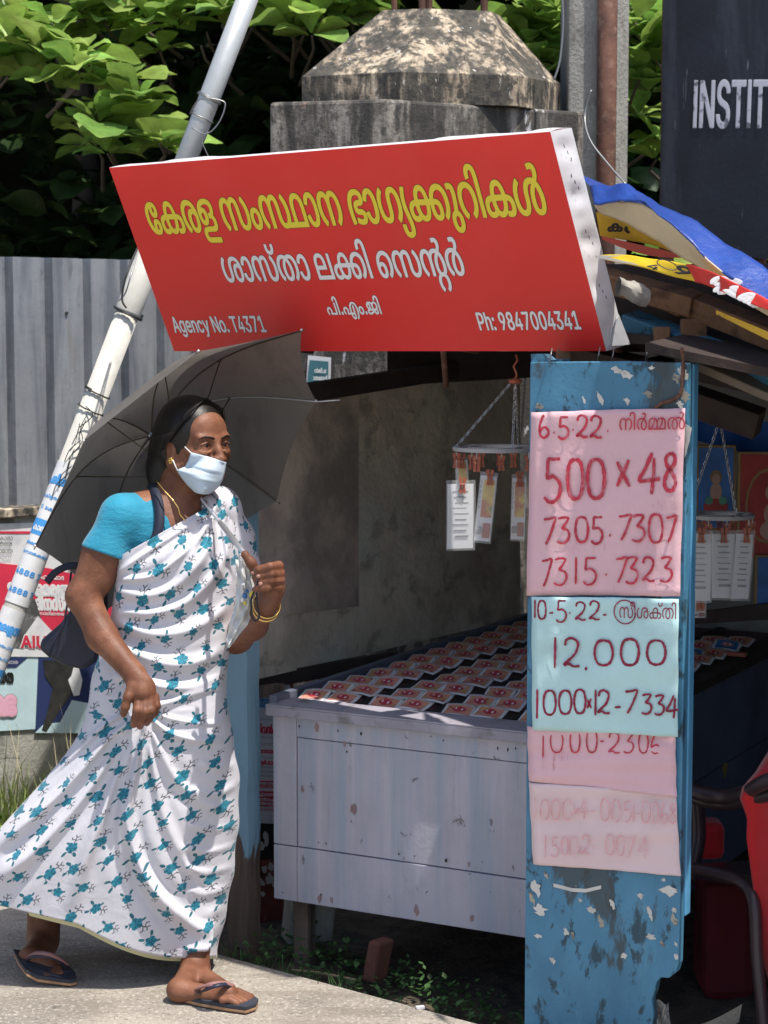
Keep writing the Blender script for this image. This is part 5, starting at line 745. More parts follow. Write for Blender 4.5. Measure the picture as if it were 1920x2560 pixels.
# torn scraps on board
scr=[(1345,2340,10,8),(1530,2260,9,14),(1600,2240,10,8),(1380,2400,7,10),(1560,2390,10,7),(1690,2390,6,9),(1450,2250,5,6),(1660,2200,8,6),(1330,2245,6,20),(1540,925,14,9),(1565,938,18,12),(1630,920,9,5),(1722-14,930,12,20),(1690,945,12,14),(1500,995,7,20),(1567,1002,8,11),(1622,985,16,10),(1712,990,12,20),(1700,1010,9,12),(1348,1015,10,8),(1460,1000,4,9),
(1342,2222,12,22),(1350,2275,20,16),(1367,2190,6,12),(1440,2215,2,2),(1478,2275,12,10),(1502,2305,8,18),(1672,2228,22,16),(1685,2275,7,8),(1685,2300,9,16),(1625,2282,6,18),(1415,2330,6,14),(1432,2338,4,9),(1628,2342,12,10),(1655,2358,7,9),(1690,2360,4,7),(1340,1380,0,0)]
rs=random.Random(8)
for (u,v,a,b2) in scr:
    if not a: continue
    ph=rs.uniform(0,6)
    g=MB(); g.slab([BD(u+math.cos(t)*a*rs.uniform(.35,1.25)+.3*b2*math.sin(t),v+math.sin(t)*b2*rs.uniform(.45,1.2),.001) for t in [ph+2*math.pi*i/17 for i in range(17)]],-Wd*.0006); obj('paper_scrap',g,rs.choice((m_paper,m_paper,m_paper2)),kio)
g=MB()
for i,(u,v) in enumerate([(1384,2212),(1400,2216),(1420,2221),(1440,2226),(1460,2226),(1480,2222),(1503,2216)]):
    pass
L1=[(1384,2208),(1400,2212),(1430,2220),(1465,2222),(1503,2213)]; g.slab([BD(u,v,.001) for u,v in L1]+[BD(u,v+9,.001) for u,v in L1[::-1]],-Wd*.0012); obj('paper_scrap',g,m_paper,kio)
# rusty wire hanging over board
kw=loopw([BD(1704,870,.02),BD(1708,900,.01),BD(1706,950,.008),BD(1700,985,.008),BD(1680,1000,.008),BD(1655,1008,.008),BD(1638,1020,.008)],.0045,m_rust,kio,'rusty_strap')
# side panel
A=P(636,1700,5.66); A2=P(636,1020,5.66); Bq=P(1300,1545,6.95); B2=P(1300,905,6.95)
pn=(Bq-A).cross(A2-A).normalized(); pn=pn if pn.y<0 else -pn
g=MB(); g.slab([A,Bq,B2,A2],Wd*.0+U*-.015); obj('side_panel',g,m_ply,kio)
def SPn(u,v,d): return PP(u,v,A+pn*d,pn)
g=MB(); g.slab([SPn(640,1010,.003),SPn(895,968,.003),SPn(895,1515,.003),SPn(640,1545,.003)],pn*.003); obj('patch_panel',g,m_plydk,kio)
g=MB(); g.beam(P(560,1715,5.62),P(985,1648,6.2),UP*.022,U*.015); obj('bottom_rail',g,m_dktimber,kio)
g=MB(); g.beam(P(745,985,5.6),P(1330,895,6.95),UP*.026,U*.02); obj('top_rail',g,m_dktimber,kio)
g=MB(); g.beam(P(560,1742,5.62),P(700,1722,5.7),UP*.016,U*.015); obj('bottom_rail',g,m_oldwood,kio)
g=MB(); g.slab([P(968,860,6.3),P(1400,860,6.6),P(1400,940,6.6),P(968,965,6.3)],(0,.02,0)); obj('gable_board',g,m_dktimber,kio)
# back wall + unseen right wall + roof deck
g=MB(); g.slab([K(-1.0,2.3,-.05),K(1.9,2.3,-.05),K(1.9,2.3,1.76),K(-1.0,2.3,1.76)],Wd*.04); obj('back_wall',g,mat('back_wall_board',(.30,.29,.26),.8,.2),kio)
g=MB(); g.slab([K(1.6,-.4,-.05),K(1.6,2.3,-.05),K(1.6,2.3,1.76),K(1.6,-.4,1.6)],U*.04); obj('unseen_right_wall',g,m_lildk,kio)  # wall out of frame, added to keep the interior dark
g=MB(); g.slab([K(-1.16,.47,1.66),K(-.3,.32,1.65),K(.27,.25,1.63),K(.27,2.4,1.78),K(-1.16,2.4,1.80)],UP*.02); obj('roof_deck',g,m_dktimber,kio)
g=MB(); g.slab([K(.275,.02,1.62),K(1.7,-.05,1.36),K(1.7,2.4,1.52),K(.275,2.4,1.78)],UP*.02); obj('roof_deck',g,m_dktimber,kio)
# timbers seen under the roof, right of the sign
def pb_(u0,v0,Y0,u1,v1,Y1,wd,th,m,nm='roof_beam'):
    g=MB(); a=P(u0,v0,Y0); b=P(u1,v1,Y1); d=(b-a).normalized(); up_=Vector((0,-.3,1)); s_=d.cross(up_).normalized(); up2=s_.cross(d).normalized()
    g.beam(a,b,up2*wd,s_*th); return obj(nm,g,m,kio,bev=.003)
pb_(1480,690,4.9,1740,762,4.75,.024,.03,m_timber)
pb_(1560,705,4.95,1720,770,4.8,.018,.03,m_timber)
pb_(1700,748,4.8,1960,850,4.6,.026,.03,m_timber)
pb_(1575,800,4.9,1990,955,4.5,.020,.03,m_blue)
pb_(1640,905,5.1,1990,985,4.7,.016,.03,m_dktimber)
pb_(1700,885,4.62,1990,1010,4.5,.010,.03,mat('old_grey_batten',(.16,.13,.1),.8,.3))
for (u,v,wd,m) in ((1735,825,.030,m_timber),(1655,845,.018,m_timber),(1410,890,.016,m_timber)):
    a=P(u,v-28,4.75); b=P(u-4,v+35,4.75); g=MB(); g.beam(a,b,Vector((wd,0,0)),Vector((0,.02,0))); obj('wood_block',g,m,kio,bev=.003)
for (u0,v0,u1,v1) in ((1480,790,1760,880),(1440,900,1900,1060),(1500,740,1800,830),(1400,885,1600,930)):
    pb_(u0,v0,5.2,u1,v1,5.0,.035,.03,m_dktimber)
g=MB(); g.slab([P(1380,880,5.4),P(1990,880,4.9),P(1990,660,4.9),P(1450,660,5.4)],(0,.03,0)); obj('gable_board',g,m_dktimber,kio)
# rolled white cloth tucked in the eaves
g=MB()
c0=P(1545,715,4.72); c1=P(1618,745,4.7)
g.grid(lambda u,v:c0+(c1-c0)*u+(Vector((0,0,1))*math.sin(2*math.pi*v)+Vector((.25,-1,.1))*math.cos(2*math.pi*v))*(.024+.004*math.sin(7*u+2*v*6.28)+.002*math.sin(5*v*6.28+11*u))*(1-.3*abs(u-.5)),18,16)
obj('rolled_cloth',g,mat('dirty_cloth',(.30,.28,.25),.9,.3,20,.002,30),label='dirty white cloth bundle tucked under the kiosk eaves beside the sign',cat='cloth',smooth=True)
for (u,v) in ((1380,885),(1500,882),(1535,885),(1620,880)):
    loopw([P(u,v-14,4.6),P(u-3,v+4,4.58),P(u-7,v+26,4.6)],.0016,m_wire,kio,'hanging_wire')
# ---- counter
ct=empty('display_counter',K(-.45,.9,0),'low lilac and blue painted display counter with a slanting lip inside the kiosk','counter')
S0,S1,T0,T1=-.90,-.03,.34,2.2; ZB,ZT=.115,.655
def fr(s,z): 
    # front plane from px reference
    return K(s,T0,z)
def fboard(s0,s1,z0,z1,nm='front_board',m=m_lil,d=0):
    g=MB(); g.slab([K(s0,T0-d,z0),K(s1,T0-d,z0),K(s1,T0-d,z1),K(s0,T0-d,z1)],Wd*(.02+d)); return obj(nm,g,m,ct,bev=.0015)
zj=.268; zi=.57
fboard(S0,S0+.072,ZB,zj-.002); fboard(S0+.0735,S1+.04,ZB,zj-.002)
fboard(S0,S0+.072,zj+.001,ZT-.03); fboard(S0+.0745,S1+.04,zj+.001,zi-.002,d=-.003); fboard(S0+.0735,S1+.04,zi+.0005,ZT-.03)
g=MB(); g.slab([K(S0-.012,T0-.02,ZT-.03),K(S1+.05,T0-.02,ZT-.03),K(S1+.05,T0-.02,ZT-.004),K(S0-.012,T0-.02,ZT-.004)],Wd*.05); obj('front_lip',g,m_lil2,ct,bev=.002)
g=MB(); g.slab([K(S0-.012,T0-.02,ZT-.0035),K(S1+.05,T0-.02,ZT-.0035),K(S1+.05,T0+.055,ZT+.006),K(S0+.03,T0+.055,ZT+.006)],UP*.004); obj('top_strip',g,m_lil2,ct)
g=MB(); g.slab([K(S0-.012,T0,ZT-.03),K(S0+.012,T0,ZT-.03),K(S0+.012,T1,ZT-.03),K(S0-.012,T1,ZT-.03)],UP*.052); obj('left_rim',g,mat('rim_blue',(.12,.14,.19),.6,.2,layers=[((.4,.4,.42),60,.68,.72)]),ct,bev=.002)
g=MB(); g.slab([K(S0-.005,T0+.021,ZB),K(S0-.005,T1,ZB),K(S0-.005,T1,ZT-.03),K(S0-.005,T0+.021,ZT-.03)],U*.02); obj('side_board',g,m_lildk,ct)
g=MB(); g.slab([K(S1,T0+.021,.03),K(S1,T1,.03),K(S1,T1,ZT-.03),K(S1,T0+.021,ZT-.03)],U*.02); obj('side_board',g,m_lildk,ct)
g=MB(); g.slab([K(S1-.03,T0,ZT-.029),K(S1+.05,T0,ZT-.029),K(S1+.05,T1,ZT-.029),K(S1-.03,T1,ZT-.029)],UP*.03); obj('right_rim',g,m_dktimber,ct,bev=.002)
g=MB(); g.slab([K(S0+.013,T0+.03,ZT-.028),K(S1-.031,T0+.03,ZT-.028),K(S1-.031,T1,ZT-.028),K(S0+.013,T1,ZT-.028)],UP*.02); obj('tray_floor',g,m_tray,ct)
for s_ in (-.675,-.455,-.235):
    g=MB(); n=60; rs=random.Random(int(s_*1000))
    vs1=[K(s_-.017+rs.uniform(-.006,.006),T0+.06+(T1-T0-.1)*i/n,ZT+.004+rs.uniform(0,.004)) for i in range(n+1)]; vs2=[K(s_+.018+rs.uniform(-.006,.006),T0+.06+(T1-T0-.1)*i/n,ZT+.004+rs.uniform(0,.004)) for i in range(n+1)]
    g.add(vs1+vs2,[(i,i+1,n+2+i,n+1+i) for i in range(n)]); obj('black_divider',g,m_black,ct)
for (s_,t_) in ((S0+.05,T0+.08),(S1-.02,T0+.06),(S0+.05,T1-.1),(S1-.02,T1-.1)):
    g=MB(); g.beam(K(s_,t_,-.13),K(s_,t_,ZB+.02),U*.022,Wd*.022); obj('leg',g,m_oldwood,ct)
g=MB(); g.slab([K(S0+.03,T1-.02,-.05),K(1.5,T1-.02,-.05),K(1.5,T1-.02,.12),K(S0+.03,T1-.02,.12)],Wd*.02); obj('back_board',g,m_dktimber,ct)
# nail heads, chips on front
rs=random.Random(4)
for k in range(28):
    s_=rs.uniform(S0+.02,S1-.08); z_=rs.choice([ZB+.02,ZB+.03,zj+.02,zi+.03,ZT-.05,rs.uniform(ZB,ZT-.05)]); a=rs.uniform(.002,.005)
    if k>18:a=rs.uniform(.006,.014)
    g=MB(); g.slab([K(s_+math.cos(t)*a*rs.uniform(.5,1.2)*.7,T0-.0006,z_+math.sin(t)*a*rs.uniform(.6,1.6)) for t in [2*math.pi*i/11 for i in range(11)]],-Wd*.0006)
    obj('paint_chip',g,m_blk if k<16 else mat('chip_tone',(.30,.2,.2),.8,.2) if k==18 else bpy.data.materials.get('chip_tone') or m_blk,ct)
# ---- tickets on the counter
def ticket_obj(pm,pm2):
    g=MB(); w_,h_=.043,.034
    def f(u,v,e=0): x=(u-.5)*2*w_; y=(v-.5)*2*h_; return Vector((x,y,.010*(v**2)+.004*math.sin(u*3.1)+e))
    g.grid(lambda u,v:f(u,v),6,4)
    r=obj('lottery_ticket',g,m_tick,smooth=True,org=Vector((0,0,0)))
    r.modifiers.new('s','SOLIDIFY').thickness=.0012
    g=MB(); g.grid(lambda u,v:f(.1+.8*u,.14+.72*v,.0014),6,4); obj('print',g,pm,r,smooth=True,org=Vector((0,0,0)))
    g=MB(); hh=[(math.cos(a)*.17*(1+.35*math.cos(2*a)),math.sin(a)*.22) for a in [2*math.pi*i/18 for i in range(18)]]
    g.add([f(.52+x,.52+y,.0024) for x,y in hh],[tuple(range(18))]); obj('emblem',g,pm2,r,org=Vector((0,0,0)))
    for q in ((.42,.55,.05),(.62,.50,.06)):
        g=MB(); g.add([f(q[0]+math.cos(a)*q[2]*.6,q[1]+math.sin(a)*q[2]*1.6,.003) for a in [2*math.pi*i/8 for i in range(8)]],[tuple(range(8))]); obj('mark',g,m_tick,r,org=Vector((0,0,0)))
    return r
T=ticket_obj(m_tprint,m_trd); T['category']='lottery ticket'; T['group']='lottery tickets in rows on the counter'
first=True; ang=math.atan2(U.y,U.x); rs=random.Random(12)
colname=['first','second','third','fourth']
rown=['front','second','third','fourth','fifth','sixth','seventh','eighth','ninth','tenth','eleventh','twelfth']
for c in range(4):
    sb=S0+.052+c*.220
    if c==3: sb-=.0
    for r_ in range(12):
        for k in range(2):
            p=K(sb+.015+k*.089,T0+.105+r_*.128,ZT+.004+.002*k+rs.uniform(0,.003))
            if p.y<0: continue
            e=Matrix.Rotation(ang+rs.uniform(-.13,.13),4,'Z')@Matrix.Rotation(rs.uniform(.04,.22),4,'X')@Matrix.Rotation(rs.uniform(-.08,.08),4,'Y')
            lab='orange lottery ticket on the counter, %s row, %s ticket of the %s column'%(rown[r_],('left','right')[k],colname[c])
            if first: o=T; o.location=p; o.rotation_euler=e.to_euler(); o['label']=lab; first=False
            else: dup(T,p,e.to_euler(),lab)
# blue tickets / magazines at right of board
TB=ticket_obj(m_tblue,m_tprint); TB['category']='lottery ticket'; TB['group']='blue lottery tickets right of the board'
TB['label']='blue and white lottery ticket lying nearest the dark counter edge right of the board'
TB.location=K(-.11,1.30,ZT+.012); TB.rotation_euler=(.15,.05,ang+.5)
for (s_,t_,a,l) in ((-.13,1.52,.3,'blue and white lottery ticket lying second from the dark counter edge right of the board'),(-.08,1.72,.1,'blue and white lottery ticket farthest back on the counter right of the board')):
    dup(TB,K(s_,t_,ZT+.016),(.2,.06,ang+a),l)
g=MB(); g.box(K(-.10,1.08,ZT+.012),U*.05,Wd*.03,UP*.010); obj('paper_stack',g,m_tick,label='small stack of grey cards on the counter right of the blue board',cat='cards',bev=.001)
g=MB(); g.box(K(-.03,1.62,ZT+.014),U*.045,Wd*.012,UP*.006); obj('ticket_stapler',g,m_clip,label='small orange clip lying on counter edge right of the board',cat='clip',bev=.002)
# ---- round hangers with tickets
def hanger(u,v,Y,R0,name_lab,tks,top=None,grp='round clip hangers holding tickets'):
    c=P(u,v,Y); h=empty('clip_hanger',c,name_lab,'clip hanger',grp)
    for rr_,th in ((R0,.005),(R0*.62,.004)):
        g=MB(); n=40
        for i in range(n):
            a0,a1=2*math.pi*i/n,2*math.pi*(i+1)/n
            def q(a,r,z):return c+Vector((math.cos(a)*r,math.sin(a)*r,z))
            g.hexa([q(a0,rr_-th,-.004),q(a1,rr_-th,-.004),q(a1,rr_+th,-.004),q(a0,rr_+th,-.004),q(a0,rr_-th,.006),q(a1,rr_-th,.006),q(a1,rr_+th,.006),q(a0,rr_+th,.006)])
        obj('ring',g,m_ring,h)
    g=MB()
    for k in range(4):
        a=k*math.pi/2+.4; g.beam(c+Vector((math.cos(a)*R0*.6,math.sin(a)*R0*.6,0)),c+Vector((math.cos(a)*R0,math.sin(a)*R0,0)),UP*.004,Vector((-math.sin(a),math.cos(a),0))*.004)
    obj('spoke',g,m_ring,h)
    if top is not None:
        tp=P(*top); 
        for k in range(3):
            a=math.pi*.95+k*2.1; e=c+Vector((math.cos(a)*R0,math.sin(a)*R0,0)); d=(tp-e); n=int(d.length/.011); g=MB(); dn=d.normalized(); s1=dn.orthogonal().normalized(); s2=dn.cross(s1)
            for i in range(n):
                p=e+dn*(i+.5)*d.length/n; s_=s1 if i%2 else s2
                g.tube([p+dn*.0075*math.cos(t)+s_*.0035*math.sin(t) for t in [2*math.pi*j/8 for j in range(9)]],.0011,4,False)
            obj('chain',g,m_chain,h)
        g=MB(); g.tube([tp-UP*.012,tp+Vector((.004,0,.01)),tp+Vector((-.004,0,.03)),tp+Vector((.006,0,.045)),tp+Vector((.002,0,.06))],.003,6); g.ball(tp-UP*.008,(.018,.01,.008)); obj('hook',g,m_clip,h,smooth=True)
    return h,c
def pclip(h,p,rot=0,s=1):
    g=MB(); c=Vector(p)
    for sg in (-1,1):
        g.slab([c+Vector((sg*.002,-.003,.018)),c+Vector((sg*.010,-.003,.016)),c+Vector((sg*.006,-.003,-.004)),c+Vector((sg*.009,-.003,-.022)),c+Vector((sg*.001,-.003,-.022))],(0,.006,0))
    g.tube([c+Vector((-.006,-.005,.0)),c+Vector((.006,-.005,0))],.002,6); return obj('clip',g,m_clip,h)
h1,c1=hanger(1238,1122,5.15,.105,'round grey plastic clip hanger on steel chains with tickets, left of the blue notice board',None,(1288,945,5.15))
h2,c2=hanger(1800,1290,5.2,.085,'round grey plastic clip hanger with plastic-sleeved tickets, right of the blue notice board',None,(1800,1050,5.2))
def hticket(u,v0,v1,wpx,Y,tilt,kind,label,grp):
    p=P(u,v0,Y); H=(v1-v0)/5000*Y; W2=wpx/5000*Y/2
    rx=Vector((math.cos(tilt),0.25*math.sin(u),math.sin(tilt))).normalized(); dn=Vector((math.sin(tilt),.0,-math.cos(tilt)))
    nn=rx.cross(dn).normalized(); nn=nn if nn.y<0 else -nn
    def q(a,b,d): return p+rx*a*W2+dn*b*H+nn*d
    r=empty('hanging_ticket',p,label,'lottery ticket',grp)
    def sheet(nm,a0,a1,b0,b1,d,m):
        g=MB(); g.grid(lambda s,t:q(a0+(a1-a0)*s,b0+(b1-b0)*t,d+.002*math.sin(t*4)),3,6); return obj(nm,g,m,r,smooth=True)
    sheet('paper',-1,1,.0,1,0,m_tick)
    if kind=='y':
        sheet('print',-.55,.85,.06,.78,.0012,m_tyel); sheet('print',-.1,.85,.72,.95,.0012,m_clip); sheet('label_box',-.9,-.2,.78,.9,.0015,m_grey)
        g=MB(); letter(g,lambda x,y:q(-.95+y/ .03*.3,.06+x,.002),'l','123456'.replace('1','7').replace('3','8'),0,.45,0,.02,off=0); obj('lettering',g,m_blk,r)
    else:
        for k in range(9):
            b0=.1+.085*k; sheet('print',-.6+.1*(k%3),.6-.15*(k%2),b0,b0+.022+.01*(k%3),.0012,m_grey)
    sheet('sleeve',-1.12,1.12,-.06,1.03,.004,m_clear)
    pclip(r,q(.1,-.0,.008)); return r
g1='tickets clipped to the left hanger'; g2='tickets clipped to the right hanger'
hticket(1151,1210,1373,68,5.05,0,'g','grey backed ticket in a clear sleeve, leftmost on the left hanger',g1)
hticket(1222,1190,1355,40,5.06,-.10,'y','orange and yellow ticket in a sleeve, second on the left hanger',g1)
hticket(1298,1195,1350,34,5.2,-.02,'y','orange ticket half hidden by the blue board on the left hanger',g1)
hticket(1153,1150,1240,30,5.22,.05,'y','short yellow ticket behind the leftmost one on the left hanger',g1)
hticket(1750,1335,1505,56,5.1,.0,'g','clear sleeved ticket nearest the blue board on the right hanger',g2)
hticket(1808,1335,1498,58,5.14,.02,'g','clear sleeved ticket in the middle of the right hanger',g2)
hticket(1862,1335,1500,46,5.12,-.06,'g','clear sleeved ticket at the right side of the right hanger',g2)
hticket(1748,1500,1545,34,5.2,0,'y','small ticket hanging lowest behind the right hanger sleeves',g2)
for k in range(9):
    a=.7*k; 
    for hh,cc_,R0 in ((h1,c1,.105),(h2,c2,.085)):
        pclip(hh,cc_+Vector((math.cos(a)*R0*(.62 if k%2 else 1),math.sin(a)*R0*(.62 if k%2 else 1),-.03)))
        g=MB(); b_=cc_+Vector((math.cos(a)*R0*(.62 if k%2 else 1),math.sin(a)*R0*(.62 if k%2 else 1),0)); g.tube([b_,b_-UP*.02],.0012,5); obj('link',g,m_chain,hh)
# ---- pictures on back wall (plain stand-ins for the framed prints)
m_frame=mat('picture_frame_gold',(.25,.15,.05),.4,.2); m_pblue=mat('picture_blue',(.03,.14,.42),.5,.3,8); m_pred2=mat('picture_red',(.38,.03,.03),.5,.3,8); m_pskin=mat('picture_skin',(.45,.28,.22),.6,.1); m_pgrn=mat('picture_green',(.08,.28,.2),.6,.2)
def picture(u0,v0,u1,v1,Y,bgm,fig,label):
    c=P((u0+u1)/2,(v0+v1)/2,Y); W2=(u1-u0)/5000*Y/2; H2=(v1-v0)/5000*Y/2
    r=empty('framed_picture',c-UP*H2,label,'picture','framed pictures inside the kiosk')
    g=MB(); g.box(c,(W2,0,0),(0,.008,0),(0,0,H2)); obj('frame',g,m_frame,r,bev=.002)
    g=MB(); g.box(c-Vector((0,.0095,0)),(W2-.008,0,0),(0,.002,0),(0,0,H2-.008)); obj('print',g,bgm,r)
    for (x,z,rx,rz,m) in fig:
        g=MB(); g.add([c+Vector((x*W2+rx*W2*math.cos(a),-.0125-.0006*len(r.children),z*H2+rz*H2*math.sin(a))) for a in [2*math.pi*i/16 for i in range(16)]],[tuple(range(16))]); obj('print',g,m,r)
    return r
picture(1738,1112,1838,1325,6.0,m_pblue,[(0,.25,.3,.17,m_frame),(0,.2,.2,.13,m_pskin),(0,-.1,.3,.22,m_pskin),(0,-.45,.62,.2,m_pred2),(-.35,-.3,.2,.1,m_pgrn),(.35,-.3,.2,.1,m_pgrn)],'framed blue print of a seated figure beside the blue board edge')
picture(1842,1128,1990,1400,5.98,m_pred2,[(0,.0,.75,.7,m_frame),(0,.0,.68,.64,m_pred2),(.2,.25,.28,.17,m_pskin),(.2,-.15,.32,.22,m_pskin),(.2,-.45,.45,.2,m_pskin),(.2,.48,.2,.1,m_frame)],'framed red print of a pale seated figure at the right edge')
picture(1885,1385,1995,1530,5.96,m_pblue,[(.2,.2,.4,.3,m_pskin),(.2,-.4,.5,.4,m_pskin)],'small blue framed print below the red one at the right edge')
g=MB(); g.slab([P(1715,1535,5.98),P(1990,1500,5.9),P(1990,1545,5.9),P(1715,1562,5.98)],(0,.02,0)); obj('shelf_rail',g,m_dktimber,kio)
# blue tarp piece glimpsed inside
g=MB(); c=P(1850,1085,6.1); g.grid(lambda u,v:P(1735+260*u,1040+20*u+ (60+45*u)*v,6.1)+Vector((0,.01*math.sin(u*14),0)),10,4); obj('tarp_scrap',g,mat('tarp_inside',(.02,.14,.62),.5,.1,tl=.5),label='piece of bright blue tarp showing inside the kiosk above the pictures',cat='tarp',smooth=True)
# ---- roof tarp and flex banners
def strip(top,bot,Y0,Y1,name,m,label,cat,amp=.006,f=9,sol=.003,nv=8):
    def L(pts,t):
        x=t*(len(pts)-1); i=min(int(x),len(pts)-2); f_=x-i
        p0=pts[max(i-1,0)];p1=pts[i];p2=pts[i+1];p3=pts[min(i+2,len(pts)-1)]
        return [.5*((2*p1[a])+(p2[a]-p0[a])*f_+(2*p0[a]-5*p1[a]+4*p2[a]-p3[a])*f_**2+(3*p1[a]-p0[a]-3*p2[a]+p3[a])*f_**3) for a in (0,1)]
    def fn_(u,v):
        a=L(top,u);b=L(bot,u); Y=Y0[0]+(Y0[1]-Y0[0])*u; Yb=Y1[0]+(Y1[1]-Y1[0])*u
        p=P(a[0]+(b[0]-a[0])*v,a[1]+(b[1]-a[1])*v,Y+(Yb-Y)*v)
        return p+Vector((0,-1,.4))*amp*(math.sin(f*u*6+v*3)+.6*math.sin(f*2.3*u*6-v*5))
    g=MB(); g.grid(fn_,48,nv); o=obj(name,g,m,label=label,cat=cat,smooth=True)
    if sol: o.modifiers.new('s','SOLIDIFY').thickness=sol
    return o
tarp=strip([(1476,466),(1520,466),(1562,462),(1600,482),(1640,510),(1720,545),(1800,600),(1880,650),(1960,705),(2060,775),(2160,845),(2260,915)],[(1485,512),(1530,508),(1575,503),(1612,510),(1650,540),(1730,610),(1800,680),(1880,735),(1960,800),(2060,870),(2160,940),(2260,1010)],(4.85,4.0),(4.7,3.9),'roof_tarp',m_tarp,'bright blue tarpaulin covering the sloping kiosk roof','tarp',.004,7)
g=MB(); g.grid(lambda u,v:P(1476+780*u,466-8*math.sin(u*3)+448*u**1.15,4.85-.85*u)+Vector((.05*v,1.5*v,.20*v-.05*v*v)),24,8); o=obj('tarp_top',g,m_tarp,tarp,smooth=True)
strip([(1487,512),(1540,503),(1580,505),(1620,515),(1660,545),(1740,615),(1800,675),(1960,800),(2120,905),(2260,1000)],[(1500,530),(1540,545),(1590,570),(1640,598),(1690,632),(1750,668),(1810,720),(1960,812),(2120,930),(2260,1030)],(4.75,4.02),(4.8,4.1),'cream_flex_sheet',m_cream,'dirty cream flex sheet under the blue tarp along the roof edge','flex sheet',.002,5)
b1o=strip([(1490,530),(1540,540),(1590,562),(1640,592),(1690,630)],[(1500,590),(1560,600),(1600,606),(1650,618),(1690,632)],(4.9,4.75),(4.95,4.75),'yellow_banner',mat('flex_yellow',(.62,.36,.02),.5,.1,layers=[((.2,.13,.03),9,.6,.7)]),'yellow and black flex banner tucked under the cream roof sheet','banner',.001,3,0)
g=MB(); g.grid(lambda u,v:P(1505+200*u,590+46*u+ (8+14*math.sin(u*3.1))*v,4.9-.15*u),12,2); obj('red_band',g,mat('flex_red_dark',(.5,.06,.03),.5,.1),b1o)
for k,(u,v) in enumerate(((1520,578),(1562,582),(1600,588))):
    p0=P(u,v,4.86); g=MB(); letter(g,lambda x,y:p0+Vector((x,-.25*y,y*.8)),'m','kRr'[k],0,.034,0,.022,off=.002); obj('lettering',g,m_blk,b1o)
b2=strip([(1490,640),(1560,638),(1620,646),(1690,656),(1740,668),(1780,682)],[(1492,644),(1540,655),(1600,668),(1680,690),(1758,708),(1785,720)],(4.5,4.26),(4.5,4.26),'curled_banner',mat('flex_yellow2',(.68,.46,.015),.45,.06),'curled yellow and red flex banner with numerals jutting from the roof edge','banner',.001,2,.002)
def onb(u,v,d=-.006): return P(u,v,4.5-.4*(u-1490)/470+d-.006)
m_fr=mat('flex_red',(.62,.03,.02),.45,.08)
def flat(px,m,par,nm='print',d=-.006):
    g=MB(); g.add([onb(u,v,d) for u,v in px],[tuple(range(len(px)))]); obj(nm,g,m,par)
rp=strip([(1716,660),(1740,666),(1800,688),(1880,728),(1960,771),(2060,822),(2160,870)],[(1740,706),(1758,709),(1820,736),(1880,761),(1960,791),(2060,842),(2160,890)],(4.5-.4*.48-.006,4.0),(4.5-.4*.53-.006,4.0),'red_part',m_fr,'x','x',.001,2,.001)
rp.parent=b2; rp.location=rp.location-b2.location; del rp['label']; del rp['category']
flat([(1490,639),(1560,638),(1540,641),(1520,643),(1585,658),(1600,664),(1540,654),(1492,644)],m_white,b2,d=-.008)
p0=onb(1682,678,-.012); g=MB(); letter(g,lambda x,y:p0+Vector((x+y*.6,0,-x*.42+y*.55)),'l','9',0,.030,0,.026,off=.002); obj('lettering',g,m_blk,b2)
p0=onb(1615,668,-.012); g=MB(); letter(g,lambda x,y:p0+Vector((x+y*.6,0,-x*.3+y*.5)),'l','4',0,.022,0,.018,off=.001); obj('lettering',g,m_blk,b2)
g=MB(); cpt=onb(1668,662,-.012); g.tube([cpt+Vector((math.cos(a)*.022,0,math.sin(a)*.009-.3*math.cos(a)*.022)) for a in [math.pi*.1+1.8*math.pi*i/16 for i in range(17)]],.0012,5); obj('lettering',g,m_blk,b2)
for (u,v,t) in ((1775,704,'m5'),(1812,728,'mT'),(1845,745,'mV')):
    p0=onb(u,v,-.05); g=MB(); letter(g,lambda x,y:p0+Vector((x+y*.9,0,-x*.5+y*.5)),'m',t[1],0,.038,0,.024,off=.004); obj('lettering',g,m_swht,b2)
g=MB(); g.grid(lambda u,v:P(1790+180*u,775+75*u+v*(10+15*u),4.3-.3*u),8,2); obj('yellow_strip',g,bpy.data.materials['flex_yellow'],b2)
# ---- chair, cloth, papers (right side)
ch=empty('plastic_chair',P(1880,2700,4.45)*1,'dark maroon plastic armchair at the lower right edge inside the kiosk','chair'); ch.location.z=-.04
def bar(pts,r,nm): 
    out=[];P_=[Vector(p) for p in pts]
    for i in range(len(P_)-1):
        p0=P_[max(i-1,0)];p1=P_[i];p2=P_[i+1];p3=P_[min(i+2,len(P_)-1)]
        for k in range(6):
            t=k/6; out.append(.5*((2*p1)+(p2-p0)*t+(2*p0-5*p1+4*p2-p3)*t*t+(3*p1-p0-3*p2+p3)*t**3))
    out.append(P_[-1])
    g=MB(); g.tube(out,r,10); return obj(nm,g,m_plas,ch,smooth=True)
bar([P(1700,1965,4.8),P(1760,1985,4.75),P(1820,1992,4.7),P(1870,1980,4.6),P(1930,1950,4.5),P(2050,1930,4.4)],.019,'armrest')
bar([P(1700,1975,4.82),P(1760,2002,4.77),P(1820,2008,4.72),P(1880,1998,4.6),P(1990,1972,4.45)],.016,'armrest')
bar([P(1720,2170,4.75),P(1800,2185,4.7),P(1860,2210,4.65),P(1885,2260,4.6),P(1893,2400,4.58),P(1912,2600,4.55),P(1925,2780,4.5)],.015,'leg')
bar([P(1740,1990,4.95),P(1745,2100,4.95),P(1720,2200,4.9)],.02,'arm_support')
g=MB(); g.slab([P(1700,2190,5.1),P(1880,2220,4.7),P(2080,2230,4.6),P(2000,2170,5.1)],UP*.03); obj('seat',g,m_plas,ch)
g=MB()
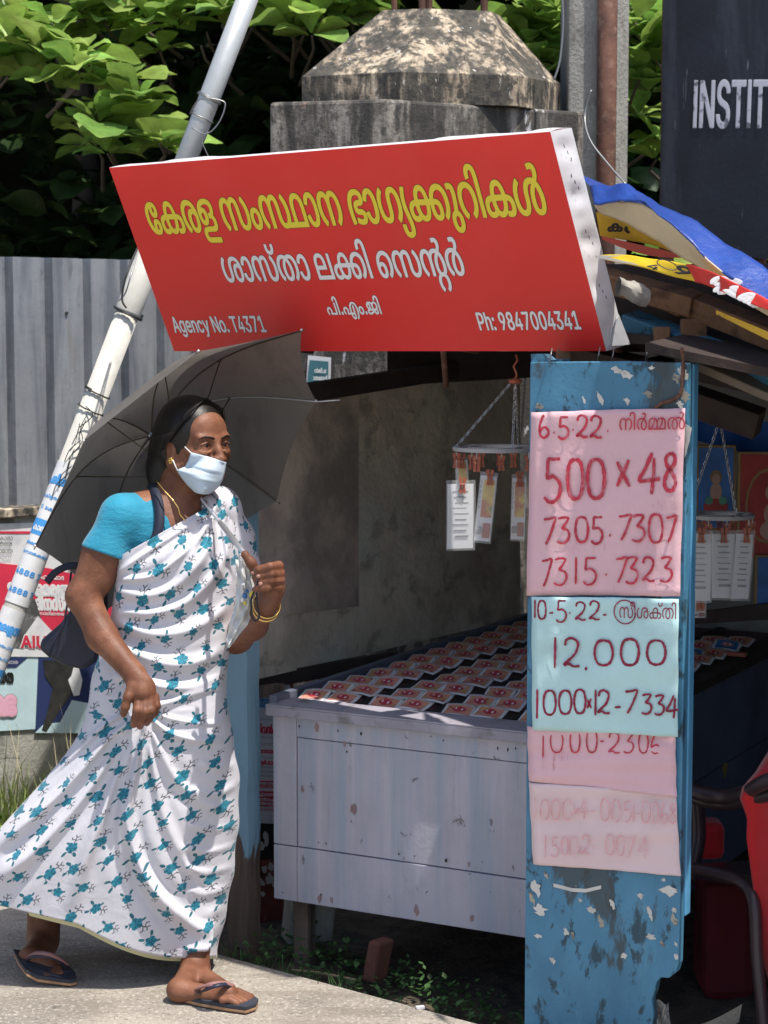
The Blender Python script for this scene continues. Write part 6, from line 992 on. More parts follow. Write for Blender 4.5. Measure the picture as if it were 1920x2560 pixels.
cl0=[(1925,1870),(1885,1925),(1850,1960),(1842,1985),(1852,2012),(1862,2040),(1862,2090),(1878,2200),(1890,2300),(1905,2400),(1930,2480)]
def clf(u,v):
    x=u*(len(cl0)-1);i=min(int(x),len(cl0)-2);f_=x-i
    a=cl0[i][0]*(1-f_)+cl0[i+1][0]*f_; b=cl0[i][1]*(1-f_)+cl0[i+1][1]*f_
    return P(a+260*v,b+10*v,4.62-.12*v)+Vector((0,-.03*math.sin(v*6+u*3)-.015*math.sin(v*17+u*6)-.05*math.sin(v*3.14),0))
g.grid(clf,40,30); o=obj('red_cloth',g,m_cloth_r,label='bright red cloth draped over the plastic chair at the right edge',cat='cloth',smooth=True); o.modifiers.new('s','SOLIDIFY').thickness=.004
for k,(u,v,a,b_) in enumerate(((1735,2035,14,12),(1775,2025,12,9),(1795,2120,14,11),(1850,2080,8,4),(1780,2150,18,9))):
    pass
g=MB(); g.box(P(1810,2330,5.2),(.07,0,0),(0,.10,0),(0,0,.16)); o=obj('maroon_bag',g,mat('maroon_cloth',(.16,.012,.02),.8,.2),label='dark maroon bag standing under the plastic chair',cat='bag',bev=.03)
g=MB(); g.box(P(1760,2095,5.3),(.05,0,0),(0,.05,0),(0,0,.05)); obj('red_bundle',g,m_cloth_r,label='small red bundle in the dark beneath the chair arm',cat='bundle',bev=.02)
g=MB(); g.grid(lambda u,v:P(1745+110*u,2562-52*u**1.3+60*v,4.58)+Vector((0,.04*v,.0)),6,4); o=obj('newspaper',g,mat('newsprint',(.5,.48,.42),.85,.1,20,layers=[((.2,.2,.19),120,.52,.6,(1,1,3),.6)]),label='crumpled sheet of newspaper on the ground at the bottom right',cat='newspaper')
g=MB(); g.grid(lambda u,v:P(1640+34*u,2505+70*v,4.56)+Vector((0,.02*math.sin(u*7+v*5),.004*math.sin(v*9))),8,8); obj('foil_scrap',g,mat('foil_plastic',(.25,.26,.28),.2,.2,metal=.5),label='crumpled silvery wrapper at the foot of the blue board',cat='wrapper',smooth=True)
# yellow stain mark on slate side
g=MB(); mk=PP(1812,1925,K(S1+.021,0,0),U); 
g.slab([mk+Wd*math.cos(a)*.018*(1+.4*math.sin(3*a))+UP*math.sin(a)*.03*(1+.3*math.cos(2*a)) for a in [2*math.pi*i/14 for i in range(14)]],U*.001); obj('paint_splash',g,mat('old_yellow',(.32,.25,.05),.7,.2),ct)
g=MB(); g.beam(K(S1+.0208,T0+.1,.35),K(S1+.0208,T1,.35),UP*.0012,U*.001); obj('board_joint',g,m_blk,ct)
# ================================================================ PAPERS
def sheet(px,d,m,label,nm='price_sheet',curl=0):
    # px: TL,TR,BR,BL
    a,b,c,e=[Vector((u,v,0)) for u,v in px]
    def f(u,v):
        q=(a*(1-u)+b*u)*(1-v)+(e*(1-u)+c*u)*v
        wv=.002*math.sin(u*5+v*9)+.0012*math.sin(v*23+u*3)+curl*max(0,v-.82)*.35*(.4+.6*math.sin(u*3.1))
        return BD(q.x+.8*math.sin(v*14)*(u in(0,1)),q.y+.8*math.sin(u*7+1)+.5*math.sin(u*31),d+.0025+wv)
    g=MB(); g.grid(f,20,28); o=obj(nm,g,m,label=label,cat='paper sheet',group='handwritten sheets pasted on the blue board',smooth=True); o.modifiers.new('s','SOLIDIFY').thickness=.0008
    return o
sh3=sheet([(1322,1955),(1690,1985),(1702,2190),(1333,2160)],.002,m_pink2,'faded pink sheet at the very bottom with almost washed out red numbers',curl=.05)
sh2=sheet([(1318,1815),(1688,1835),(1692,1992),(1322,1952)],.006,m_pink,'pink sheet partly covered by the pale cyan one, reading 1000-2306')
sh1=sheet([(1328,1030),(1713,1020),(1700,1490),(1316,1488)],.010,m_pink,'large pink sheet at the top with painted red lottery numbers')
shc=sheet([(1329,1491),(1697,1497),(1694,1842),(1331,1824)],.014,m_cyan,'pale cyan sheet in the middle of the board with dark red 12,000')
def bpaint(par,txt,boxes,wd,d,m):
    mb=MB()
    for ch_,(x,y,w_,h_) in zip(txt,boxes):
        if ch_==' ':continue
        paint(mb,lambda u,v:BD(u,v,d),-Wd,ch_,x,y,w_,h_,wd)
    obj('handwriting',mb,m,par)
def z5(x,y):return (1300+x/3.567,880+y/3.567)
def Zb(l): # boxes in zoom5 px
    return [(*z5(a,b),(c-a)/3.567,(d-b)/3.567) for a,b,c,d in l]
def z6(l): return [(1300+a/1.9935,1450+b/1.9935,(c-a)/1.9935,(d-b)/1.9935) for a,b,c,d in l]
D1=.0165
bpaint(sh1,'6.5.22.',Zb([(165,560,262,765),(285,640,320,760),(330,575,440,775),(455,600,490,740),(505,565,610,765),(625,570,735,770),(765,600,800,755)]),.0062,D1,m_paint)
bpaint(sh1,'500x48',Zb([(200,940,375,1340),(418,955,565,1310),(597,955,757,1305),(850,860,990,1200),(1055,900,1250,1270),(1270,900,1400,1240)]),.0092,D1,m_paint)
bpaint(sh1,'7305.7307',Zb([(205,1475,325,1715),(318,1475,450,1705),(490,1470,610,1695),(625,1465,745,1710),(780,1500,825,1700),(875,1450,1000,1680),(985,1455,1120,1690),(1145,1445,1275,1700),(1300,1460,1400,1700)]),.0064,D1,m_paint)
bpaint(sh1,'7315.7323',Zb([(190,1845,290,2090),(290,1840,425,2080),(480,1830,515,2070),(550,1830,690,2075),(745,1830,790,2060),(850,1830,960,2060),(930,1830,1060,2065),(1090,1830,1205,2050),(1235,1830,1365,2050)]),.0058,D1,m_paint)
bpaint(shc,'10-5.22-',z6([(68,98,80,190),(88,102,130,195),(143,130,168,190),(175,100,235,210),(238,110,258,190),(275,110,330,202),(345,105,400,200),(410,140,435,200)]),.0048,D1+.004,m_dkpaint)
bpaint(shc,'12,000',z6([(160,285,188,440),(218,290,300,435),(315,390,345,440),(368,300,465,425),(500,293,595,425),(630,300,728,422)]),.0066,D1+.004,m_dkpaint)
bpaint(shc,'1000x12-7334',z6([(75,545,95,692),(115,550,180,672),(192,550,258,668),(268,545,328,665),(332,570,358,640),(368,548,384,675),(388,550,450,668),(468,600,506,660),(520,548,590,665),(600,570,660,668),(665,575,722,672),(728,575,790,690)]),.0058,D1+.004,m_dkpaint)
bpaint(sh2,'1000-2306',z6([(105,745,125,885),(150,745,215,860),(248,745,300,860),(330,740,385,860),(395,770,420,830),(440,760,500,865),(510,760,570,862),(590,760,640,862),(650,770,700,865)]),.0040,D1-.006,m_paint)
bpaint(sh3,'1000x4-0051-0068',z6([(68,1080,80,1190),(100,1095,145,1195),(155,1095,200,1195),(212,1095,262,1195),(268,1120,292,1170),(295,1090,335,1190),(345,1120,378,1175),(400,1090,445,1200),(455,1095,500,1205),(510,1100,555,1205),(560,1105,572,1205),(580,1130,600,1190),(605,1100,645,1210),(655,1105,690,1215),(700,1110,735,1215),(742,1115,780,1215)]),.0032,D1-.004,m_paint2)
bpaint(sh3,'1500x2-0074',z6([(120,1270,132,1385),(150,1280,195,1380),(205,1280,240,1370),(245,1280,285,1370),(285,1310,305,1370),(310,1270,350,1370),(355,1310,380,1350),(425,1270,470,1370),(480,1275,520,1375),(530,1280,570,1385),(590,1280,640,1385)]),.0030,D1-.004,m_paint2)
def hw(par,pref,txt,x0,y0,x1,y1,h,m,d,off=.0005):
    p0=BD(x0,y0,d); ax=BD(x1,y1,d)-p0; L_=ax.length; ax.normalize(); g=MB(); letter(g,lambda x,y:p0+ax*x+UP*y,pref,txt,0,L_,0,h/5000*4.55,off=off); obj('handwriting',g,m,par)
hw(sh1,'m','niX6Z',1548,1076,1712,1073,30,m_paint,D1,.0001)
hw(shc,'m','sIS8ti',1548,1545,1690,1548,28,m_dkpaint,D1+.004,0)
g=MB(); cpt=BD(1562,1530,D1+.004); g.ribbon([cpt+U*math.cos(a)*.026+UP*math.sin(a)*.027 for a in [.3+1.9*math.pi*i/24 for i in range(25)]],.003,-Wd); obj('handwriting',g,m_dkpaint,shc)
# drips
g=MB(); rs=random.Random(2)
for k in range(34):
    u=rs.uniform(1350,1660); v=rs.choice([1255,1360,1462])+rs.uniform(-6,6); l=rs.uniform(8,34)
    g.ribbon([BD(u,v,D1),BD(u+rs.uniform(-2,2),v+l*.5,D1),BD(u+rs.uniform(-2,2),v+l,D1)],[.0009,.0007,.0003],-Wd)
obj('paint_drips',g,m_paint2,sh1)
g=MB()
for k in range(14):
    u=rs.uniform(1350,1440); v=1890+rs.uniform(-10,20); l=rs.uniform(20,70); g.ribbon([BD(u,v,D1-.006),BD(u,v+l,D1-.006)],[.0012,.0005],-Wd)
obj('paint_drips',g,m_paint2,sh2)
g=MB(); g.slab([BD(1714,1060,.004),BD(1730,1070,.004),BD(1722,1110,.004),BD(1712,1145,.004)],-Wd*.001); obj('paper_scrap',g,m_paper,kio)
# ================================================================ RED SIGN
r1=Vector((.783,-.622,.011)).normalized(); r2=Vector((-.287,-.322,.902)); r2=(r2-r1*r2.dot(r1)).normalized(); sn_=r1.cross(r2); sn_=sn_ if sn_.y<0 else -sn_
BL=P(435.6,878,5.52); SWd=1.395; SHt=.5385; BK=Vector((.60,.73,.16))
def SG(x,y,d=0): return BL+r1*(x*SWd)+r2*(y*SHt)+sn_*d
sign=empty('lottery_sign',(BL+r1*.67)-UP*0,'large red lottery centre sign with yellow and white Malayalam lettering leaning out over the kiosk','signboard')
TK=.085
g=MB(); g.grid(lambda u,v:SG(u,v,.004*math.sin(math.pi*u)*math.sin(math.pi*v)),40,16); obj('red_face',g,m_sred,sign,smooth=True)
g=MB(); rs=random.Random(6)
def side(a,b,outn,nm):
    g=MB()
    def f(u,v):
        p=SG(a[0]+(b[0]-a[0])*u,a[1]+(b[1]-a[1])*u,-.0005)+BK*TK*v; e=math.sin(math.pi*v)
        return p+outn*(.006*e*math.sin(u*9)+.004*e*math.sin(u*31+2)+.002*math.sin(u*60)*e)-outn*.002*math.sin(math.pi*v)
    g.grid(f,50,6); return obj(nm,g,m_white,sign,smooth=True)
side((0,1),(1,1),r2,'top_side'); side((1,1),(1,0),r1,'right_side'); side((0,0),(0,1),-r1,'left_side'); side((1,0),(0,0),-r2,'bottom_side')
g=MB(); g.slab([SG(0,0)+BK*TK,SG(1,0)+BK*TK,SG(1,1)+BK*TK,SG(0,1)+BK*TK],BK*.004); obj('back_face',g,m_white,sign)
g=MB(); g.slab([SG(1,.02)+BK*.01+r1*.003,SG(1,.10)+BK*.03+r1*.010,SG(1,.15)+BK*.07+r1*.012,SG(1,.0)+BK*.09+r1*.010],r1*.002); obj('folded_corner',g,m_white,sign)
for (x,y,px_) in ((1,.93,0),(1,.80,0),(1,.55,0),(1,.3,0)):
    for k in range(3):
        c_=SG(1,y-.03*k)+BK*(.03+.008*k)+r1*.007; g=MB(); g.beam(c_-r2*.004,c_+r2*.004,sn_*.0006,r1*.0006); obj('staple',g,m_blk,sign)
def sgt(pref,txt,x0,x1,b,h,m,off,oo):
    for k,(of,mm,d) in enumerate(((off+oo,m_blk,.0007),(off,m,.0013))):
        g=MB(); letter(g,lambda x,y:SG(x,0,d+.004*math.sin(math.pi*x)*math.sin(math.pi*min(1,max(0,y/SHt)))) +r2*y,pref,txt,x0,x1,0,h*SHt,off=0) if False else None
        g=MB(); V,F=text2d(pref,txt,x0*SWd,x1*SWd,b*SHt,h*SHt,off=of); g.add([SG(x/SWd,y/SHt,d+.004*math.sin(math.pi*max(0,x/SWd))*math.sin(math.pi*max(0,min(1,y/SHt)))+z*.0008) for x,y,z in V],F); obj('lettering',g,mm,sign)
sgt('m','ekrL sM1an Bag23uRikW',.055,.957,.645,.160,m_syel,.0022,.0012)
sgt('m','Sa4ta l3i Es5X',.205,.760,.378,.128,m_swht,.0015,.0011)
sgt('m','pi.AM.ji',.428,.552,.195,.062,m_swht,.0009,.0008)
sgt('l','Agency No. T4371',.022,.262,.107,.085,m_swht,.0012,.0008)
sgt('l','Ph: 9847004341',.757,.963,.107,.085,m_swht,.0012,.0008)
# brackets tying the sign to the kiosk
for x in (.2,.62,.95):
    a=SG(x,.0)+BK*TK; g=MB(); g.tube([a,a+Vector((.1,.35,-.02))],.009,8); obj('bracket',g,m_rust,sign)
for x in (.25,.7):
    a=SG(x,.9)+BK*TK; g=MB(); g.tube([a,a+Vector((.06,.5,-.55))],.008,8); obj('bracket',g,m_rust,sign)
# ================================================================ GREENERY
def blades(name,n,area,h0,h1,m,label,seed,wd=.003,lean=.5):
    r=random.Random(seed); V=[];F=[]
    for i in range(n):
        x,y,z=area(r); h=r.uniform(h0,h1); az=r.uniform(0,6.28); ln=r.uniform(.1,lean)*h; b=len(V); dx,dy=math.cos(az),math.sin(az); px_,py_=-dy*wd,dx*wd
        for k,t in enumerate((0,.5,.85)):
            V+=[(x+dx*ln*t*t-px_*(1-t*.7),y+dy*ln*t*t-py_*(1-t*.7),z+h*t),(x+dx*ln*t*t+px_*(1-t*.7),y+dy*ln*t*t+py_*(1-t*.7),z+h*t)]
        V.append((x+dx*ln,y+dy*ln,z+h)); F+=[(b,b+1,b+3,b+2),(b+2,b+3,b+5,b+4),(b+4,b+5,b+6)]
    obj(name,(np.array(V),F),m,kind='stuff',label=label,cat='grass')
def along(t0,t1,d0,d1):
    def f(r):
        p=bedge(r.uniform(t0,t1))-en*r.uniform(d0,d1); return (p.x,p.y,gz(p.x,p.y)-.01)
    return f
blades('roadside_grass',6500,along(-1.6,.45,.05,1.2),.06,.24,m_grass,'sunlit tufts of grass and weeds along the wall foot at the left',1)
blades('roadside_grass_tall',320,along(-1.3,.45,.6,1.3),.25,.46,mat('dry_grass',(.36,.32,.18),.8,.2),'dry grass stems leaning against the poster wall',2,.0018,.9)
blades('edge_grass',500,along(.5,1.3,-.005,.06),.02,.12,m_weed,'short grass at the road edge by the blue post',3,.003)
def weeds(name,n,area,s,m,label,seed):
    r=random.Random(seed);V=[];F=[]
    for i in range(n):
        x,y,z=area(r); h=r.uniform(.02,.11); 
        for k in range(5):
            az=r.uniform(0,6.28);el=r.uniform(-.1,.8);d=ldir(az,el);q=Vector((x,y,z+h*r.uniform(.3,1)))+d*.01;sz=s*r.uniform(.6,1.3);sd=d.cross(UP).normalized()*sz*.35;b=len(V)
            V+=[tuple(q),tuple(q+d*sz*.5+sd),tuple(q+d*sz),tuple(q+d*sz*.5-sd)];F.append((b,b+1,b+2,b+3))
    obj(name,(np.array(V),F),m,kind='stuff',label=label,cat='weeds')
weeds('weeds_under_counter',330,lambda r:(lambda p:(p.x,p.y,gz(p.x,p.y)))(bedge(r.uniform(.75,2.0))-en*r.uniform(.02,.35)),.018,m_weed,'low green weeds growing in the shade under the counter',4)
weeds('broadleaf_weeds',2600,along(-1.4,.4,.03,.7),.022,mat('weed_bright',(.20,.30,.06),.6,.3,20,tl=.3),'bright low weeds among the grass at the left',5)
# bricks / stones under counter
def stone(u,v,Y,w_,h_,m,label,rot=.3,nm='stone_block'):
    c=P(u,v,Y); g=MB(); a=Vector((math.cos(rot),math.sin(rot),0)); b2=Vector((-math.sin(rot),math.cos(rot),0)); c.z=-.05+h_/2
    g.box(c,a*w_/2,b2*w_*.35,Vector((.01,0,h_/2))); o=obj(nm,g,m,label=label,cat='stone',bev=.008)
stone(775,2360,5.5,.13,.2,m_conc2,'pale upright stone block in the shade under the counter left end')
stone(945,2492,5.15,.06,.11,mat('dull_brick',(.13,.05,.035),.9,.3),'small reddish broken brick in the weeds under the counter',.8,'broken_brick')
g=MB(); g.tube([P(730,2425,5.3),P(800,2432,5.25),P(900,2452,5.15)],.004,6); obj('pale_stick',g,mat('dry_stick',(.4,.32,.18),.8),label='thin pale stick lying in the weeds in front of the counter',cat='stick')
g=MB(); g.box(PZ(1050,2518,.004),(.010,.003,0),(-.002,.005,0),(0,0,.003)); obj('paper_litter',g,m_pw,label='tiny white scrap lying on the road near the blue board',cat='litter')
# ================================================================ WOMAN (implicit surfaces turned into one mesh)
YW=5.05
def Wp(u,v,dy=0): return P(u,v,YW+dy)
class Field:
    def __init__(s,lo,hi,h):
        s.lo=np.array(lo,float);s.h=h;s.n=np.ceil((np.array(hi)-s.lo)/h).astype(int)+1
        s.D=np.full(s.n,.05,np.float32)
    def sub(s,lo,hi):
        a=np.clip(np.floor((np.array(lo)-s.lo)/s.h).astype(int),0,s.n-1); b=np.clip(np.ceil((np.array(hi)-s.lo)/s.h).astype(int)+1,1,s.n)
        sl=tuple(slice(int(x),int(y)) for x,y in zip(a,b))
        ax=[s.lo[i]+s.h*np.arange(sl[i].start,sl[i].stop) for i in range(3)]
        return sl,ax[0][:,None,None],ax[1][None,:,None],ax[2][None,None,:]
    def put(s,sl,d,k,op='u'):
        o=s.D[sl]
        if op=='u':
            h=np.clip(.5+.5*(o-d)/k,0,1); s.D[sl]=o*(1-h)+d*h-k*h*(1-h)
        elif op=='s':   # subtract
            d=-d; h=np.clip(.5-.5*(o-d)/k,0,1); s.D[sl]=o*(1-h)+d*h+k*h*(1-h)
        else:           # intersect
            h=np.clip(.5-.5*(o-d)/k,0,1); s.D[sl]=o*(1-h)+d*h+k*h*(1-h)
    def cap(s,a,b,ra,rb,k=.012,op='u'):
        a=np.array(a,float);b=np.array(b,float);m=max(ra,rb)+.05
        sl,x,y,z=s.sub(np.minimum(a,b)-m,np.maximum(a,b)+m); ba=b-a;L=(ba**2).sum()+1e-12
        t=np.clip(((x-a[0])*ba[0]+(y-a[1])*ba[1]+(z-a[2])*ba[2])/L,0,1)
        d=np.sqrt((x-a[0]-t*ba[0])**2+(y-a[1]-t*ba[1])**2+(z-a[2]-t*ba[2])**2)-(ra+(rb-ra)*t)
        s.put(sl,d.astype(np.float32),k,op)
    def chain(s,pts,rs,k=.012,op='u'):
        for i in range(len(pts)-1): s.cap(pts[i],pts[i+1],rs[i],rs[i+1],k,op)
    def ell(s,c,r,axes=None,k=.012,op='u',m=.05):
        c=np.array(c,float);R_=max(r)+m; sl,x,y,z=s.sub(c-R_,c+R_); x=x-c[0];y=y-c[1];z=z-c[2]
        if axes is None: p=(x,y,z)
        else: p=[x*A[0]+y*A[1]+z*A[2] for A in axes]
        q=np.sqrt((p[0]/r[0])**2+(p[1]/r[1])**2+(p[2]/r[2])**2); g2=np.sqrt((p[0]/r[0]**2)**2+(p[1]/r[1]**2)**2+(p[2]/r[2]**2)**2)+1e-9
        s.put(sl,(q*(q-1)/g2).astype(np.float32),k,op)
    def plane(s,p,n,k=.004):   # keep side where (x-p).n<0
        sl,x,y,z=s.sub(s.lo,s.lo+s.h*s.n); d=(x-p[0])*n[0]+(y-p[1])*n[1]+(z-p[2])*n[2]; s.put(sl,d.astype(np.float32),k,'i')
    def mesh(s):
        D=s.D; ins=D<0; c=np.zeros(tuple(s.n-1),np.int8)
        for i in (0,1):
            for j in (0,1):
                for k in (0,1): c+=ins[i:i+s.n[0]-1,j:j+s.n[1]-1,k:k+s.n[2]-1]
        mk=(c>0)&(c<8); idx=np.full(mk.shape,-1,np.int32); I=np.argwhere(mk); idx[mk]=np.arange(len(I))
        acc=np.zeros((len(I),3));w_=np.zeros(len(I))
        for ax in range(3):
            o=[a for a in range(3) if a!=ax]
            for p in (0,1):
                for q in (0,1):
                    a=np.zeros(3,int);a[o[0]]=p;a[o[1]]=q;b=a.copy();b[ax]=1
                    da=D[tuple((I+a).T)];db=D[tuple((I+b).T)];cr=(da<0)!=(db<0)
                    t=np.where(cr,da/np.where(cr,da-db,1),0); pt=a+(b-a)*t[:,None]; acc[cr]+=pt[cr]; w_[cr]+=1
        V=(I+acc/w_[:,None])*s.h+s.lo; F=[]
        for ax in range(3):
            o=[a for a in range(3) if a!=ax]; sl0=[slice(1,-1)]*3; sl0[ax]=slice(0,-1); sl1=list(sl0); sl1[ax]=slice(1,None)
            A=ins[tuple(sl0)];B=ins[tuple(sl1)]; E=np.argwhere(A!=B); off=np.array([1,1,1]);off[ax]=0; E=E+off
            e0=np.zeros(3,int);e0[o[0]]=1;e1=np.zeros(3,int);e1[o[1]]=1
            q=[idx[tuple((E-e0-e1).T)],idx[tuple((E-e1).T)],idx[tuple(E.T)],idx[tuple((E-e0).T)]]
            Q=np.stack(q,1); fl=ins[tuple(E.T)]
            if ax==1: fl=~fl
            Q[~fl]=Q[~fl][:,::-1]; F.append(Q)
        F=np.concatenate(F); F=F[(F>=0).all(1)]
        return V,F
def sdfobj(f,name,m,parent,it=2,**k):
    V,F=f.mesh(); 
    for _ in range(it):   # light smoothing
        acc=np.zeros_like(V);cnt=np.zeros(len(V))
        for a,b in ((0,1),(1,2),(2,3),(3,0)):
            np.add.at(acc,F[:,a],V[F[:,b]]);np.add.at(cnt,F[:,a],1);np.add.at(acc,F[:,b],V[F[:,a]]);np.add.at(cnt,F[:,b],1)
        V=V*.5+.5*acc/cnt[:,None]
    return obj(name,(V,F.tolist()),m,parent,smooth=True,**k)
# --- materials
m_skin=bpy.data.materials.new('skin'); m_skin.use_nodes=True; nt=m_skin.node_tree; b=nt.nodes['Principled BSDF']; geo=nt.nodes.new('ShaderNodeNewGeometry'); co=geo.outputs['Position']
c=mixc(nt,sstep(noise(nt,co,14,4,.6),.35,.65),(.150,.058,.031),(.235,.100,.056)); c=mixc(nt,sstep(noise(nt,co,120,4,.7),.48,.75)*.3,c,(.10,.04,.024))
nt.links.new(c,b.inputs['Base Color']); b.inputs['Roughness'].default_value=.52; b.inputs['Specular IOR Level'].default_value=.35; b.inputs['Subsurface Weight'].default_value=.12; b.inputs['Subsurface Radius'].default_value=(.012,.004,.002); b.inputs['Subsurface Scale'].default_value=1
h=noise(nt,co,150,5,.6); h2=noise(nt,co,34,3,.55,(1,1,1),.8); bp=nt.nodes.new('ShaderNodeBump'); bp.inputs['Distance'].default_value=.0012; nt.links.new((h*.8+h2).o,bp.inputs['Height']); nt.links.new(bp.outputs[0],b.inputs['Normal'])
m_hair=mat('black_hair',(.010,.008,.007),.42,.3,40,.0016,60,bstretch=(1,1,.12),spec=.35)
m_blouse=mat('teal_blouse',(.010,.24,.37),.75,.12,9,.007,13,sheen=.2,bstretch=(1,1,2))
m_mask=mat('pale_blue_mask',(.58,.70,.80),.8,.03,20,.0006,40,tl=.1)
m_gold=mat('gold',(.75,.5,.16),.25,.1,metal=.9)
m_navy=mat('navy_bag',(.010,.014,.032),.55,.15,8,.001,60,coat=.1)
m_strap=mat('navy_strap',(.012,.016,.035),.7,.1)
m_umb=mat('umbrella_cloth',(.20,.185,.165),.65,.10,3,.003,12,layers=[((.12,.11,.10),4,.5,.7,(3,3,.6),.6)],tl=.35)
m_rib=mat('umbrella_rib',(.10,.085,.05),.4,.2,metal=.5)
m_chrome=mat('umbrella_shaft',(.62,.62,.63),.28,.05,metal=.7)
m_nail=mat('fingernail',(.40,.20,.15),.3,.05)
m_eye=mat('eye_white',(.17,.13,.115),.3,.05); m_iris=mat('iris_dark',(.012,.008,.006),.15,.1)
m_thong=mat('sandal_strap_mauve',(.30,.15,.14),.6,.1); m_thongb=mat('sandal_strap_navy',(.02,.022,.045),.5,.1); m_sole=mat('sandal_sole_tan',(.36,.20,.11),.7,.15,20); m_insole=mat('sandal_insole',(.03,.035,.05),.7,.2)
# --- sari cloth: white ground, printed teal flowers with dark twigs (flat print in the weave)
m_sari=bpy.data.materials.new('floral_sari'); m_sari.use_nodes=True; nt=m_sari.node_tree; b=nt.nodes['Principled BSDF']
uvn=nt.nodes.new('ShaderNodeUVMap'); sp=nt.nodes.new('ShaderNodeSeparateXYZ'); nt.links.new(uvn.outputs[0],sp.inputs[0])
Uu,Vv=X(nt,sp.outputs[0])*1.35,X(nt,sp.outputs[1])*1.35
def motif(Uu,Vv,CW,CHh,ox,oy,salt):
    gy=(Vv+oy)/CHh; row=gy.f('FLOOR'); gx=(Uu+ox)/CW+(row*.5).f('FRACT')*1.0; col=gx.f('FLOOR')
    cb=nt.nodes.new('ShaderNodeCombineXYZ'); nt.links.new(col.o,cb.inputs[0]); nt.links.new((row+salt).o,cb.inputs[1])
    wn=nt.nodes.new('ShaderNodeTexWhiteNoise'); wn.noise_dimensions='2D'; nt.links.new(cb.outputs[0],wn.inputs[0])
    ra=X(nt,wn.outputs[0]); cs=nt.nodes.new('ShaderNodeSeparateColor'); nt.links.new(wn.outputs[1],cs.inputs[0]); rb,rc=X(nt,cs.outputs[0]),X(nt,cs.outputs[1])
    x=((gx-col)-.5+(rb-.5)*.18)*CW; y=((gy-row)-.5+(rc-.5)*.18)*CHh
    an=(ra-.5)*2.6+3.14*(rb.f('GREATER_THAN',.5)); ca,sa=an.f('COSINE'),an.f('SINE'); ms=(rc*.45)+.82; X1=(x*ca-y*sa)*ms; Y1=(x*sa+y*ca)*ms
    # flower: lobed disc
    fx=X1; fy=Y1-.004; r=(fx*fx+fy*fy).f('SQRT'); th=fy.f('ARCTAN2',fx); lob=(th*2.5+ra*3).f('SINE').f('ABSOLUTE')*.0045+.0145
    fl=sstep(lob-r,-.0008,.0008); shade=sstep((th*2.5+ra*3).f('SINE').f('ABSOLUTE')-(r*70.0).f('SINE').f('ABSOLUTE')*.45,.15,.75)
    def ell(cx,cy,a,rx,ry):
        px=(X1-cx)*math.cos(a)+(Y1-cy)*math.sin(a); py=(Y1-cy)*math.cos(a)-(X1-cx)*math.sin(a)
        q=((px/rx)*(px/rx)+((py/ry)*(py/ry))).f('SQRT'); return q
    lv=None
    for (cx,cy,a,rx,ry) in ((.021,.027,.8,.0105,.0050),(-.013,.031,1.9,.0100,.0048),(-.020,-.006,.3,.0065,.0035)):
        e=sstep(1.0-ell(cx,cy,a,rx,ry),-.08,.08); lv=e if lv is None else xmax(lv,e)
    # twigs
    tw=None
    def seg(ax,ay,bx,by,w):
        nonlocal tw
        dx,dy=bx-ax,by-ay;L=dx*dx+dy*dy
        t=((X1-ax)*dx+(Y1-ay)*dy)/L; t=xmin(xmax(t,0),1) if False else t.f('MAXIMUM',0).f('MINIMUM',1)
        ex=X1-ax-t*dx; ey=Y1-ay-t*dy; d=(ex*ex+ey*ey).f('SQRT'); e=sstep(w*1.75-d,-.0007,.0004); tw=e if tw is None else xmax(tw,e)
    for s in ((0,-.008,-.004,-.030,.0009),(-.002,-.018,.009,-.027,.0008),(-.003,-.024,-.014,-.020,.0008),(0,.012,.010,.022,.0008),(0,.012,-.008,.024,.0008),(.009,-.027,.015,-.024,.0009),(-.014,-.020,-.018,-.026,.0009),(-.004,-.030,.002,-.036,.0009),(-.004,-.03,-.010,-.036,.0009),(.006,.016,.020,.012,.0008)): seg(*s)
    ring=ell(.008,-.036,.5,.0055,.0038); rg=sstep(.16-(ring-1.0).f('ABSOLUTE'),-.08,.08)*.55
    return fl,shade,lv,xmax(tw,rg)
n1=sstep(noise(nt,uvn.outputs[0],60,3,.6),.35,.7)
base=(.70,.69,.74)
c=base
for args in ((.091,.084,0,0,3),):
    fl,shade,lv,tw=motif(Uu,Vv,*args)
    c=mixc(nt,tw*.85,c,(.03,.04,.05)); c=mixc(nt,lv,c,(.02,.16,.20)); 
    fc=mixc(nt,shade,(.018,.25,.36),(.008,.11,.17)); fc=mixc(nt,n1*.45,fc,(.05,.36,.48)); c=mixc(nt,fl,c,fc)
nt.links.new(c,b.inputs['Base Color']); b.inputs['Roughness'].default_value=.75; b.inputs['Sheen Weight'].default_value=.15
geo=nt.nodes.new('ShaderNodeNewGeometry'); hw_=noise(nt,geo.outputs['Position'],26,4,.55,(1,1,1),.6); bp=nt.nodes.new('ShaderNodeBump'); bp.inputs['Distance'].default_value=.0035; bp.inputs['Strength'].default_value=.6; nt.links.new(hw_.o,bp.inputs['Height']); nt.links.new(bp.outputs[0],b.inputs['Normal'])
tr_=nt.nodes.new('ShaderNodeBsdfTranslucent'); nt.links.new(c,tr_.inputs[0]); mx=nt.nodes.new('ShaderNodeMixShader'); mx.inputs[0].default_value=.15; nt.links.new(b.outputs[0],mx.inputs[1]); nt.links.new(tr_.outputs[0],mx.inputs[2]); nt.links.new(mx.outputs[0],nt.nodes['Material Output'].inputs[0])
m_petti=mat('pale_yellow_petticoat',(.62,.58,.33),.8,.05)
# --- body
per=empty('person',PZ(430,2460,0),'woman in white and teal floral sari and face mask walking with an open umbrella','person')
HS=.00235
bf=Field((-.99,4.66,-.01),(-.17,5.42,1.66),.003)
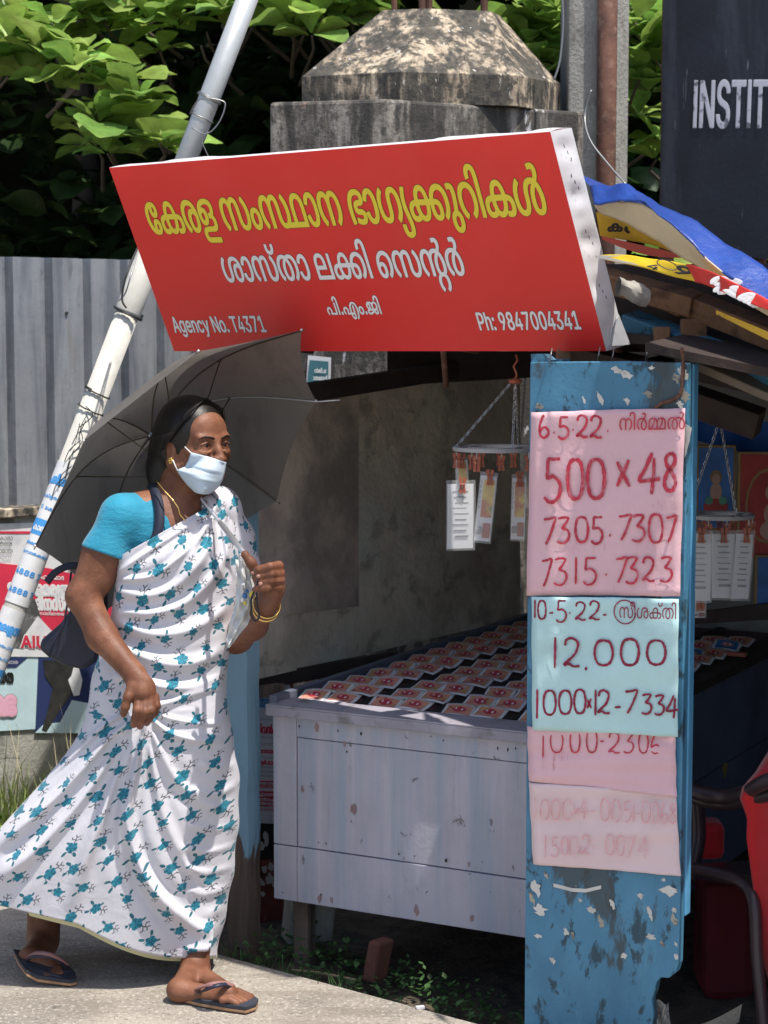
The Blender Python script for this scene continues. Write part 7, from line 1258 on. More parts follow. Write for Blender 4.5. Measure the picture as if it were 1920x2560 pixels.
# torso
pel=Wp(400,1640); che=Wp(440,1370)
bf.chain([Wp(400,1650,.03),Wp(415,1540,.03),Wp(432,1400,.02),Wp(440,1330,.01)],[.095,.085,.09,.085],.04)
ta=(Vector((.8,.6,0)),Vector((-.6,.8,0)),Vector((0,0,1)))   # across, depth, up
bf.ell(Wp(440,1335,.01),(.145,.08,.11),ta,.04); bf.ell(Wp(430,1480,.03),(.12,.08,.14),ta,.04); bf.ell(Wp(405,1660,.03),(.13,.09,.15),ta,.04)
RS,LS=Wp(305,1290,-.07),Wp(548,1300,.09)
nk0=Wp(445,1290,.03);nk1=Wp(455,1200,.0)
bf.chain([nk0,nk1],[.066,.056],.03)
bf.chain([Wp(440,1262,.03),RS],[.05,.052],.035); bf.chain([Wp(455,1262,.03),LS],[.05,.05],.035)
# right arm (nearer)
EL=Wp(207,1490,-.10); WR=Wp(338,1688,-.205)
bf.chain([RS,Wp(262,1375,-.085),EL],[.045,.045,.040],.02)
bf.ell(Wp(250,1410,-.09),(.046,.043,.078),None,.02)
bf.chain([EL,Wp(255,1590,-.14),WR],[.040,.037,.0265],.02)
# right hand grabbing pleats
bf.chain([WR,Wp(352,1728,-.225)],[.027,.026],.012)
bf.ell(Wp(354,1726,-.222),(.036,.017,.042),None,.012)
HD=-.028
for (pts,r0) in ((((338,1742,-.205),(332,1766,-.222),(326,1784,-.218)),.0),(((346,1750,-.205),(343,1776,-.222),(338,1798,-.216),(334,1812,-.200)),.0112),(((361,1752,-.203),(362,1780,-.220),(356,1802,-.210),(350,1816,-.190)),.0112),(((375,1748,-.198),(378,1776,-.212),(373,1796,-.200),(367,1808,-.180)),.0105),(((388,1742,-.188),(392,1764,-.196),(388,1782,-.185),(383,1790,-.168)),.0096)):
    if r0==0: bf.chain([Wp(330,1715,-.205+HD),Wp(320,1742,-.218+HD),Wp(313,1768,-.218+HD),Wp(309,1785,-.205+HD)],[.013,.0115,.0105,.0088],.006)
    else: bf.chain([Wp(u,v,d+HD) for u,v,d in pts],[r0*1.15,r0,r0*.93,r0*.78],.0035)
# left arm mostly behind the sari, hand round the umbrella handle
HX=Wp(665,1452,-.27)
Wl=lambda u,v,d:Wp(u,v,d-.05)
LE=Wp(590,1590,.02); LWr=Wl(667,1512,-.19)
bf.chain([LS,Wp(585,1450,.09),LE],[.05,.048,.042],.02); bf.chain([LE,Wp(630,1560,-.09),LWr],[.042,.038,.027],.02)
bf.chain([LWr,Wl(682,1470,-.185)],[.027,.030],.012)
bf.ell(Wl(684,1455,-.18),(.022,.030,.045),None,.012)       # palm at the far right side
# four fingers wrap from the knuckles (right) across the front to the left
for (k,(y,dx,yt)) in enumerate(((1414,0,1423),(1432,3,1440),(1449,4,1456),(1466,0,1470))):
    rr_=(.0106,.0106,.0100,.0092)[k]; sx=(0,4,3,-4)[k]
    bf.chain([Wl(690+dx,y+6,-.185),Wl(697+dx,y+1,-.215),Wl(675+sx,y+3,-.245),Wl(648+sx,yt+1,-.240),Wl(641+sx,yt+4,-.228)],[rr_*1.12,rr_*1.15,rr_,rr_*.92,rr_*.8],.004)
bf.chain([Wl(672,1480,-.185),Wl(648,1445,-.19),Wl(628,1408,-.195),Wl(612,1386,-.195)],[.016,.0135,.012,.010],.008)
# legs and feet
def foot(an,heel,ball,toe,side,rr=1):
    an,heel,ball,toe=map(Vector,(an,heel,ball,toe)); sd=Vector(side).normalized()
    bf.chain([an,heel],[.030,.027],.02); bf.chain([an+UP*-.02,ball+UP*.012],[.030,.021],.022); bf.chain([heel,ball],[.026,.020],.02)
    fw=(toe-ball).normalized()
    for k in range(5):
        l=(1,.98,.88,.76,.62)[k]; r_=(.0135,.0095,.009,.0085,.008)[k]; o=sd*(-.030+.0165*k)
        b0=ball+o*.9-fw*.005*k; e=b0+fw*.060*l+UP*(-.004); m_=(b0+e)/2+UP*.006
        bf.chain([b0,m_,e],[r_*1.15,r_*1.0,r_],.0025)
# front foot (right foot forward, pointing right)
FA=Wp(487,2415,-.06); FH=PZ(447,2475,.030); FB=PZ(570,2492,.028); FT=PZ(640,2503,.02)
bf.chain([Wp(430,1690,.03),Wp(500,2050,.05),Wp(492,2260,.0),FA],[.08,.055,.045,.036],.02)
foot(FA,FH,FB,FT,Vector((.25,-1,0)))
# rear foot
RA=Wp(108,2345,.12); RH=Vector(PZ(75,2395,.055)); RB=Vector(PZ(118,2425,.030)); RT=Vector(PZ(160,2447,.02))
bf.chain([Wp(370,1690,.03),Wp(250,2050,.06),Wp(112,2230,.14),RA],[.08,.060,.046,.043],.02)
foot(RA,RH,Vector(PZ(118,2420,.03)),Vector(PZ(150,2456,.02)),Vector((1,-.35,0)))
# head
hf=Vector((.71,-.70,0)).normalized(); hr=Vector((-.70,-.71,0)).normalized(); hu=Vector((0,0,1)); hu2=(hu+hf*.02).normalized()
HC=Wp(484,1108,-.01)
def H(f,r,u): return HC+hf*f+hr*r+hu*u
ax3=(hf,hr,hu)
bf.ell(H(-.012,0,.022),(.094,.072,.090),ax3,.01); bf.ell(H(.030,0,-.030),(.057,.053,.072),ax3,.03)
bf.ell(H(.052,0,-.082),(.030,.032,.026),ax3,.03)    # chin
bf.chain([H(.045,.035,-.078),H(-.010,.060,-.045)],[.022,.018],.02); bf.chain([H(.045,-.035,-.078),H(-.010,-.060,-.045)],[.022,.018],.02)
bf.ell(H(.060,0,.036),(.022,.050,.038),ax3,.025)      # forehead
bf.chain([H(.078,.046,.018),H(.085,.018,.014)],[.006,.007],.014); bf.chain([H(.078,-.046,.018),H(.085,-.018,.014)],[.006,.007],.014) # brows
for s_ in (1,-1):
    bf.ell(H(.098,s_*.031,.000),(.018,.017,.011),ax3,.010,'s')
    bf.ell(H(.074,s_*.032,-.002),(.0125,.0165,.0125),ax3,.003)
    bf.chain([H(.0840,s_*.045,.002),H(.0870,s_*.032,.0058),H(.0862,s_*.020,.0015)],[.0024,.0030,.0024],.003)   # upper lid
    bf.chain([H(.082,s_*.043,-.0062),H(.0845,s_*.032,-.0092),H(.0852,s_*.021,-.0055)],[.0020,.0024,.0020],.004); bf.chain([H(.082,s_*.046,-.016),H(.086,s_*.034,-.020),H(.090,s_*.020,-.016)],[.0025,.003,.002],.006)
    bf.ell(H(.062,s_*.040,-.028),(.022,.022,.016),ax3,.016)   # cheekbone
    # ear
    bf.ell(H(-.004,s_*.071,-.012),(.017,.006,.030),ax3,.006); bf.ell(H(-.002,s_*.080,-.008),(.009,.006,.018),ax3,.004,'s'); bf.ell(H(.002,s_*.072,-.036),(.008,.006,.010),ax3,.006)
bf.chain([H(.086,0,.012),H(.096,0,-.014),H(.105,0,-.034)],[.0075,.0085,.0115],.010)
for s_ in (1,-1):
    bf.ell(H(.098,s_*.0125,-.036),(.012,.0085,.009),ax3,.005); bf.ell(H(.103,s_*.0085,-.045),(.006,.0045,.004),ax3,.002,'s')
bf.ell(H(.082,0,-.062),(.012,.024,.012),ax3,.012)
body=sdfobj(bf,'body',m_skin,per,1)
# eyes, brows
for s_ in (1,-1):
    g=MB(); g.ball(H(.0755,s_*.032,-.0015),.0120,16,10); ey=obj('eye',g,m_eye,per,smooth=True)
    g=MB(); g.ball(H(.0843,s_*.0300,-.0012)-hf*.001,.0058,14,8); obj('iris',g,m_iris,ey,smooth=True)
    g=MB(); g.tube([H(.0815,s_*.051,.016),H(.0885,s_*.038,.0215),H(.0925,s_*.022,.019),H(.0945,s_*.012,.0155)],[.001,.0022,.0028,.0022],6); obj('eyebrow',g,m_hair,per,smooth=True)
    g=MB(); g.tube([H(.0835,s_*.046,.0005),H(.0895,s_*.032,.0055),H(.088,s_*.019,.0005)],[.0008,.0012,.0008],5); obj('eyelash',g,m_hair,per,smooth=True)
    g=MB(); g.ball(H(.105,s_*.0085,-.0462),(.0035,.0035,.0025),8,5); obj('nostril',g,m_iris,per,smooth=True)
# hair
hfld=Field((HC.x-.2,HC.y-.2,HC.z-.2),(HC.x+.16,HC.y+.2,HC.z+.15),.003)
hfld.ell(H(-.016,0,.026),(.100,.082,.096),ax3,.01); hfld.ell(H(-.045,.0,-.010),(.075,.080,.075),ax3,.02)
hfld.ell(H(-.085,.02,-.055),(.045,.055,.050),ax3,.02); hfld.ell(H(-.075,.045,-.085),(.035,.035,.05),ax3,.02)
hfld.chain([H(-.07,.02,-.09),H(-.10,.02,-.15)],[.038,.022],.02)
hfld.ell(H(.125,0,-.025),(.112,.090,.085),ax3,.008,'s',.08)
hfld.ell(H(.060,.105,-.040),(.070,.052,.062),ax3,.006,'s'); hfld.ell(H(.055,-.105,-.035),(.060,.050,.052),ax3,.006,'s')
hfld.ell(H(-.002,.082,-.028),(.022,.02,.036),ax3,.004,'s')
hair=sdfobj(hfld,'hair',m_hair,per,2)
g=MB(); rs=random.Random(3)
for k in range(220):   # loose strands combed from the parting
    s_=rs.choice((1,1,-1)); a=rs.uniform(0,1); p0=H(.050-.10*a,s_*.004,.112-.02*a*a)+Vector((0,0,rs.uniform(0,.004)))
    p1=H(.060-.11*a,s_*(.050+rs.uniform(-.006,.006)),.088-.03*a); p2=H(.030-.10*a,s_*.084,.035-.02*a); p3=H(-.012-.09*a,s_*(.086-.02*a),-.012-.03*a)
    g.tube([p0,p1,p2,p3],[.0008,.0009,.0009,.0006],4,False)
obj('hair_strands',g,m_hair,hair,smooth=True)
# earring, necklace
g=MB(); ec=H(.004,.079,-.040); 
for k in range(6): a=k*math.pi/3; g.ball(ec+hf*math.cos(a)*.006+hu*math.sin(a)*.006,.0032,8,6)
g.ball(ec+hr*.002,.003,8,6); obj('earring',g,m_gold,per,smooth=True)
g=MB(); pts=[Wp(393,1205,-.075),Wp(412,1228,-.10),Wp(432,1250,-.115),Wp(446,1270,-.12),Wp(450,1286,-.118),Wp(465,1304,-.115)]
out=[];
for i in range(len(pts)-1):
    for k in range(8): out.append(pts[i].lerp(pts[i+1],k/8))
g.tube(out,[.0013+.0006*(i%2) for i in range(len(out))],5); neck=obj('necklace',g,m_gold,per,smooth=True)
# --- BVH of the body to lay mask and sleeves on
from mathutils.bvhtree import BVHTree
def bvh(o): 
    l=wloc(o); return BVHTree.FromPolygons([tuple(Vector(v.co)+l) for v in o.data.vertices],[tuple(p.vertices) for p in o.data.polygons])
BB_=bvh(body); BH_=bvh(hair)
def hitY(u,v,t=BB_):
    d=ray(u,v).normalized(); h_=t.ray_cast(Vector((0,0,CH))+d*3.5,d); return h_[0].y if h_[0] is not None else None
def surf(u,v,lift,dflt):
    y=hitY(u,v); 
    return P(u,v,(y-lift) if y is not None else dflt)
# mask: rows from the nose ridge down, columns from ear side to far side
def mk(s,t):
    L=[(478,1131),(472,1150),(463,1167),(443,1176),(455,1195),(470,1213),(488,1230)]
    Rr=[(565,1156),(563,1170),(560,1186),(556,1200),(549,1213),(538,1224),(522,1234)]
    x=t*6;i=min(int(x),5);f=x-i
    l=[L[i][a]*(1-f)+L[i+1][a]*f for a in (0,1)]; r_=[Rr[i][a]*(1-f)+Rr[i+1][a]*f for a in (0,1)]
    u=l[0]*(1-s)+r_[0]*s; v=l[1]*(1-s)+r_[1]*s+4*math.sin(math.pi*s)*(t-.3)
    return u,v
ny,nx=30,26; Vs=[]
pr_y=[]
for j in range(ny+1):
    row=[]
    for i in range(nx+1):
        s,t=i/nx,j/ny; u,v=mk(s,t)
        # smooth shell: distance from a rounded form in head space
        yb=HC.y-.052-.050*math.sin(math.pi*min(1,.15+s*.72))-.018*math.sin(math.pi*t)*math.sin(math.pi*s)+.02*(1-s)*(1-t)
        yh=hitY(u,v)
        if yh is not None and yh<HC.y+.05: yb=min(yb,yh-.003)
        row.append([u,v,yb])
    pr_y.append(row)
A_=np.array(pr_y)
for _ in range(6):
    Z=A_[:,:,2]; S_=Z.copy(); S_[1:-1,1:-1]=(Z[:-2,1:-1]+Z[2:,1:-1]+Z[1:-1,:-2]+Z[1:-1,2:])/4; A_[:,:,2]=np.minimum(Z,S_+.001)*.5+S_*.5
g=MB()
for j in range(ny+1):
    for i in range(nx+1):
        t=j/ny; pl_=(t*3.2)%1; fold=.0055*(pl_ if .12<t<.95 else .5)*math.sin(math.pi*min(1,max(0,i/nx)))
        g.v.append(tuple(P(A_[j,i,0],A_[j,i,1],A_[j,i,2]-fold-.001)))
g.f=[(j*(nx+1)+i,j*(nx+1)+i+1,(j+1)*(nx+1)+i+1,(j+1)*(nx+1)+i) for j in range(ny) for i in range(nx)]
mask=obj('face_mask',g,m_mask,per,smooth=True); mask.modifiers.new('s','SOLIDIFY').thickness=.0015
g=MB(); 
g.tube([P(479,1133,A_[0,0,2]-.004),surf(470,1125,.004,HC.y-.05),surf(462,1117,.004,HC.y-.05)],.0014,6); g.tube([P(444,1177,A_[15,0,2]-.004),P(437,1162,HC.y-.062),surf(432,1150,.005,HC.y-.05)],.0016,6)
obj('ear_loop',g,m_swht,mask,smooth=True)
# fingernails left hand
for (u,v) in ((646,1441),(651,1460),(632,1433)):
    y=hitY(u,v) or HX.y; g=MB(); g.ball(P(u,v,y-.0005),(.0055,.0025,.0048),10,6); obj('fingernail',g,m_nail,per,smooth=True)
# --- blouse
bl=Field((-.86,4.72,.98),(-.28,5.36,1.42),.003)
bl.ell(Wp(440,1340,.01),(.152,.088,.12),ta,.04); bl.ell(Wp(432,1440,.02),(.13,.09,.12),ta,.04)
bl.chain([Wp(430,1270,.03),RS],[.054,.052],.035); bl.chain([Wp(455,1270,.03),LS],[.052,.052],.035)
bl.chain([RS,Wp(262,1385,-.085),Wp(245,1420,-.09)],[.0535,.057,.058],.02)
bl.chain([LS,Wp(585,1420,.09)],[.053,.052],.02)
# cuts: sleeve hem, waist, neck opening
sl_d=(EL-RS).normalized(); shp=Wp(272,1388,-.085)
slh,x,y,z=bl.sub(Wp(262,1400,-.085)-Vector((.13,.13,.13)),Wp(262,1400,-.085)+Vector((.055,.13,.13)))
d=((x-shp.x)*(sl_d.x+.12)+(y-shp.y)*sl_d.y+(z-shp.z)*sl_d.z); bl.put(slh,d.astype(np.float32),.003,'i')
bl.ell(Wp(470,1232,-.06),(.078,.11,.078),None,.004,'s'); bl.ell(Wp(458,1285,-.10),(.038,.12,.048),None,.006,'s'); bl.ell(Wp(440,1195,.03),(.05,.09,.055),None,.006,'s')
blouse=sdfobj(bl,'blouse',m_blouse,per,2)
# --- sari: one lofted cloth with pleats
keys=[((292,1394),(572,1238),.090,.0),((288,1446),(592,1325),.118,.0),((280,1520),(600,1440),.122,-.005),((268,1585),(590,1550),.122,-.005),((246,1640),(574,1640),.128,0),((228,1700),(566,1712),.140,0),
 ((216,1780),(574,1790),.150,0),((180,1862),(586,1862),.160,0),((96,1965),(598,1960),.170,.01),((8,2062),(594,2080),.180,.015),((-62,2155),(578,2215),.185,.02),((-58,2250),(541,2392),.180,.02)]
def cr(a,b,c_,d,t): return .5*((2*b)+(c_-a)*t+(2*a-5*b+4*c_-d)*t*t+(3*b-a-3*c_+d)*t**3)
NR,NC=230,300
KA=np.array([[k[0][0],k[0][1],k[1][0],k[1][1],k[2],k[3]] for k in keys],float)
rows=[]
for j in range(NR+1):
    x=j/NR*(len(keys)-1);i=min(int(x),len(keys)-2);f=x-i
    rows.append(cr(KA[max(i-1,0)],KA[i],KA[i+1],KA[min(i+2,len(keys)-1)],f))
rows=np.array(rows)
phi=np.linspace(0,2*np.pi,NC+1)   # 0 = left edge, pi = right edge, front half 0..pi
cs=(1-np.cos(phi))/2; sn=np.sin(phi)
uu=rows[:,0:1]*(1-cs)+rows[:,2:3]*cs; vv_=rows[:,1:2]*(1-cs)+rows[:,3:4]*cs
tt=(np.arange(NR+1)/NR)[:,None]
front=np.clip(sn,0,1)
vv_=vv_+ (np.clip((tt-.93)/.07,0,1)*34*np.sin(np.clip((cs-.42)/.58,0,1)*np.pi)*1.0*(sn>=0)) # hem sag
dep=rows[:,4:5]*np.sign(sn)*np.abs(sn)**.8
yy=YW+rows[:,5:6]-dep + (.6-1.2*cs)*(-.05-.09*np.clip((.33-tt)/.33,0,1))
# bust / belly swell
yy-=front*.030*np.exp(-(((uu-500)/75)**2+((vv_-1400)/60)**2))
# fold lines traced over the cloth: (polyline px, half width px, height m)
folds=[
 ([(365,1790),(352,1850),(338,1930),(322,2010),(320,2060),(335,2130),(372,2210),(430,2275),(500,2320),(560,2330)],13,.030),
 ([(350,1800),(330,1870),(312,1950),(300,2040),(305,2130),(330,2230)],9,.018),
 ([(335,1790),(270,1850),(200,1930),(120,2010),(20,2085),(-60,2130)],15,.026),
 ([(330,1800),(290,1870),(230,1960),(150,2060),(60,2150),(-40,2220)],14,.018),
 ([(340,1805),(310,1890),(270,2000),(220,2130),(170,2280)],12,.015),
 ([(322,1780),(260,1815),(190,1880),(110,1950)],10,.018),
 ([(372,1790),(420,1830),(490,1850),(560,1850)],10,.016),
 ([(375,1780),(440,1800),(520,1810),(570,1800)],8,.010),
 ([(370,1800),(400,1880),(450,1960),(520,2010),(590,2030)],12,.010),
 ([(360,1810),(385,1920),(410,2040),(470,2160),(560,2240)],11,.010),
 ([(285,1610),(350,1640),(430,1662),(510,1650),(575,1610)],15,.012),
 ([(300,1690),(380,1712),(470,1722),(572,1690)],13,.012),
 ([(400,1762),(470,1742),(530,1725),(572,1712)],9,.010),
 ([(290,1550),(370,1585),(460,1580),(540,1540),(590,1490)],14,.010),
 ([(300,1480),(370,1490),(430,1470),(480,1430),(520,1370),(545,1310)],12,.010),
 ([(310,1450),(380,1440),(440,1400),(500,1340),(540,1280)],7,.010),
 ([(300,1530),(370,1535),(450,1515),(520,1460),(565,1390),(578,1330)],12,.011),
 ([(540,1262),(530,1320),(535,1390),(560,1450)],7,.012),
 ([(558,1262),(560,1330),(575,1400),(590,1450)],7,.012),
 ([(520,1275),(505,1340),(470,1400)],7,.009),
 ([(300,1428),(350,1392),(430,1340),(510,1288),(560,1255)],6,.006),
 ([(590,2060),(530,2075),(470,2060)],9,.009),([(590,2110),(520,2130),(450,2115)],10,.010),([(586,2165),(520,2180),(455,2165)],9,.009),
 ([(580,2215),(520,2235),(470,2225)],9,.010),([(572,2265),(520,2285),(460,2275)],9,.009),([(590,1910),(540,1920),(500,1905)],9,.007),([(592,1960),(545,1985),(480,1975)],9,.008),
]
hgt=np.zeros_like(uu)
for pl_,wd,ht in folds:
    q=np.array(pl_,float); best=np.full(uu.shape,1e9); par=np.zeros(uu.shape)
    # densify
    dd=[]
    for i in range(len(q)-1):
        for k in range(6): dd.append(cr(q[max(i-1,0)],q[i],q[i+1],q[min(i+2,len(q)-1)],k/6))
    dd.append(q[-1]); dd=np.array(dd)
    for i in range(len(dd)-1):
        a=dd[i];ba=dd[i+1]-a;L=(ba**2).sum(); t=np.clip(((uu-a[0])*ba[0]+(vv_-a[1])*ba[1])/L,0,1); d_=np.hypot(uu-a[0]-t*ba[0],vv_-a[1]-t*ba[1]); m_=d_<best; best[m_]=d_[m_]; par[m_]=((i+t)/(len(dd)-1))[m_]
    w_=wd*(.55+.9*par) if pl_[0][1]<1830 and pl_[0][1]>1770 else wd
    fade=np.clip((1-par)*5,0,1)*.999+.001
    prof=np.exp(-(best/w_)**2)-.45*np.exp(-((best-1.9*w_)/(w_*1.1))**2)
    hgt+=ht*prof*fade
rngn=np.random.RandomState(3)
for k in range(26):
    fx,fy,ph=rngn.uniform(-.035,.035),rngn.uniform(-.02,.02),rngn.uniform(0,6.28); hgt+=.0011*np.sin(uu*fx+vv_*fy+ph)*np.clip((tt-.1)*4,.3,1)
front2=np.clip(sn*1.6,0,1)
tb=Field((-.80,4.80,.08),(-.35,5.35,1.42),.008)
for (p_,r_) in (((Wp(400,1650,.03),Wp(415,1540,.03),Wp(432,1400,.02),Wp(440,1330,.01)),(.095,.085,.09,.085)),((Wp(430,1690,.03),Wp(500,2050,.05),Wp(492,2260,.0),FA),(.08,.055,.047,.038)),((Wp(370,1690,.03),Wp(250,2050,.06)),(.08,.060))): tb.chain(p_,r_,.02)
tb.ell(Wp(440,1335,.01),(.152,.088,.12),ta,.04); tb.ell(Wp(432,1440,.02),(.13,.09,.12),ta,.04); tb.ell(Wp(405,1660,.03),(.13,.09,.15),ta,.04)
tbv,tbf=tb.mesh(); TBV=BVHTree.FromPolygons([tuple(v) for v in tbv],[tuple(int(i) for i in f) for f in tbf])
lim=np.full(yy.shape,9.0)
for j in range(0,NR+1):
    for i in range(0,NC//2+1,2):
        y_=hitY(uu[j,i],vv_[j,i],TBV)
        if y_ is not None: lim[j,i]=y_; lim[j,i+1]=y_
lim-=.016
for _ in range(3):
    L2=lim.copy(); L2[1:-1,1:-1]=np.minimum(lim[1:-1,1:-1],(np.minimum(lim[:-2,1:-1],6)+np.minimum(lim[2:,1:-1],6)+np.minimum(lim[1:-1,:-2],6)+np.minimum(lim[1:-1,2:],6))/4+.004); lim=L2
kk=.03; h_=np.clip(.5+.5*(yy-lim)/kk,0,1); yc=yy*(1-h_)+lim*h_-kk*h_*(1-h_)
yy=np.where((sn>0)&(lim<6),yc,yy)
yy=yy-np.maximum(hgt,-.006)*front2
# back half gentle pleats
yy+=np.where(sn<0,.012*np.sin(cs*40)*np.clip(tt*2,0,1),0)
# edge ripple on silhouette
uu=uu+ (1-front2)*(cs>.5)*2.5*np.sin(vv_/19.)*np.clip((tt-.3)*3,0,1)
# to world
a_=(uu-960)/5000; b_=(1280-vv_)/5000; ry=CT+b_*ST; k_=yy/ry
SX=a_*k_; SY=yy; SZ=CH+(-ST+b_*CT)*k_
# the hem of the trailing side keeps clear of the road
SZ=np.maximum(SZ,.03)
Vn=np.stack([SX,SY,SZ],-1).reshape(-1,3)
Fq=[(j*(NC+1)+i,(j+1)*(NC+1)+i,(j+1)*(NC+1)+i+1,j*(NC+1)+i+1) for j in range(NR) for i in range(NC)]
sari=obj('sari',(Vn,Fq),m_sari,per,smooth=True)
# cloth coordinates in metres
base_y=YW-rows[:,4:5]*0
du=np.hypot(np.diff(SX,axis=1),np.diff(SY,axis=1)*.35); cu_=np.concatenate([np.zeros((NR+1,1)),np.cumsum(du,1)],1); mid=NC//4; cu_-=cu_[:,mid:mid+1]
dv=np.hypot(np.diff(SZ,axis=0),np.diff(SY,axis=0)*.2); cv_=np.concatenate([np.zeros((1,NC+1)),np.cumsum(dv,0)],0)
rot=np.clip((.42-tt)/.42,0,1)*-.55
UVu=cu_*np.cos(rot)-cv_*np.sin(rot); UVv=cu_*np.sin(rot)+cv_*np.cos(rot)
uvl=sari.data.uv_layers.new(name='uv'); li=np.array([l.vertex_index for l in sari.data.loops]); uvl.data.foreach_set('uv',np.stack([UVu.ravel()[li],UVv.ravel()[li]],1).ravel())
sari.modifiers.new('s','SOLIDIFY').thickness=.002
# petticoat edge under the hem
g=MB()
def pet(u,v):
    i=NR-6; k=int(u*NC/2); x,y,z=SX[i,k],SY[i,k],SZ[i,k]; zb=SZ[NR,k]
    return (SX[NR,k]+.0,SY[NR,k]+.012+.01*v,zb+.05-(.058+.010*math.sin(u*3.1)*(u>.3))*v)
g.grid(pet,120,3); obj('petticoat_hem',g,m_petti,per,smooth=True)
# pallu over the far shoulder
g=MB(); g.grid(lambda u,v:P(530+62*u,1243+12*abs(u-.3)+18*u*u*5*.4+v*70,YW-.03+.20*u-.03*math.sin(u*3.1)-.004*math.sin(u*40))+Vector((0,.0,0)),20,10)
df=Field((-.56,4.86,1.03),(-.24,5.36,1.36),.004)
df.chain([Wp(520,1268,.0),Wp(545,1272,.07),Wp(578,1350,.09),Wp(592,1420,.085),Wp(590,1470,.06)],[.030,.050,.058,.056,.050],.025)
df.chain([Wp(545,1272,.07),Wp(500,1420,.13)],[.05,.07],.03)
for k in range(7):
    u0=538+9*k; df.chain([Wp(u0-14+2*k,1262+4*k,.02+.015*k-.04),Wp(u0,1330,.02+.012*k),Wp(u0+2,1420,.02+.012*k)],[.008,.010,.008],.008)
so_=sdfobj(df,'sari_shoulder_fold',m_sari,per,3)
ul=so_.data.uv_layers.new(name='uv'); co_=[v.co for v in so_.data.vertices]
for l in so_.data.loops: p=co_[l.vertex_index]; ul.data[l.index].uv=(p.x*1.1+p.y*.5+.03,p.z+.02)
# bag strap over right shoulder, bag behind the elbow
def band(pts,wd,m,nm,par,nrm=Vector((0,-1,.2)),th=.004):
    P_=[Vector(p) for p in pts]; out=[]
    for i in range(len(P_)-1):
        p0=P_[max(i-1,0)];p1=P_[i];p2=P_[i+1];p3=P_[min(i+2,len(P_)-1)]
        for k in range(6): out.append(cr(p0,p1,p2,p3,k/6))
    out.append(P_[-1]); g=MB(); g.ribbon(out,wd,nrm); o=obj(nm,g,m,par,smooth=True); o.modifiers.new('s','SOLIDIFY').thickness=th; return o
bag=empty('handbag',Wp(165,1650,.06),'navy blue handbag hanging behind the woman\'s right elbow','handbag')
def stp(u,v,l=.010):
    y=None
    for t in (bvhbl,BB_):
        h_=hitY(u,v,t); 
        if h_ is not None: y=h_ if y is None else min(y,h_)
    return P(u,v,(y if y is not None else YW)-l)
bvhbl=bvh(blouse)
band([stp(378,1212),stp(392,1240),stp(399,1275),stp(398,1315),stp(385,1355),stp(365,1385),stp(345,1405)],.024,m_strap,'strap',bag)
g=MB()
bo=[(232,1418),(206,1412),(196,1440),(192,1500),(150,1560),(104,1600),(94,1622),(120,1645),(165,1668),(210,1676),(246,1652),(262,1560),(262,1450)]
g.slab([Wp(u,v,.02) for u,v in bo],(0,.07,0)); obj('body',g,m_navy,bag,bev=.014)
g=MB(); g.tube([Wp(178,1430,.0),Wp(170,1500,-.0),Wp(160,1560,.0),Wp(135,1605,.0),Wp(122,1640,.0)],.003,6); obj('seam',g,m_strap,bag,smooth=True)
band([Wp(118,1455,.03),Wp(140,1430,.02),Wp(175,1415,.02),Wp(205,1422,.02),Wp(200,1470,.0),Wp(196,1520,.0)],.018,m_strap,'strap',bag)
# bangles, keys, plastic pouch
for (u,v,m) in ((667,1512,m_gold),(664,1520,m_gold)):
    c_=Wp(u,v,-.24); ax_=(LWr-LE).normalized(); e1=ax_.orthogonal().normalized(); e2=ax_.cross(e1); g=MB(); g.tube([c_+(e1*math.cos(t)+e2*math.sin(t))*.034 for t in [2*math.pi*i/28 for i in range(29)]],.0022,6,False); obj('bangle',g,m,per,smooth=True)
pouch=empty('plastic_pouch',Wp(605,1600,-.19),'crumpled clear and white plastic pouch held under her umbrella hand','plastic pouch')
m_pl=mat('pouch_plastic',(.62,.63,.62),.22,.1,14,.006,40,spec=.6,coat=.3)
def pch(u,v):
    w0=[(588,1398,622,1400),(590,1420,628,1440),(592,1445,640,1475),(590,1480,636,1510),(585,1520,628,1540),(572,1565,620,1560),(566,1600,600,1585),(566,1620,578,1615)]
    x=v*(len(w0)-1);i=min(int(x),len(w0)-2);f=x-i; r_=[w0[i][k]*(1-f)+w0[i+1][k]*f for k in range(4)]
    return Wp(r_[0]+(r_[2]-r_[0])*u,r_[1]+(r_[3]-r_[1])*u,-.20)+Vector((0,-1,0))*(.012*math.sin(u*3.1)+.005*math.sin(u*14+v*9)+.004*math.sin(v*31-u*8))
g=MB(); g.grid(pch,16,40); obj('pouch_film',g,m_pl,pouch,smooth=True)
for (u,v,a,m) in ((612,1490,6,m_tblue),(606,1500,5,m_swht),(612,1508,4,m_syel),(618,1478,4,m_tblue)):
    p=Wp(u,v,-.218); g=MB(); g.ball(p,(a/1000,.002,a/800),8,5); obj('print',g,m,pouch,smooth=True)
keys_=empty('key_ring',Wp(640,1560,-0.250),'yellow tag and black key cord dangling from her umbrella hand','keys')
g=MB(); g.slab([Wp(626,1480,-0.265),Wp(634,1478,-0.265),Wp(631,1495,-0.265),Wp(622,1492,-0.265)],(0,.003,0)); obj('tag',g,m_syel,keys_,bev=.001)
loopw([Wp(644,1450,-0.300),Wp(642,1480,-0.290),Wp(643,1510,-0.280),Wp(648,1540,-0.270),Wp(640,1552,-0.270),Wp(632,1545,-0.270),Wp(628,1500,-0.270),Wp(640,1470,-0.285)],.0022,m_strap,keys_,'cord')
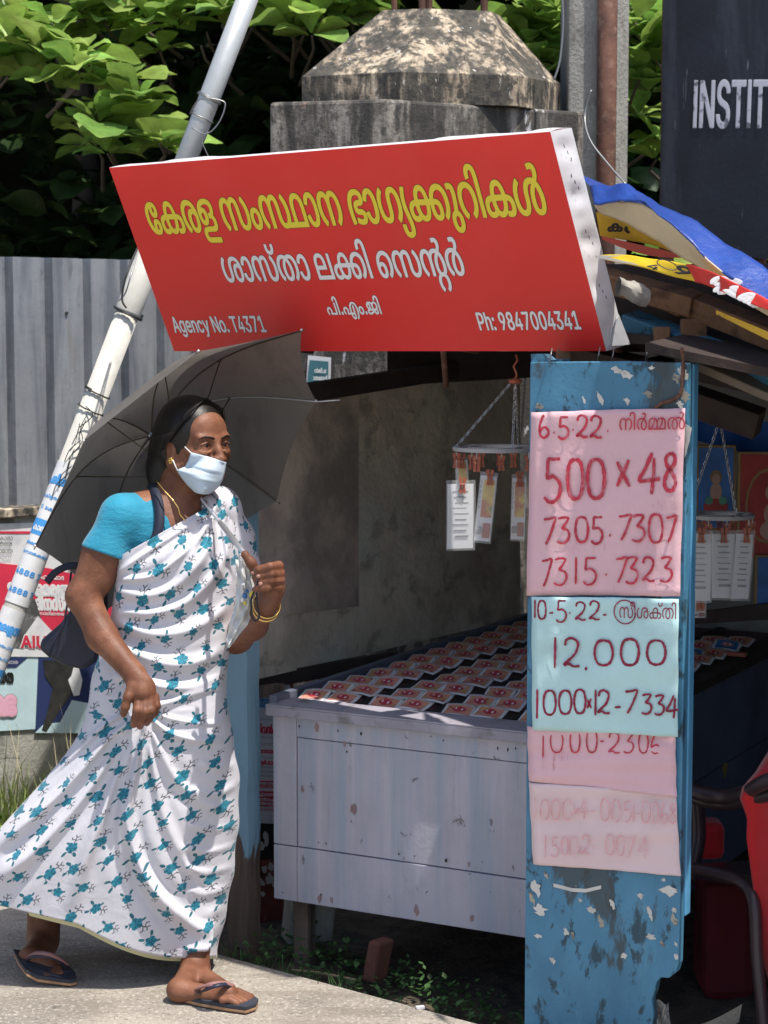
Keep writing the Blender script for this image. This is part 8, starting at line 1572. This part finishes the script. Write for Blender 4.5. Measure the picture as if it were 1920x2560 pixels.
# --- sandals
def sandal(pxs,zs,thk,par_c,label,strap):
    s_=empty('sandal',par_c,label,'sandal','pair of flip-flop sandals'); 
    top=[PZ(u,v,z+thk) for (u,v),z in zip(pxs,zs)]
    g=MB(); g.slab([p-UP*thk*.55 for p in top],-UP*thk*.45); obj('sole',g,m_sole,s_,bev=.002)
    g=MB(); g.slab(top,-UP*thk*.5); obj('insole',g,m_insole,s_,bev=.001)
    for m,pts,w_ in strap: band(pts,w_,m,'strap',s_,Vector((.2,-.6,.8)),.004)
    return s_
fpx=[(425,2466),(440,2484),(500,2499),(570,2511),(615,2517),(640,2508),(646,2496),(630,2486),(590,2476),(530,2470),(470,2458),(437,2455)]
sandal(fpx,[.004]*12,.018,PZ(530,2490,0),'tan and navy flip-flop sandal on her front foot',[
 (m_thong,[Vector(PZ(478,2480,.025)),PZ(500,2471,.050),PZ(530,2462,.070),PZ(565,2460,.066),PZ(585,2468,.050)],.012),
 (m_thongb,[Vector(PZ(492,2486,.025)),PZ(510,2478,.050),PZ(538,2466,.068),PZ(566,2463,.064),PZ(584,2470,.046)],.010)])
rpx=[(33,2372),(46,2398),(66,2425),(95,2438),(140,2445),(176,2450),(192,2446),(188,2430),(170,2412),(130,2405),(95,2392),(60,2375)]
rz=[.055,.048,.032,.014,.006,.004,.004,.006,.010,.022,.036,.050]
sandal(rpx,rz,.017,PZ(110,2430,0),'tan and navy flip-flop sandal on her trailing foot, heel lifted',[
 (m_thong,[PZ(64,2402,.05),PZ(85,2385,.085),PZ(120,2386,.088),PZ(150,2398,.07),PZ(168,2412,.045)],.011),
 (m_thongb,[PZ(62,2412,.04),PZ(82,2393,.078),PZ(118,2392,.082),PZ(148,2403,.064),PZ(164,2416,.040)],.010)])
# --- umbrella
umb=empty('umbrella',HX,'open dark grey umbrella with thin ribs resting over the woman\'s shoulder','umbrella')
tips_px=[(496,878),(754,825),(790,1002),(693,1253),(430,1455),(262,1530),(87,1365),(209,1102)]
ax_u=Vector((-.45,.70,.55)).normalized()
Cc=P(452,1180,5.13)
apx=P(372,1085,5.44)
# plane of tips
tp=[]
for (u,v) in tips_px:
    q=PP(u,v,Cc,ax_u); tp.append(q)
apex=Cc+ax_u*.17
apex=PP(378,1087,apex,ax_u)
NSg=8
V=[];F=[];nr,ns=14,10
def canopy_pt(k,f,r_):   # between rib k and k+1, f 0..1, r 0..1 apex to edge
    a,b2=tp[k%8],tp[(k+1)%8]
    def rib(t_,e): 
        return apex.lerp(e,t_)+ax_u*(.10*math.sin(math.pi*t_)*(1-.25*t_))
    p=rib(r_,a).lerp(rib(r_,b2),f); inw=(apex-ax_u*.2-p); 
    mid=4*f*(1-f); 
    edge_c=(Cc-p); p=p+edge_c*(.035*mid*r_*r_)-ax_u*(-.012*mid*r_)
    return p
g=MB()
for k in range(8): g.grid(lambda x,y,k=k:canopy_pt(k,x,max(.02,y)),ns,nr)
cn=obj('canopy',g,m_umb,umb,smooth=True)
for k in range(8):
    g=MB(); pts=[canopy_pt(k,0,t_)-ax_u*.004 for t_ in [.02+.98*i/12 for i in range(13)]]
    if k==2: pts.append(pts[-1]+(pts[-1]-pts[-2]).normalized()*.066+Vector((0,0,.01)))
    else: pts.append(pts[-1]+(pts[-1]-pts[-2]).normalized()*.008)
    g.tube(pts,.0017,6); obj('rib',g,m_rib if k!=2 else m_chrome,umb,smooth=True)
shd=(HX-apex).normalized(); run_=apex+shd*.19
for k in range(8):
    g=MB(); m_=canopy_pt(k,0,.55)-ax_u*.006; g.tube([run_,run_.lerp(m_,.5)+Vector((0,0,-.004)),m_],.0018,6); g.ball(m_,.004,6,5); obj('strut',g,m_rib,umb,smooth=True)
g=MB(); g.tube([apex+ (-shd)*.03,HX+shd*-.22],.0048,10); obj('shaft',g,m_chrome,umb,smooth=True)
g=MB(); g.tube([HX-shd*.25,HX-shd*.0],.0068,12); obj('shaft',g,m_chrome,umb,smooth=True)
g=MB(); g.tube([HX-shd*.02,HX+shd*.03],.011,12); obj('handle',g,m_blk,umb,smooth=True)
g=MB(); g.tube([run_-shd*.015,run_+shd*.02],.011,12); obj('runner',g,m_blk,umb,smooth=True)
for k in range(8):
    g=MB(); g.ball(tp[k],.0042,8,6); obj('rib_tip',g,m_chrome,umb,smooth=True)
